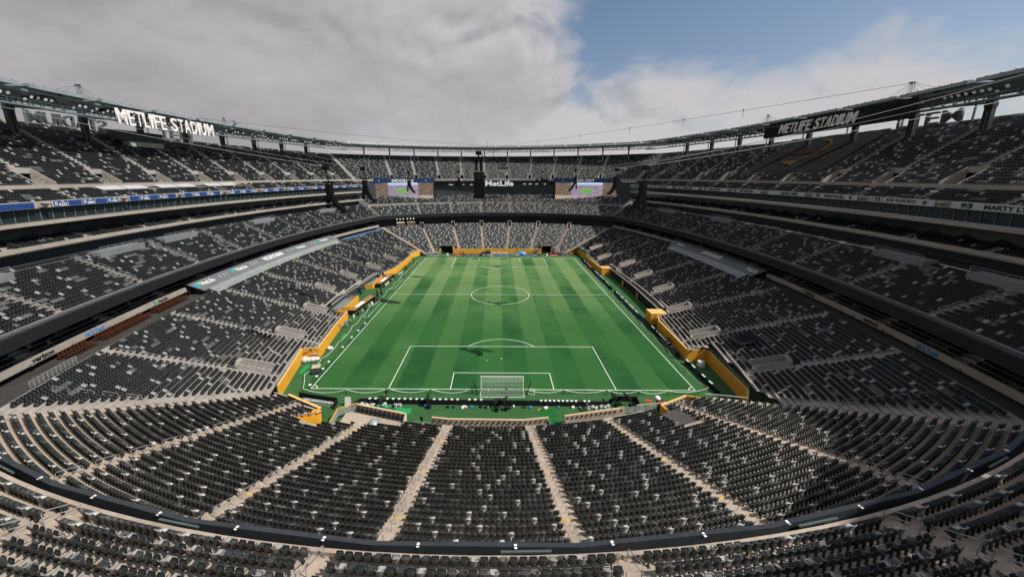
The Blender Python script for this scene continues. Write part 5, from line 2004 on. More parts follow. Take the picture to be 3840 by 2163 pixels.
for st, a0, a1, lab in (('L', R(-6.7), R(8.5), 'long grey canopy with sponsor lettering over the left club seats'), ('R', R(-3.8), R(5.9), 'grey canopy with sponsor lettering over the right club seats')):
    o = thing('club_canopy', lab, 'canopy', P(st, (a0 + a1) / 2, -2, 9), 'club canopies')
    mb = MB()
    sweep(mb, st, [(-1.55, 11.15), (2.3, 12.75), (2.3, 12.55), (-1.55, 10.95)], a0, a1, closed=True)
    mb.build('roof', GREYROOF, o)
    mb = MB()
    sweep(mb, st, [(-3.6, 10.1), (-1.56, 11.15), (-1.56, 10.95), (-3.6, 9.9)], a0 + R(0.35), a1 - R(0.35), closed=True)
    mb.build('front_flap', GREYROOF2, o)
    mb = MB()
    sweep(mb, st, [(-2.2, 9.0), (-2.2, 10.6)], a0 + R(0.3), a1 - R(0.3))
    sweep(mb, st, [(1.9, 9.0), (1.9, 12.5)], a0, a1)
    mb.build('dark_backing', DARK, o)
    for a in (a0 + R(0.3), a1 - R(0.3)):
        MB().beam(P(st, a, -2.2, 8.6), P(st, a, -2.2, 10.6), 0.18, 0.18).build('post', STEEL, o)
        q = [P(st, a, -2.2, 9.0), P(st, a, 1.9, 9.0), P(st, a, 1.9, 12.4), P(st, a, -2.2, 10.6)]
        MB().add(q, [(0, 1, 2, 3)]).build('side_panel', LEDGREY, o)
    # amber and black band along the front of the club seats
    nseg = 7 if st == 'L' else 5
    for i in range(nseg):
        b0, b1 = a0 + (a1 - a0) * i / nseg, a0 + (a1 - a0) * (i + 0.99) / nseg
        mb = MB()
        sweep(mb, st, [(-4.0, 8.85), (-4.0, 9.6), (-3.85, 9.6), (-3.85, 8.85)], b0, b1, closed=True)
        mb.build('front_band', YELLOW if ((i % 2 == 1) if st == 'L' else (i in (0, 4))) else DARK, o)
        mb = MB()
        sweep(mb, st, [(-4.03, 9.603), (-4.03, 9.68), (-3.82, 9.68), (-3.82, 9.603)], b0, b1, closed=True)
        mb.build('band_edge', WPRINT, o)
    # lettering on the roof
    U = (P(st, 0, 2.3, 12.75) - P(st, 0, -1.55, 11.15)).normalized()
    items = [(0.055, 'M'), (0.15, 'x'), (0.245, 'M'), (0.335, 'x'), (0.47, 'S'), (0.60, 'x'), (0.68, 'M'), (0.80, 'x'), (0.89, 'M')] if st == 'L' else [(0.08, 'M'), (0.2, 'x'), (0.5, 'S'), (0.8, 'x'), (0.92, 'M')]
    for f, kind in items:
        ff = f if st == 'L' else 1 - f
        a = a0 + (a1 - a0) * ff
        n = NRM(st, a)
        tg = Vector((-n.y, n.x, 0)) if st == 'R' else Vector((-n.y, n.x, 0)) * -1
        tg = (P(st, a + 0.01, 0) - P(st, a - 0.01, 0)).normalized() * (1 if st == 'L' else -1)
        u = (n * 0.923 + Zv(0.384)).normalized()
        nn = tg.cross(u)
        base = P(st, a, 0.45, 11.98) + nn * 0.03
        if kind == 'M':
            emblem(o, base - tg * 2.6, tg, u, 1.7)
            text('lettering', 'MetLife', base + tg * 0.7, tg, u, 4.0, 1.5, TXTW, o, bold=0.02, depth=0.02)
        elif kind == 'S':
            text('lettering', NS, base, tg, u, 9.5, 1.8, TXTW, o, bold=0.05, depth=0.02)
        else:
            # plain zig-zag mark
            for k in range(3):
                p = base + tg * (k - 1) * 1.3
                MB().add([p + tg * -0.55 - u * 0.6, p + tg * -0.3 - u * 0.6, p + tg * 0.55 + u * 0.6, p + tg * 0.3 + u * 0.6], [(0, 1, 2, 3)]).build('zigzag_mark', GREYP, o)
                if k != 1:
                    MB().add([p + tg * -0.55 + u * 0.5, p + tg * -0.3 + u * 0.5, p + tg * 0.2 - u * 0.1, p - tg * 0.05 - u * 0.1], [(0, 1, 2, 3)]).build('zigzag_mark', GREYP, o)


def fascia_text(st, s, a_deg, w, h, m, with_emblem=False, squeeze=1):
    a = R(a_deg)
    n = NRM(st, a)
    tg = (P(st, a + 0.01, 0) - P(st, a - 0.01, 0)).normalized() * (1 if st == 'L' else -1)
    par = [c for c in bpy.data.objects if c.name.startswith('club_balcony') and ('left' if st == 'L' else 'right') in c['label']][0]
    c = P(st, a, 1.96, 11.52)
    if with_emblem:
        emblem(par, c - tg * (w / 2 + 0.6) - n * 0.03, tg, (0, 0, 1), 0.85)
    text('sponsor_lettering', s, c, tg, (0, 0, 1), w, h, m, par, bold=0.03, depth=0.04)


fascia_text('L', 'verizon', -13.6, 3.3, 0.72, BLACKP)
fascia_text('L', 'HCLTech', -11.7, 3.7, 0.72, BLUEP)
fascia_text('L', 'MetLife', -8.3, 2.6, 0.62, BLACKP, True)
fascia_text('R', 'MetLife', -7.2, 2.6, 0.62, BLACKP, True)
fascia_text('R', 'verizon', -10.6, 3.3, 0.72, BLACKP)
fascia_text('R', 'HCLTech', -12.9, 3.7, 0.72, BLUEP)

# ================================================================== NAME BOARDS ON THE UPPER TIER FRONTS
NAMEBLUE = mat('royal_blue_board', (0.016, 0.055, 0.20), 0.5, 0.3, 0.06)
NAMEWHITE = mat('off_white_board', (0.46, 0.48, 0.50), 0.5, 0.3, 0.05)
NAVYTXT = mat('dark_green_print', (0.012, 0.05, 0.045), 0.6, 0.2, 0.05)


def name_board(st, a0, a1, lab, cells=None, num=None, nm=None, disc=False, oval=False):
    o = thing('name_board', lab, 'board', P(st, R((a0 + a1) / 2), 13.95, 31.2), 'name boards on the %s upper front' % SIDE_NAME[st])
    p0, p1 = P(st, R(a0), 13.9), P(st, R(a1), 13.9)
    if st == 'R':
        p0, p1 = p1, p0
    tg = (p1 - p0).normalized()
    nin = Vector((tg.y, -tg.x, 0))
    if nin.dot(NRM(st, R(a0))) > 0:
        nin = -nin
    W = (p1 - p0).length
    ang = math.atan2(tg.y, tg.x)
    mid = (p0 + p1) / 2
    if st == 'L':
        n = len(cells)
        MB().box(mid + Zv(31.92), (W + 0.16, 0.1, 1.12), ang).build('pale_frame', NAMEWHITE, o)
        for i, cl_ in enumerate(cells):
            c = p0 + tg * (W * (i + 0.5) / n) + Zv(31.92)
            MB().box(c + nin * 0.04, (W / n - 0.14, 0.1, 0.98), ang).build('blue_panel', NAMEBLUE, o)
            if cl_:
                nu, fi, la = cl_
                w = W / n
                if nu:
                    text('number', nu, c - tg * w * 0.30 + nin * 0.11, tg, (0, 0, 1), w * 0.20, 0.66, TXTW, o, bold=0.03, depth=0.02)
                if fi:
                    text('first_name', fi, c + tg * w * 0.14 + Zv(0.33) + nin * 0.11, tg, (0, 0, 1), w * 0.26, 0.26, TXTW, o, bold=0.02, depth=0.02)
                text('surname', la, c + tg * w * 0.14 + Zv(-0.2) + nin * 0.11, tg, (0, 0, 1), w * 0.52, 0.52, TXTW, o, bold=0.03, depth=0.02)
    else:
        MB().box(mid + Zv(31.92), (W, 0.14, 1.16), ang).build('white_panel', NAMEWHITE, o)
        if num:
            text('number', num, p0 + tg * W * 0.14 + nin * 0.1 + Zv(31.92), tg, (0, 0, 1), W * 0.11, 0.85, NAVYTXT, o, bold=0.05, depth=0.02, shear=0.12)
        text('name_lettering', nm, p0 + tg * W * (0.52 if num else 0.6) + nin * 0.1 + Zv(31.92), tg, (0, 0, 1), W * 0.46, 0.75, NAVYTXT, o, bold=0.04, depth=0.02)
        if oval:
            for s in (-1, 1):
                pts = []
                for i in range(7):
                    th = R(-60 + 20 * i)
                    pts.append(p0 + tg * (W * 0.14 + s * (1.0 + 0.25 * math.cos(th))) + Zv(31.92 + 0.55 * math.sin(th)) + nin * 0.1)
                MB().tube(pts, 0.05, 4).build('bracket_mark', NAVYTXT, o)
        if disc:
            c = p0 + tg * W * 0.87 + nin * 0.09 + Zv(31.92)
            MB().add([c + tg * 0.42 * math.cos(t) + Zv(0.42 * math.sin(t)) for t in np.linspace(0, 2 * math.pi, 13)[:-1]], [tuple(range(12))]).build('round_emblem', mat('slate_emblem', (0.07, 0.09, 0.13), 0.6, 0.2, 0.1), o)
    # pale bracket beside the board
    b = P(st, R(a0) - R(0.35), 13.7, 31.9)
    mb = MB()
    n = NRM(st, R(a0))
    t2 = Vector((n.y, -n.x, 0))
    mb.add([b - t2 * 0.9 + Zv(0.35), b + t2 * 0.9 + Zv(0.35), b - n * 1.1 + Zv(0.2), b + Zv(-0.5)], [(0, 2, 1), (0, 3, 2), (1, 2, 3), (0, 1, 3)])
    mb.build('corner_bracket', FASCIA, o)


name_board('L', -13.2, -9.75, 'blue name board at the left edge of the view', [('4', 'TUFFY', 'LEEMANS'), None])
name_board('L', -9.1, -6.3, 'second blue name board from the left edge, three names on it', [('32', 'AL', 'BLOZIS'), None, ('29', 'JACK', 'LUMMUS'), None, ('42', 'CHARLIE', 'CONERLY')])
name_board('L', -5.75, -3.0, 'blue name board left of the white press desks', [None, ('45', 'EMLEN', 'TUNNELL'), None, ('44', 'KYLE', 'ROTE'), None])
name_board('L', -2.45, 0.3, 'blue name board below the farther white press desks', [None, ('79', 'ROSEY', 'BROWN'), None, ('81', 'ANDY', 'ROBUSTELLI'), None])
name_board('L', 1.0, 3.6, 'blue name board beyond the left halfway line', [('70', 'SAM', 'HUFF'), None, ('16', 'FRANK', 'GIFFORD'), None, ('14', 'Y.A.', 'TITTLE')])
for k, a in enumerate((4.2, 7.2, 10.2, 13.2, 16.2)):
    name_board('L', a, a + 2.4, 'small blue name board number %s before the far left corner' % ('five', 'four', 'three', 'two', 'one')[k], [('11', 'PHIL', 'SIMMS'), None, ('56', 'L', 'TAYLOR'), None])
for a0, a1, num, nm, lab, ex in ((-13.2, -9.45, '93', 'MARTY LYONS', 'white name board cut off by the right edge', {}), (-8.85, -6.05, '73', 'JOE KLECKO', 'white name board whose number sits in brackets', dict(disc=True, oval=True)),
                                 (-5.4, -2.7, '75', 'WINSTON HILL', 'white name board with a round emblem and no brackets', dict(disc=True)), (-2.2, 0.62, None, 'LEON HESS', 'white name board without a number', {}),
                                 (1.28, 4.05, '60', 'LARRY GRANTHAM', 'white name board just beyond the unnumbered one', {}), (4.5, 7.3, '99', 'MARK GASTINEAU', 'white name board two beyond the unnumbered one', {}),
                                 (7.8, 10.55, '68', "D'BRICKASHAW FERGUSON", 'white name board with the longest lettering', {}), (11.2, 14.1, '80', 'WAYNE CHREBET', 'white name board second from the far right corner', {}),
                                 (15.5, 17.6, '37', 'DAN REVIS', 'white name board nearest the far right corner', {})):
    name_board('R', a0, a1, lab, num=num, nm=nm, **ex)
# white press desks on the left upper front rows
for k, a in enumerate((-5.6, -4.35, -2.45, -1.2, 0.85, 2.1)):
    o = thing('press_desk', 'long white press desk on the left front rows, %s from the viewer' % ('first', 'second', 'third', 'fourth', 'fifth', 'sixth')[k], 'desk', P('L', R(a), 17.5, 33.4), 'white press desks')
    mb = MB()
    sweep(mb, 'L', [(17.0, 34.0), (18.9, 34.75), (18.9, 34.65), (17.0, 33.9)], R(a - 0.58), R(a + 0.58), closed=True)
    mb.build('top', mat('pale_desk_top', (0.42, 0.43, 0.45), 0.6, 0.3, 0.08), o)
    mb = MB()
    sweep(mb, 'L', [(17.05, 33.2), (17.05, 33.9), (17.12, 33.9), (17.12, 33.2)], R(a - 0.58), R(a + 0.58), closed=True)
    mb.build('front', DSTEEL, o)

# ================================================================== HANGING LOUDSPEAKERS
def line_array(x, y, zt, zb, lab, n=10, curve=1.4, w=1.3, face=1):
    """curved hanging column of loudspeaker boxes with its rigging frame and cables"""
    o = thing('line_array', lab, 'loudspeaker', (x, y, zb), 'hanging loudspeaker columns')
    h = (zt - zb) / n
    for i in range(n):
        f = i / (n - 1)
        z = zt - h * (i + 0.5)
        xx = x + face * curve * f ** 2.6
        MB().box((xx, y, z), (w * 0.62, w, h * 0.94), 0.0).build('speaker_box', MATTE, o)
    mb = MB()
    mb.beam((x - 0.9, y, zt + 0.25), (x + 0.9, y, zt + 0.25), 0.5, 0.3)
    mb.tube([(x, y, zt + 0.3), (x - 0.25 * face, y, zt + 2.2)], 0.09, 5)
    mb.box((x - 0.25 * face, y, zt + 2.5), (0.9, 0.9, 0.7))
    mb.build('rigging', MATTE, o)
    for i in range(2):
        xx = x - face * (0.55 + 0.25 * i)
        mb = MB()
        for k in range(5):
            mb.box((xx - 0.1 * k * face, y + 1.1, zt - 0.7 - k * (zt - zb) * 0.16), (0.55, 0.6, (zt - zb) * 0.14))
        if i == 0:
            mb.build('side_fill', MATTE, o)
    return o


line_array(22.7, 2.4, 35.6, 30.6, 'black curved loudspeaker column hanging before the shaded right stand', face=-1, n=11, curve=2.2)
line_array(27.7, 32.3, 35.8, 32.4, 'loudspeaker column hanging beside the right edge of the right video board', face=-1, n=8)
line_array(27.3, 77.6, 36.5, 31.4, 'loudspeaker column hanging in front of the right video board', face=-1, n=10, curve=1.8)
line_array(-28.2, 2.0, 35.6, 31.0, 'large black curved loudspeaker column on the left, nearest the viewer', face=1, n=11, curve=2.2)
line_array(-31.0, 26.0, 36.0, 31.0, 'loudspeaker column at the left edge of the left video board', face=1, n=10, curve=1.8)
line_array(-31.0, 68.0, 35.5, 31.2, 'loudspeaker column hanging in front of the left video board', face=1, n=9, curve=1.6)
line_array(-16.5, 92.0, 36.0, 32.2, 'small loudspeaker column right of the left video board', face=1, n=7, curve=0.6)
line_array(17.0, 92.0, 36.0, 32.2, 'small loudspeaker column left of the right video board', face=-1, n=7, curve=0.6)
# central cluster
cx, cy = -5.4, 34.0
o = thing('speaker_cluster', 'tall black loudspeaker block hanging over the middle of the pitch', 'loudspeaker', (cx, cy, 31.3))
for i in range(9):
    MB().box((cx, cy, 31.7 + 0.72 * i), (2.55, 1.6, 0.69)).build('speaker_box', MATTE, o)
mb = MB()
mb.beam((cx - 0.7, cy, 38.2), (cx - 0.7, cy, 40.8), 0.5, 0.6)
mb.beam((cx + 0.5, cy, 38.0), (cx + 0.5, cy, 40.6), 0.45, 0.6)
mb.box((cx - 0.1, cy, 40.9), (2.0, 1.0, 0.6))
mb.box((cx - 0.1, cy, 42.3), (1.4, 0.8, 0.9))
mb.tube([(cx - 0.1, cy, 41), (cx - 0.1, cy, 42.5)], 0.2, 6)
mb.tube([(cx + 0.6, cy, 42.2), (cx + 1.2, cy, 40.6), (cx + 2.2, cy, 40.2), (cx + 3.2, cy, 41.0), (cx + 3.6, cy, 42.8)], 0.09, 5)
mb.build('rigging', MATTE, o)
o = thing('cable_camera', 'small dark camera trolley on wires right of the central loudspeakers', 'camera', (0.9, 60, 38))
mb = MB()
mb.box((0.9, 60, 40.4), (2.6, 1.2, 0.5))
mb.box((0.9, 60, 39.3), (3.2, 1.4, 0.9))
mb.build('trolley', DSTEEL, o)
MB().box((0.9, 60, 38.5), (3.0, 1.4, 0.6)).build('pale_base', GREYROOF2, o)

# ================================================================== CABLES
def cable(p, q, sag, r, lab, m=DSTEEL, n=20, posts=()):
    o = thing('cable', lab, 'cable', p)
    p, q = Vector(p), Vector(q)
    pts = [p + (q - p) * (i / n) - Zv(sag * 4 * (i / n) * (1 - i / n)) for i in range(n + 1)]
    MB().tube(pts, r, 4).build('wire', m, o)
    for f in posts:
        c = p + (q - p) * f - Zv(sag * 4 * f * (1 - f))
        MB().tube([c - Zv(2.2), c + Zv(0.3)], 0.06, 4).build('hanger', m, o)
        MB().box(c + Zv(0.15), (0.3, 0.3, 0.4)).build('clamp', m, o)
    return o


LR_ = P('L', R(2.2), 24, 55.0)
cable(LR_, P('F', R(-1.5), 33, 55.5), 1.0, 0.05, 'thin dark cable from the left roof rim to the far rim')
cable(P('F', R(1.0), 33, 55.2), P('R', R(-4.0), 26, 57.4), 0.8, 0.05, 'thin dark cable with hangers above the right roof rim', posts=(0.22, 0.40, 0.56, 0.69, 0.80))
PALEW = mat('pale_wire', (0.40, 0.42, 0.42), 0.5, 0.4, 0.05)
cable((27.7, 32.3, 38.6), P('R', R(-9.0), 24, 54.0), 1.4, 0.045, 'upper pale wire sweeping to the right roof rim', PALEW)
cable((27.3, 77.6, 39.2), P('R', R(-8.0), 24, 51.5), 1.8, 0.045, 'middle pale wire sweeping to the right roof rim', PALEW)
cable((22.7, 2.4, 38.4), P('R', R(-11.0), 24, 50.8), 0.8, 0.03, 'lower pale wire sweeping to the right roof rim', PALEW)
cable((-28.2, 2.0, 38.3), P('L', R(-11.5), 24, 51.0), 0.8, 0.025, 'thin wire from the nearest left loudspeakers to the left roof rim', PALEW)
cable((-31, 26, 38.6), P('L', R(-7.0), 24, 51.0), 1.0, 0.02, 'thin wire from the second left loudspeakers to the left roof rim', PALEW)
cable((-31, 68, 38.1), P('L', R(3.0), 24, 51.0), 1.0, 0.02, 'thin wire from the third left loudspeakers to the left roof rim', PALEW)
cable((cx - 0.1, cy, 42.8), P('L', R(-3), 24, 52.0), 1.5, 0.02, 'thin wire from the central loudspeakers to the left roof rim', DSTEEL)
cable((cx - 0.1, cy, 42.8), P('R', R(-3), 24, 52.0), 1.5, 0.02, 'thin wire from the central loudspeakers to the right roof rim', DSTEEL)

# ================================================================== AISLE HANDRAILS
def hoop_mesh(L, rise):
    """looped tube rail in local frame: y outward/up the steps"""
    mb = MB()
    h = 0.92
    mb.tube([(0, 0, 0), (0, 0, h - 0.12), (0, 0.1, h), (0, L - 0.1, h + rise), (0, L, h + rise - 0.14), (0, L, rise * 1.0)], 0.028, 5)
    mb.tube([(0, 0.02, 0.5), (0, L - 0.02, 0.5 + rise)], 0.022, 4)
    me = bpy.data.meshes.new('handrail')
    me.from_pydata(mb.v, [], mb.f)
    me.update()
    me.materials.append(STEEL)
    return me


def rails(st, T, angs, par, every, skip_first=2, L=None, ok=None):
    L = L or T['tr'] * (every - 1)
    me = hoop_mesh(L, L * T['ri'] / T['tr'])
    base = par.location
    for a in angs:
        n = NRM(st, a)
        for r in range(skip_first, T['n'] - every + 1, every):
            t = T['t0'] + r * T['tr'] + 0.1
            if abs(a) > amax(st, t):
                continue
            p = P(st, a, t, T['z0'] + r * T['ri'])
            if ok is not None and not ok(p.x, p.y):
                continue
            o_ = bpy.data.objects.new('handrail', me)
            col.objects.link(o_)
            o_.parent = par
            o_.location = p - base
            o_.rotation_euler = (0, 0, math.atan2(-n.x, n.y))


rails('N', LOWE, A_END, low['N'], 3, ok=lambda x, y: low_ok('N', x, y))
for st in 'LR':
    aa = [a for a in A_SIDE_LOW if a < R(4)]
    rails(st, LOW, aa, low[st], 4, 8, ok=lambda x, y, st=st: low_ok(st, x, y))
    rails(st, LOW, [-amax(st, -12) + R(0.35)], low[st], 3, 6, ok=lambda x, y, st=st: low_ok(st, x, y))
    rails(st, MEZ, [a for a in A_SIDE_LOW if a < R(2)], mez[st], 4, 1)
rails('N', MEZN, A_END + [R(s * 31.0) for s in (-1, 1)], mez['N'], 2, 0, L=1.5)
# yellow nosing strips on some steps
NOSE = mat('yellow_step_paint', (0.62, 0.42, 0.06), 0.8, 0.1, 0.15)
for a in A_END:
    n = NRM('N', a)
    for r in (6, 15, 24, 32):
        q = P('N', a, LOWE['t0'] + r * LOWE['tr'] + 0.1, LOWE['z0'] + r * LOWE['ri'] + 0.006)
        MB().box(q, (1.3, 0.14, 0.012), math.atan2(-n.x, n.y)).build('painted_nosing', NOSE, low['N'])

# far left corner lounge and blue strip
BRN = mat('brown_counter', (0.13, 0.06, 0.03), 0.6, 0.3, 0.15)
for k, a in enumerate((-28.6, -25.6)):
    zz = LOWE['z0'] + 34 * LOWE['ri']
    o = thing('lounge_counter', '%s brown counter under the far left corner of the ribbon board' % ('left' if k == 0 else 'right'), 'counter', P('F', R(a), 1.2, zz), 'far left corner counters')
    MB().box(P('F', R(a), 1.2, zz + 1.0), (4.4, 0.8, 2.0), -R(a)).build('front', BRN, o)
    MB().box(P('F', R(a), 1.5, zz + 2.3), (4.4, 0.3, 0.5), -R(a)).build('shelf', SIGNW, o)
    for i in range(3):
        MB().ball(P('F', R(a - 0.9 + 0.9 * i), 2.0, zz + 3.9), 0.28, 8, 5).build('lamp_globe', LIT, o)
o = thing('blue_banner', 'long blue strip along the top of the far left lower seats', 'banner', P('L', R(12.5), -1.0, 10.6))
for i in range(6):
    mb = MB()
    sweep(mb, 'L', [(-1.6, 9.9), (-1.6, 10.7), (-1.5, 10.7), (-1.5, 9.9)], R(9.2 + i * 1.15), R(10.33 + i * 1.15), closed=True)
    mb.build('panel', mat('sky_blue_cloth', (0.06, 0.18, 0.42), 0.7, 0.2, 0.1), o)

# ================================================================== BAR STOOLS UNDER THE LEFT CLUB
mb = MB()
mb.box((0, 0, 0.72), (0.42, 0.42, 0.06))
mb.box((0, 0.19, 1.02), (0.42, 0.05, 0.42))
for sx in (-0.18, 0.18):
    for sy in (-0.18, 0.18):
        mb.box((sx, sy, 0.36), (0.05, 0.05, 0.70))
mb.box((0, -0.18, 0.28), (0.36, 0.04, 0.04))
stool = bpy.data.meshes.new('bar_stool')
stool.from_pydata(mb.v, [], mb.f)
stool.materials.append(ORANGE)
zs_ = LOW['z0'] + (LOW['n'] - 1) * LOW['ri']
for blk, (b0, b1) in enumerate(((-13.3, -12.2), (-11.9, -9.6), (-9.2, -7.3))):
    n_ = int((b1 - b0) * 4.6 / 0.62)
    for i in range(n_):
        for rr in (0, 1):
            a = R(b0 + (b1 - b0) * (i + 0.5) / n_)
            o_ = bpy.data.objects.new('bar_stool', stool)
            col.objects.link(o_)
            o_.location = P('L', a, 0.3 + rr * 1.1, zs_)
            n = NRM('L', a)
            o_.rotation_euler = (0, 0, math.atan2(-n.x, n.y) + rnd.uniform(-0.15, 0.15))
            tag(o_, 'rust orange bar stool in the %s row under the left club balcony, %s' % ('front' if rr == 0 else 'back', ('nearest cluster', 'middle cluster', 'farthest cluster')[blk]), 'stool', 'orange bar stools')
# glass rail and steps beside the stools
o = thing('guard_fence', 'grey steel guard fence beside the nearest orange stools', 'fence', P('L', R(-14.3), -3.5, 9.8))
mb = MB()
for i in range(12):
    p = P('L', R(-15.1 + 0.14 * i), -1.6, LOW['z0'] + 37 * LOW['ri'])
    mb.tube([p, p + Zv(1.1)], 0.03, 4)
for h in (0.3, 0.6, 0.9, 1.1):
    mb.tube([P('L', R(-15.1 + 0.14 * i), -1.6, LOW['z0'] + 37 * LOW['ri'] + h) for i in range(12)], 0.025, 4)
mb.build('bars', STEEL, o)

# ================================================================== BENCHES, CHAIRS AND FIELD EQUIPMENT
BROWN = mat('brown_desk_top', (0.34, 0.17, 0.07), 0.55, 0.3, 0.15)
BLUEC = mat('blue_bag', (0.03, 0.22, 0.50), 0.7, 0.2, 0.2, 5)
for k, (y0_, y1_, x0_, x1_) in enumerate(((34.2, 46.6, -40.2, -38.9), (59.0, 72.0, -41.0, -40.1))):
    o = thing('team_bench', 'long dugout with a brown and white roof, %s on the left touchline' % ('nearer' if k == 0 else 'farther'), 'dugout', ((x0_ + x1_) / 2, y0_, 0), 'team dugouts')
    ang = math.atan2(y1_ - y0_, x1_ - x0_)
    c = Vector(((x0_ + x1_) / 2, (y0_ + y1_) / 2, 0))
    L = math.hypot(y1_ - y0_, x1_ - x0_)
    d = Vector((math.cos(ang), math.sin(ang), 0))
    n = Vector((d.y, -d.x, 0))
    MB().box(c + Zv(1.55), (L, 1.9, 0.1), ang).build('roof', BROWN, o)
    MB().box(c - d * L * 0.12 + Zv(1.61), (L * 0.36, 1.2, 0.02), ang).build('white_print', WHITE, o)
    MB().box(c - n * 0.9 + Zv(0.78), (L, 0.1, 1.45), ang).build('back_panel', BLACKC, o)
    for s in (-1, 1):
        MB().box(c + d * s * (L / 2 - 0.05) + Zv(0.78), (0.1, 1.7, 1.45), ang).build('end_panel', BLACKC, o)
    for i in range(9):
        f = -0.5 + (i + 0.5) / 9
        mb = MB()
        q = c + d * L * f + n * 0.1
        mb.box(q + Zv(0.45), (0.5, 0.5, 0.12), ang)
        mb.box(q - n * 0.25 + Zv(0.8), (0.5, 0.1, 0.7), ang)
        mb.build('seat', BLACKC, o)
    # monitors and cases on the pitch side
    for i in range(6):
        q = c + d * L * (-0.42 + 0.16 * i + rnd.uniform(-0.03, 0.03)) + n * 1.4
        b_ = MB().box(q + Zv(0.35), (0.6, 0.5, 0.7), ang + rnd.uniform(-0.3, 0.3)).build('equipment_case', rnd.choice((WHITE, BLACKC, BLACKC, STEEL)))
        tag(b_, '%s equipment case in front of the %s left dugout' % ({'white_plastic': 'white', 'black_cloth': 'black', 'galvanised_steel': 'steel'}[b_.data.materials[0].name], 'nearer' if k == 0 else 'farther'), 'case', 'cases by the %s dugout' % ('nearer' if k == 0 else 'farther'))

# folding chairs
mb = MB()
for x in (-0.2, 0.2):
    mb.beam((x, -0.22, 0.0), (x, 0.16, 0.86), 0.035, 0.035)
    mb.beam((x * 0.9, 0.22, 0.0), (x * 0.9, -0.16, 0.46), 0.035, 0.035)
mb.box((0, -0.02, 0.45), (0.42, 0.40, 0.035))
mb.beam((-0.2, 0.13, 0.70), (0.2, 0.13, 0.70), 0.03, 0.26)
mb.beam((-0.18, 0.2, 0.12), (0.18, 0.2, 0.12), 0.03, 0.03)
chair_me = bpy.data.meshes.new('folding_chair')
chair_me.from_pydata(mb.v, [], mb.f)
chair_me.materials.append(WHITE)


def chair(x, y, rz, lab, grp):
    o = bpy.data.objects.new('folding_chair', chair_me)
    col.objects.link(o)
    o.location = (x, y, 0.0)
    o.rotation_euler = (0, 0, rz)
    tag(o, lab, 'chair', grp)


for i in range(9):
    f = i / 8
    chair(-33.0 + 5.0 * f, -3.9 - 1.0 * f, R(170) + rnd.uniform(-0.2, 0.2), 'white folding chair in the row behind the near left corner boards', 'chairs in the near left corner row')
for x, y in ((-23.0, -5.0), (-22.6, -5.5), (-22.2, -5.1), (-21.7, -5.6), (-21.3, -5.2), (-19.6, -5.2), (-19.2, -5.0)):
    chair(x, y, R(180) + rnd.uniform(-0.7, 0.7), 'white folding chair in the cluster at the left end of the long boards', 'chairs at the left end of the long boards')
for i, x in enumerate((-17.4, -16.7)):
    chair(x, -5.2, R(175), '%s of two white folding chairs side by side behind the long boards' % ('left' if i == 0 else 'right'), 'pair of chairs behind the long boards')
for x, y in ((13.9, -5.7), (14.6, -5.4), (15.1, -5.6), (16.0, -5.3), (16.6, -5.4), (17.2, -5.1)):
    chair(x, y, R(180) + rnd.uniform(-0.5, 0.5), 'white folding chair in the group at the right end of the long boards', 'chairs at the right end of the long boards')
for x, y in ((26.0, -5.2), (26.6, -5.0), (27.2, -4.7), (27.8, -4.6), (28.4, -4.2)):
    chair(x, y, R(150) + rnd.uniform(-0.4, 0.4), 'white folding chair beside the covered near right tunnel', 'chairs by the near right tunnel')
for x, y in ((-43.0, 28.5), (-42.4, 27.6), (-39.2, 33.0), (-38.9, 32.2), (-38.5, 75.5), (-38.0, 76.5), (-37.8, 78.0)):
    chair(x if x > -41 else x + 3.4, y, rnd.uniform(0, 6), 'white folding chair on the left apron %s' % ('near the steel steps' if y < 40 else 'beyond the farther dugout'), 'white chairs on the left apron %s' % ('near' if y < 40 else 'far'))

# A-frame notice
o = thing('notice_board', 'white folding notice board standing left of the long near boards', 'notice', (-25.3, -4.9, 0))
for s in (-1, 1):
    mb = MB()
    mb.hexa([(-25.8, -4.9 + s * 0.35, 0), (-24.8, -4.9 + s * 0.35, 0), (-24.8, -4.9 + s * 0.32, 0), (-25.8, -4.9 + s * 0.32, 0)],
            [(-25.75, -4.9 + s * 0.05, 1.6), (-24.85, -4.9 + s * 0.05, 1.6), (-24.85, -4.9 + s * 0.02, 1.6), (-25.75, -4.9 + s * 0.02, 1.6)])
    mb.build('leaf', SIGNW, o)
# broadcast cameras on tripods behind the boards
def tv_camera(x, y, rz, lab, cloth=True):
    o = thing('broadcast_camera', lab, 'camera', (x, y, 0), 'broadcast cameras')
    mb = MB()
    for k in range(3):
        a = rz + k * 2.094
        mb.tube([(x + 0.55 * math.cos(a), y + 0.55 * math.sin(a), 0), (x, y, 1.2)], 0.04, 5)
    mb.build('tripod', DARK, o)
    MB().box((x, y, 1.5), (0.5, 1.0, 0.5), rz).build('camera_body', DARK, o)
    MB().tube([(x + 0.5 * -math.sin(rz), y + 0.5 * math.cos(rz), 1.52), (x + 1.2 * -math.sin(rz), y + 1.2 * math.cos(rz), 1.5)], 0.17, 8).build('lens', DARK, o)
    MB().box((x + 0.3, y - 0.5, 0.4), (0.5, 0.5, 0.6), rz + 0.4).build('case', BLACKC, o)


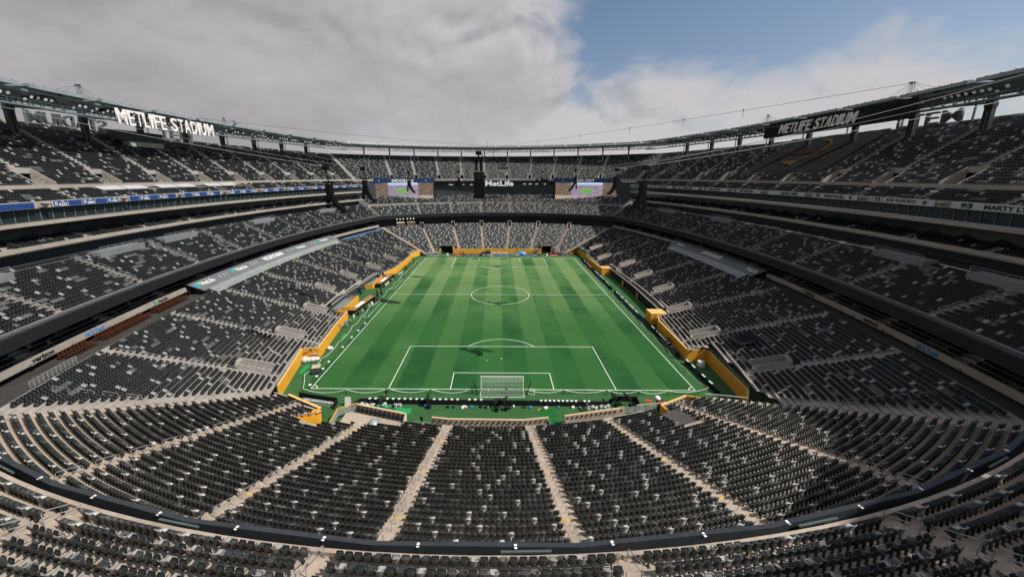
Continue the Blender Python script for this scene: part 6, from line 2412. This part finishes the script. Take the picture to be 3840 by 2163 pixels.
tv_camera(-19.6, -5.9, 0.2, 'broadcast camera under dark cloth left of centre behind the long boards')
tv_camera(-1.2, -5.6, -0.9, 'broadcast camera behind the near goal boards')
tv_camera(0.2, -5.4, -0.5, 'second broadcast camera just right of the one behind the near goal')
tv_camera(18.4, -4.2, 0.1, 'broadcast camera in the black bay at the right end of the boards')
tv_camera(-12.2, -5.0, 0.1, 'broadcast camera midway along the left half of the long boards')
tv_camera(20.6, -4.4, 0.3, 'broadcast camera at the far right of the black bay')
tv_camera(-44.9, 53.0, 1.0, 'broadcast camera on the left turf between the two platforms')
tv_camera(-38.7, 50.5, 0.4, 'broadcast camera between the two left dugouts')
tv_camera(-38.2, 52.8, 0.4, 'second broadcast camera between the two left dugouts')
# loose bits along the near boards
for i in range(26):
    x = rnd.uniform(-22, 16)
    c = rnd.choice((BLUEC, BLACKC, BLACKC, WHITE, STEEL))
    mb = MB()
    mb.box((x, -5.0 + rnd.uniform(-0.4, 0.2), 0.14), (rnd.uniform(0.25, 0.7), rnd.uniform(0.2, 0.5), rnd.uniform(0.15, 0.3)), rnd.uniform(0, 3))
    nm = {'blue_bag': 'blue', 'black_cloth': 'black', 'white_plastic': 'white', 'galvanised_steel': 'grey'}[c.name]
    tag(mb.build('kit_bag', c), 'small %s bag on the turf behind the long near boards' % nm, 'bag', '%s bags behind the near boards' % nm)
for x, y, cc, dx, dy, lab in ((24.6, -3.0, (0.55, 0.06, 0.03), 1.1, 0.55, 'red mat lying on the turf at the near right'), (6.3, -5.6, (0.62, 0.42, 0.05), 1.0, 0.35, 'yellow strip lying behind the near boards'),
                              (-16.0, -6.2, (0.02, 0.30, 0.10), 2.6, 1.4, 'bright green mat behind the left of the long boards'), (-19.5, -4.9, (0.02, 0.30, 0.10), 2.4, 0.7, 'small bright green mat at the left chairs'),
                              (-38.6, 6.5, (0.02, 0.26, 0.08), 0.9, 3.2, 'bright green mat at the near left wall'), (-37.2, 21.5, (0.02, 0.26, 0.08), 0.8, 2.4, 'bright green mat farther up the left wall'),
                              (7.3, -7.6, (0.012, 0.12, 0.03), 2.6, 4.2, 'dark green carpet strip leading to the near front gap')):
    tag(MB().box((x, y, 0.016), (dx, dy, 0.02)).build('floor_mat', mat('mat_%d' % int(x * 10), cc, 0.8, 0.1, 0.15), ), lab, 'mat')
# wrapped bundles and roller at the near left
FOIL = mat('white_sheet', (0.55, 0.54, 0.52), 0.6, 0.3, 0.25, 3, bump=0.6)
for x, y, r, sz, lab in ((-39.9, 9.3, 0.75, 0.9, 'white sheeted bundle in the corner of the near left jog'), (-38.6, 9.9, 0.8, 0.6, 'long white sheeted bundle beside the first one'), (-37.4, 14.6, 0.5, 1.0, 'white bag against the left wall beyond the jog')):
    o = thing('sheeted_bundle', lab, 'bundle', (x, y, 0))
    mb = MB()
    mb.ball((x, y, r * sz * 0.8), r, 10, 6, sz)
    mb.ball((x + r * 0.9, y + 0.2, r * sz * 0.6), r * 0.75, 10, 6, sz)
    mb.build('sheet', FOIL, o, smooth=True)
o = thing('field_cart', 'dark cart with a pale top on the near left apron', 'cart', (-35.6, 5.2, 0))
MB().box((-35.6, 5.2, 0.55), (1.3, 1.5, 0.7), 0.3).build('body', DSTEEL, o)
MB().box((-35.6, 5.4, 1.25), (1.5, 1.3, 0.12), 0.3).build('pale_top', mat('cream_cover', (0.5, 0.42, 0.30), 0.7, 0.2, 0.15), o)
for sx in (-1, 1):
    for sy in (-1, 1):
        MB().tube([(-35.6 + sx * 0.55 - 0.08, 5.2 + sy * 0.55, 0.22), (-35.6 + sx * 0.55 + 0.08, 5.2 + sy * 0.55, 0.22)], 0.22, 9).build('wheel', DARK, o)
        MB().tube([(-35.6 + sx * 0.5, 5.2 + sy * 0.5, 0.8), (-35.6 + sx * 0.5, 5.3 + sy * 0.5, 1.25)], 0.03, 4).build('post', STEEL, o)
tag(MB().box((39.4, 8.3, 0.6), (1.0, 0.9, 1.1), 0.2).build('white_crate', WHITE), 'white crate in the shade of the near right jog', 'crate')
# vehicles behind the far goal
def far_vehicle(x, y, m, lab, sheet=False):
    o = thing('parked_vehicle', lab, 'vehicle', (x, y, 0))
    if sheet:
        mb = MB()
        prof = [(-2.3, 0.05), (-2.2, 0.85), (-1.2, 1.1), (-0.5, 1.65), (0.9, 1.65), (1.7, 1.1), (2.25, 0.9), (2.35, 0.05)]
        for yy, w in ((-0.95, 0.95), (0.0, 1.03), (0.95, 0.95)):
            for px_, pz_ in prof:
                mb.v.append((x + px_, y + yy, pz_ * w))
        for j in range(2):
            for i in range(len(prof) - 1):
                k = j * len(prof) + i
                mb.f.append((k, k + 1, k + 1 + len(prof), k + len(prof)))
        mb.f.append(tuple(range(len(prof) - 1, -1, -1)))
        mb.build('cover', m, o, smooth=True)
    else:
        MB().hexa([(x - 2.4, y - 0.95, 0.35), (x + 2.4, y - 0.95, 0.35), (x + 2.4, y + 0.95, 0.35), (x - 2.4, y + 0.95, 0.35)], [(x - 2.3, y - 0.9, 1.0), (x + 2.35, y - 0.9, 1.05), (x + 2.35, y + 0.9, 1.05), (x - 2.3, y + 0.9, 1.0)]).build('body', m, o)
        MB().hexa([(x - 0.7, y - 0.88, 1.0), (x + 2.2, y - 0.88, 1.05), (x + 2.2, y + 0.88, 1.05), (x - 0.7, y + 0.88, 1.0)], [(x - 0.3, y - 0.75, 1.8), (x + 1.9, y - 0.75, 1.8), (x + 1.9, y + 0.75, 1.8), (x - 0.3, y + 0.75, 1.8)]).build('cabin', GLASS, o)
        for sx in (-1.5, 1.5):
            for sy in (-0.85, 0.85):
                MB().tube([(x + sx, y + sy - 0.12, 0.36), (x + sx, y + sy + 0.12, 0.36)], 0.36, 10).build('wheel', DARK, o)


far_vehicle(-6.4, 112.9, DARK, 'black vehicle parked behind the boards left of the far goal')
far_vehicle(10.6, 112.6, mat('blue_car_sheet', (0.05, 0.30, 0.62), 0.4, 0.5, 0.2), 'car under a bright blue sheet right of the far goal', True)
for x in (-24.6, 22.6):
    tag(MB().box((x, 110.2, 0.55), (0.8, 0.6, 1.1)).build('white_box', WHITE), 'white box in front of the far %s tunnel' % ('left' if x < 0 else 'right'), 'box')
# parasol and red stand by the near right tunnel
o = thing('covered_stand', 'dark red stand with a white cap beside the near right tunnel', 'stand', (25.4, -5.6, 0))
MB().box((25.4, -5.4, 0.8), (0.9, 0.9, 1.6), 0.4).build('body', mat('dark_red_cloth', (0.10, 0.012, 0.015), 0.8, 0.1, 0.2), o)
MB().ball((25.1, -4.9, 1.75), 0.5, 10, 6, 0.7).build('white_cap', WHITE, o, smooth=True)
# dark tarpaulin over right front seats near the jog, pale bench
o = thing('seat_cover', 'black sheet over a few seats above the near right jog', 'sheet', (46.0, 7.0, 4))
mb = MB()
for i in range(5):
    for j in range(5):
        q = Vector((44.6 + 1.0 * j, 5.2 + 1.0 * i, 0))
        so = math.hypot(q.x - X0 - CS, q.y - Y0) - RS
        mb.v.append((q.x, q.y, LOW['z0'] + (so - LOW['t0']) / LOW['tr'] * LOW['ri'] + 1.15 + 0.05 * math.sin(i * 2.1 + j)))
for i in range(4):
    for j in range(4):
        k = i * 5 + j
        mb.f.append((k, k + 1, k + 6, k + 5))
mb.build('sheet', BLACKC, o)

# ================================================================== PEOPLE
SKIN = mat('skin', (0.36, 0.21, 0.14), 0.6, 0.3, 0.08)
HAIR = mat('dark_hair', (0.02, 0.015, 0.012), 0.7, 0.2, 0.1)


def person(x, y, rz, shirt, trouser, lab, pose='stand', z=0.0, skin_legs=False, scale=1.0):
    """one continuous skinned body, clothes as material zones of it, hair as a child"""
    if pose == 'stand':
        J = dict(pel=(0, 0, 0.95), wai=(0, 0, 1.12), che=(0, 0.01, 1.35), nec=(0, 0.0, 1.50), hd0=(0, -0.01, 1.60), hd1=(0, -0.02, 1.72),
                 lh=(-0.10, 0, 0.90), lk=(-0.12, -0.03, 0.50), la=(-0.13, 0.02, 0.09), lt=(-0.14, -0.17, 0.04),
                 rh=(0.10, 0, 0.90), rk=(0.12, -0.02, 0.50), ra=(0.13, 0.03, 0.09), rt=(0.15, -0.16, 0.04),
                 ls=(-0.19, 0.01, 1.41), le=(-0.25, 0.03, 1.12), lw=(-0.24, -0.10, 0.88), lf=(-0.23, -0.15, 0.78),
                 rs=(0.19, 0.01, 1.41), re=(0.26, 0.03, 1.12), rw=(0.24, -0.12, 0.90), rf=(0.23, -0.18, 0.80))
    elif pose == 'point':
        J = dict(pel=(0, 0, 0.95), wai=(0, 0, 1.12), che=(0, 0.0, 1.35), nec=(0, -0.02, 1.50), hd0=(0, -0.05, 1.60), hd1=(0, -0.08, 1.71),
                 lh=(-0.10, 0, 0.90), lk=(-0.16, -0.10, 0.50), la=(-0.18, 0.05, 0.09), lt=(-0.19, -0.14, 0.04),
                 rh=(0.10, 0, 0.90), rk=(0.14, 0.10, 0.50), ra=(0.16, 0.28, 0.10), rt=(0.17, 0.12, 0.04),
                 ls=(-0.19, 0, 1.41), le=(-0.30, -0.20, 1.22), lw=(-0.26, -0.42, 1.20), lf=(-0.25, -0.52, 1.20),
                 rs=(0.19, 0, 1.41), re=(0.27, 0.05, 1.12), rw=(0.24, -0.15, 0.96), rf=(0.22, -0.23, 0.90))
    else:   # bent forward
        J = dict(pel=(0, 0.12, 0.88), wai=(0, 0.02, 1.03), che=(0, -0.18, 1.16), nec=(0, -0.32, 1.22), hd0=(0, -0.42, 1.24), hd1=(0, -0.53, 1.25),
                 lh=(-0.10, 0.12, 0.84), lk=(-0.13, -0.02, 0.47), la=(-0.14, 0.06, 0.09), lt=(-0.15, -0.12, 0.04),
                 rh=(0.10, 0.12, 0.84), rk=(0.13, -0.05, 0.47), ra=(0.14, 0.04, 0.09), rt=(0.15, -0.14, 0.04),
                 ls=(-0.18, -0.24, 1.19), le=(-0.22, -0.34, 0.92), lw=(-0.16, -0.46, 0.72), lf=(-0.14, -0.50, 0.62),
                 rs=(0.18, -0.24, 1.19), re=(0.22, -0.36, 0.92), rw=(0.16, -0.48, 0.72), rf=(0.14, -0.52, 0.62))
    rad_ = dict(pel=0.15, wai=0.135, che=0.16, nec=0.062, hd0=0.085, hd1=0.10, lh=0.10, rh=0.10, lk=0.065, rk=0.065, la=0.045, ra=0.045, lt=0.04, rt=0.04,
                ls=0.07, rs=0.07, le=0.048, re=0.048, lw=0.034, rw=0.034, lf=0.03, rf=0.03)
    names = list(J)
    ix = {n: i for i, n in enumerate(names)}
    E_ = [('pel', 'wai'), ('wai', 'che'), ('che', 'nec'), ('nec', 'hd0'), ('hd0', 'hd1'), ('pel', 'lh'), ('lh', 'lk'), ('lk', 'la'), ('la', 'lt'), ('pel', 'rh'), ('rh', 'rk'), ('rk', 'ra'), ('ra', 'rt'),
          ('che', 'ls'), ('ls', 'le'), ('le', 'lw'), ('lw', 'lf'), ('che', 'rs'), ('rs', 're'), ('re', 'rw'), ('rw', 'rf')]
    me = bpy.data.meshes.new('body')
    me.from_pydata([tuple(c * scale for c in J[n]) for n in names], [(ix[a], ix[b]) for a, b in E_], [])
    ob = bpy.data.objects.new('tmp_body', me)
    col.objects.link(ob)
    md = ob.modifiers.new('skin', 'SKIN')
    for i, n in enumerate(names):
        me.skin_vertices[0].data[i].radius = (rad_[n] * scale, rad_[n] * scale * (0.75 if n in ('che', 'wai', 'pel') else 1))
        me.skin_vertices[0].data[i].use_root = (n == 'pel')
    sb = ob.modifiers.new('sub', 'SUBSURF')
    sb.levels = 1
    col.objects.unlink(ob)
    body = evaluated_mesh(ob)
    bpy.data.meshes.remove(me)
    body.materials.clear()
    for m in (shirt, trouser, SKIN, DARK):
        body.materials.append(m)
    jn = np.array([J[n] for n in names]) * scale
    zone = {}
    for n in names:
        zone[n] = 1 if n in ('lh', 'rh', 'lk', 'rk', 'pel') else (3 if n in ('la', 'ra', 'lt', 'rt') else (2 if n in ('hd0', 'hd1', 'nec', 'lw', 'rw', 'lf', 'rf') else 0))
    if skin_legs:
        zone['lk'] = zone['rk'] = 2
    for pgn in body.polygons:
        c = np.array(pgn.center)
        k = int(np.argmin(((jn - c) ** 2).sum(1)))
        pgn.material_index = zone[names[k]]
        pgn.use_smooth = True
    root = thing('person', lab, 'person', (x, y, z))
    root.rotation_euler = (0, 0, rz)
    link('body', body, None, root)
    h = J['hd1']
    hm = MB()
    hm.ball((h[0] * scale, (h[1] + 0.025) * scale, (h[2] + 0.03) * scale), 0.105 * scale, 8, 6, 1.0)
    hme = bpy.data.meshes.new('hair')
    hme.from_pydata(hm.v, [], hm.f)
    hme.polygons.foreach_set('use_smooth', [True] * len(hme.polygons))
    link('hair', hme, HAIR, root)
    return root


S_BLACK = mat('black_shirt', (0.015, 0.015, 0.018), 0.85, 0.1, 0.1)
S_NAVY = mat('navy_trousers', (0.015, 0.02, 0.04), 0.85, 0.1, 0.1)
S_TEAL = mat('turquoise_shirt', (0.10, 0.45, 0.50), 0.8, 0.1, 0.1)
S_BLUE = mat('bright_blue_shirt', (0.03, 0.26, 0.60), 0.8, 0.1, 0.1)
S_YEL = mat('yellow_green_shirt', (0.30, 0.30, 0.06), 0.8, 0.1, 0.1)
S_WHITE = mat('white_shirt', (0.62, 0.62, 0.62), 0.8, 0.1, 0.05)
S_KHAKI = mat('khaki_trousers', (0.28, 0.22, 0.14), 0.85, 0.1, 0.1)
S_GREY = mat('grey_shirt', (0.10, 0.10, 0.11), 0.85, 0.1, 0.1)
S_RED = mat('dull_red_shirt', (0.30, 0.04, 0.03), 0.85, 0.1, 0.1)
person(0.75, -1.3, R(190), S_BLACK, S_GREY, 'person in dark kit and bare knees standing in the near goal', 'point', skin_legs=True)
person(-19.7, -2.7, R(20), S_BLACK, S_BLACK, 'person all in black on the near left turf behind the rope')
person(-12.0, -10.6, R(160), S_BLACK, S_BLACK, 'person in black at the dark stairwell of the near left front', z=0.9)
person(13.5, -6.0, R(60), S_GREY, S_KHAKI, 'person in khaki trousers by the chairs at the right end of the boards', 'point', skin_legs=True)
person(23.4, -6.1, R(100), S_KHAKI, S_KHAKI, 'person in tan clothes leaning at the near right slatted barrier', 'bend')
person(26.2, -5.9, R(10), S_BLACK, S_NAVY, 'person in dark clothes beside the red stand')
person(37.5, 17.2, R(-60), S_RED, S_KHAKI, 'person in a dull red shirt by the boards below the near right wall', skin_legs=True)
person(36.6, 47.6, R(-90), S_WHITE, S_GREY, 'person in a white shirt by the right boards short of halfway')
person(36.6, 76.0, R(-80), S_WHITE, S_NAVY, 'person in a white shirt at the far right amber box')
person(-44.3, 55.6, R(120), S_TEAL, S_NAVY, 'person in a turquoise shirt on the left turf between the platforms', 'point', skin_legs=True)
person(-45.4, 54.4, R(60), S_TEAL, S_KHAKI, 'second person in turquoise, nearer the left retaining wall', 'bend')
for i, (x, y) in enumerate(((-39.0, 25.2), (-38.6, 26.2), (-39.0, 27.6), (-38.2, 28.3))):
    person(x, y, rnd.uniform(0, 6), S_BLUE if i < 3 else S_WHITE, S_NAVY, ('person in a bright blue shirt at the left wall, nearest of three', 'middle of three people in bright blue at the left wall', 'person in bright blue at the left wall, farthest of three', 'person in a white shirt beside the blue-shirted group')[i], 'stand' if i % 2 else 'bend')
far_words = ['first', 'second', 'third', 'fourth', 'fifth', 'sixth', 'seventh', 'eighth', 'ninth']
for i, (x, y) in enumerate(((-38.2, 80.6), (-37.6, 83.2), (-38.3, 84.6), (-37.5, 86.0), (-38.0, 90.5), (-37.6, 96.8), (-37.9, 98.5), (-36.6, 106.0), (-36.0, 107.6))):
    person(x, y, rnd.uniform(0, 6), S_BLACK if i % 3 else S_GREY, S_BLACK, '%s of the dark-clothed people along the far left wall, counting away from the viewer' % far_words[i], rnd.choice(('stand', 'point', 'bend')))
for i, (x, y) in enumerate(((-18.5, 111.0), (-17.2, 111.4), (-1.0, 111.6), (1.2, 111.8), (14.5, 111.5), (17.5, 111.6), (24.3, 110.8), (21.4, 112.2), (-26.8, 112.4))):
    person(x, y, R(180) + rnd.uniform(-1, 1), S_WHITE if i in (6,) else S_BLACK, S_NAVY, '%s person from the left behind the far boards%s' % (('second', 'third', 'fourth', 'fifth', 'sixth', 'seventh', 'ninth', 'eighth', 'first')[i], ', in white' if i == 6 else ', in dark clothes'))
person(-36.9, 61.0, R(90), S_GREY, S_BLACK, 'person in grey in front of the farther left dugout')
person(-37.2, 48.2, R(90), S_YEL, S_BLACK, 'person in a yellow-green shirt by the nearer left dugout')

# ================================================================== SEATS
def seat_template(lod):
    """local frame: x along the row, y away from the pitch, z up from the tread"""
    mb = MB()
    if lod == 2:
        # back shell: leaning box, top edge narrower
        b = [(-0.245, 0.06, 0.39), (0.245, 0.06, 0.39), (0.245, 0.12, 0.39), (-0.245, 0.12, 0.39)]
        t = [(-0.225, 0.19, 0.81), (0.225, 0.19, 0.81), (0.225, 0.235, 0.81), (-0.225, 0.235, 0.81)]
        mb.add(b + t, [(4, 5, 6, 7), (0, 1, 5, 4), (1, 2, 6, 5), (2, 3, 7, 6), (3, 0, 4, 7)])
        # folded pan
        q = [(-0.235, -0.19, 0.40), (0.235, -0.19, 0.40), (0.235, 0.07, 0.39), (-0.235, 0.07, 0.39)]
        w = [(-0.22, -0.06, 0.60), (0.22, -0.06, 0.60), (0.22, 0.10, 0.66), (-0.22, 0.10, 0.66)]
        mb.add(q + w, [(4, 5, 6, 7), (0, 1, 5, 4), (1, 2, 6, 5), (3, 0, 4, 7)])
        return mb

    def shell():
        xs = (-0.245, -0.15, 0.15, 0.245)
        rows = [(0.34, 0.09), (0.45, 0.10), (0.72, 0.155), (0.84, 0.20), (0.885, 0.225)]
        base = len(mb.v)
        for side in (0, 1):
            for j, (z, y) in enumerate(rows):
                for i, x in enumerate(xs):
                    xx = x * (0.93 if j in (0, 3) else (0.78 if j == 4 else 1.0))
                    cur = 0.045 * (abs(x) > 0.2)
                    mb.v.append((xx, y - cur + side * 0.045, z - 0.012 * (abs(x) > 0.2) * (j == 4)))
        nr, nc = len(rows), len(xs)
        for side in (0, 1):
            o = base + side * nr * nc
            for j in range(nr - 1):
                for i in range(nc - 1):
                    q = (o + j * nc + i, o + j * nc + i + 1, o + (j + 1) * nc + i + 1, o + (j + 1) * nc + i)
                    mb.f.append(q if side == 0 else q[::-1])
        k = nr * nc
        for j in range(nr - 1):
            a, b_ = base + j * nc, base + (j + 1) * nc
            mb.f.append((a, b_, b_ + k, a + k))
            a, b_ = a + nc - 1, b_ + nc - 1
            mb.f.append((b_, a, a + k, b_ + k))
        for i in range(nc - 1):
            a = base + (nr - 1) * nc + i
            mb.f.append((a, a + 1, a + 1 + k, a + k))
    shell()
    q = [(-0.215, -0.21, 0.42), (0.215, -0.21, 0.42), (0.225, 0.08, 0.36), (-0.225, 0.08, 0.36)]
    w = [(-0.20, -0.14, 0.60), (0.20, -0.14, 0.60), (0.21, 0.08, 0.66), (-0.21, 0.08, 0.66)]
    mb.hexa(q, w)
    mb.box((0, 0.12, 0.19), (0.10, 0.12, 0.36))
    return mb


def seat_parts():
    """the near seats, piece by piece: backrest, pan, bracket, arm rests"""
    out = {}
    mb = MB()
    xs = [-0.235, -0.215, -0.13, 0.0, 0.13, 0.215, 0.235]
    rows = [(0.33, 0.07, 0.86), (0.36, 0.075, 0.95), (0.48, 0.09, 1.0), (0.62, 0.125, 1.0), (0.74, 0.165, 0.98), (0.82, 0.195, 0.92), (0.86, 0.215, 0.82), (0.875, 0.225, 0.70)]
    nr, nc = len(rows), len(xs)
    for side in (0, 1):
        for (z, y, w) in rows:
            for x in xs:
                mb.v.append((x * w, y - 0.075 * (abs(x) / 0.235) ** 2.2 + side * 0.022, z))
    for side in (0, 1):
        o = side * nr * nc
        for j in range(nr - 1):
            for i in range(nc - 1):
                q = (o + j * nc + i, o + j * nc + i + 1, o + (j + 1) * nc + i + 1, o + (j + 1) * nc + i)
                mb.f.append(q if side == 0 else q[::-1])
    k = nr * nc
    for j in range(nr - 1):
        a, b = j * nc, (j + 1) * nc
        mb.f.append((a, b, b + k, a + k))
        a, b = a + nc - 1, b + nc - 1
        mb.f.append((b, a, a + k, b + k))
    for i in range(nc - 1):
        a = (nr - 1) * nc + i
        mb.f.append((a, a + 1, a + 1 + k, a + k))
        a = i
        mb.f.append((a + 1, a, a + k, a + 1 + k))
    out['backrest'] = mb

    def pan(ang):
        m = MB()
        ca, sa = math.cos(ang), math.sin(ang)
        xs2 = [-0.22, -0.15, 0.0, 0.15, 0.22]
        ys = [0.0, 0.12, 0.27, 0.36, 0.40]
        for side in (0, 1):
            for j, yy in enumerate(ys):
                for x in xs2:
                    w = (1.0, 1.0, 0.98, 0.90, 0.72)[j]
                    d = 0.018 * (1 - (abs(x) / 0.22) ** 2) * (1 if 0 < j < 4 else 0.2)
                    h = -d - side * 0.035
                    m.v.append((x * w, 0.03 - yy * ca - h * sa * -1 * -1, 0.40 + yy * sa + h * ca))
        n1, n2 = len(ys), len(xs2)
        for side in (0, 1):
            o = side * n1 * n2
            for j in range(n1 - 1):
                for i in range(n2 - 1):
                    q = (o + j * n2 + i, o + (j + 1) * n2 + i, o + (j + 1) * n2 + i + 1, o + j * n2 + i + 1)
                    m.f.append(q if side == 0 else q[::-1])
        kk = n1 * n2
        for j in range(n1 - 1):
            for e in (0, n2 - 1):
                a, b = j * n2 + e, (j + 1) * n2 + e
                m.f.append((a, b, b + kk, a + kk))
        for i in range(n2 - 1):
            a = (n1 - 1) * n2 + i
            m.f.append((a, a + 1, a + 1 + kk, a + kk))
        return m
    out['pan_up'] = pan(R(68))
    out['pan_down'] = pan(R(6))
    mb = MB()
    mb.box((0, 0.10, 0.17), (0.07, 0.10, 0.33))
    mb.box((0, 0.05, 0.345), (0.36, 0.10, 0.035))
    mb.box((0, 0.14, 0.02), (0.16, 0.16, 0.03))
    out['bracket'] = mb
    mb = MB()
    mb.box((-0.262, -0.04, 0.60), (0.04, 0.30, 0.03))
    mb.box((-0.262, 0.06, 0.46), (0.03, 0.05, 0.26))
    out['arm_rest'] = mb
    return out


def build_seats():
    S = np.array(SEATS)
    f, r, u = np.array(_f), np.array(_r2), np.array(_u2)
    d = S[:, :3] + np.array([0, 0, 0.6]) - np.array(CAM)
    zc = d @ f
    sx = 1851.27 + 1354.208 * (d @ r) / np.maximum(zc, 0.1)
    sy = 960.5 - 1354.208 * (d @ u) / np.maximum(zc, 0.1)
    vis = (zc > 1) & (sx > -25) & (sx < 3865) & (sy > 0) & (sy < 2200) & (S[:, 1] < -41.5) & (S[:, 2] > 16)
    dist = np.linalg.norm(d, axis=1)
    order = np.argsort(np.where(vis, dist, 1e9))[:300]
    near = order[vis[order]]
    rest = np.ones(len(S), bool)
    rest[near] = False
    print('seats', len(S), 'single', len(near))
    # the mass of seats
    V, F4, F3, TN = [], [], [], []
    base = 0
    for lod in (1, 2):
        sel = S[rest & (S[:, 6] == lod)]
        if not len(sel):
            continue
        mb = seat_template(lod)
        tv = np.array(mb.v)
        n = len(tv)
        # local x -> tangent (ny,-nx); local y -> normal
        jit = rng.normal(0, 0.012, (len(sel), 1))
        nx, ny = sel[:, 3:4] + jit * sel[:, 4:5], sel[:, 4:5] - jit * sel[:, 3:4]
        X = sel[:, 0:1] + tv[:, 0] * ny + tv[:, 1] * nx
        Y = sel[:, 1:2] - tv[:, 0] * nx + tv[:, 1] * ny
        Z = sel[:, 2:3] + tv[:, 2] + rng.normal(0, 0.006, (len(sel), 1))
        V.append(np.stack([X, Y, Z], 2).reshape(-1, 3))
        TN.append(np.repeat(sel[:, 5], n))
        offs = base + np.arange(len(sel))[:, None, None] * n
        q4 = np.array([q for q in mb.f if len(q) == 4])
        F4.append((q4[None] + offs).reshape(-1, 4))
        base += n * len(sel)
    me = np_mesh('stadium_seats', np.concatenate(V), F4)
    at = me.attributes.new('tone', 'FLOAT', 'POINT')
    at.data.foreach_set('value', np.concatenate(TN).astype(np.float32))
    o = link('stadium_seats', me, SEAT_ATTR)
    tag(o, 'thousands of charcoal and grey folding seats filling every tier', 'seats', kind='stuff')
    # the 300 that show largest
    pr = {k: m for k, m in seat_parts().items()}
    mesh = {}
    for tone, mm in (('d', SEAT_D), ('m', SEAT_M), ('l', SEAT_L)):
        for k, m in pr.items():
            me = bpy.data.meshes.new(k)
            me.from_pydata(m.v, [], m.f)
            me.polygons.foreach_set('use_smooth', [k in ('backrest', 'pan_up', 'pan_down')] * len(me.polygons))
            me.update()
            me.materials.append(DSTEEL if k == 'bracket' else (SEAT_D if k == 'arm_rest' else mm))
            mesh[(tone, k)] = me
    zrow = sorted(set(round(float(z), 2) for z in S[near][:, 2]))
    word = {'d': 'charcoal', 'm': 'mid grey', 'l': 'light grey'}
    rows_w = ['front', 'second', 'third', 'fourth', 'fifth', 'sixth', 'seventh', 'eighth']
    for i in near:
        x, y, z, nx, ny, tn, _ = S[i]
        k = 'l' if tn > 0.8 else ('m' if tn > 0.5 else 'd')
        down = (k == 'l' and rnd.random() < 0.75) or rnd.random() < 0.12
        root = bpy.data.objects.new('stadium_seat', None)
        root.empty_display_size = 0.1
        col.objects.link(root)
        root.location = (x, y, z)
        root.rotation_euler = (0, 0, math.atan2(-nx, ny) + rnd.gauss(0, 0.02))
        ri = zrow.index(round(float(z), 2))
        blk = math.degrees(math.asin(max(-1, min(1, nx))))
        where = 'left of the leftmost foreground aisle' if blk < -22.6 else ('in the left foreground block' if blk < -13.2 else ('just left of the middle foreground block' if blk < -4.4 else ('in the middle foreground block' if blk < 4.4 else ('just right of the middle foreground block' if blk < 13.2 else 'in the right foreground block'))))
        tag(root, '%s %s folding seat, %s row, %s' % (word[k], 'opened' if down else 'tipped-up', rows_w[min(ri, 7)], where), 'seat', 'foreground seats')
        for nm in ('backrest', 'pan_down' if down else 'pan_up', 'bracket', 'arm_rest'):
            c = bpy.data.objects.new('seat_pan' if nm.startswith('pan') else nm, mesh[(k, nm)])
            col.objects.link(c)
            c.parent = root


build_seats()
bpy.data.scenes.remove(_aux)
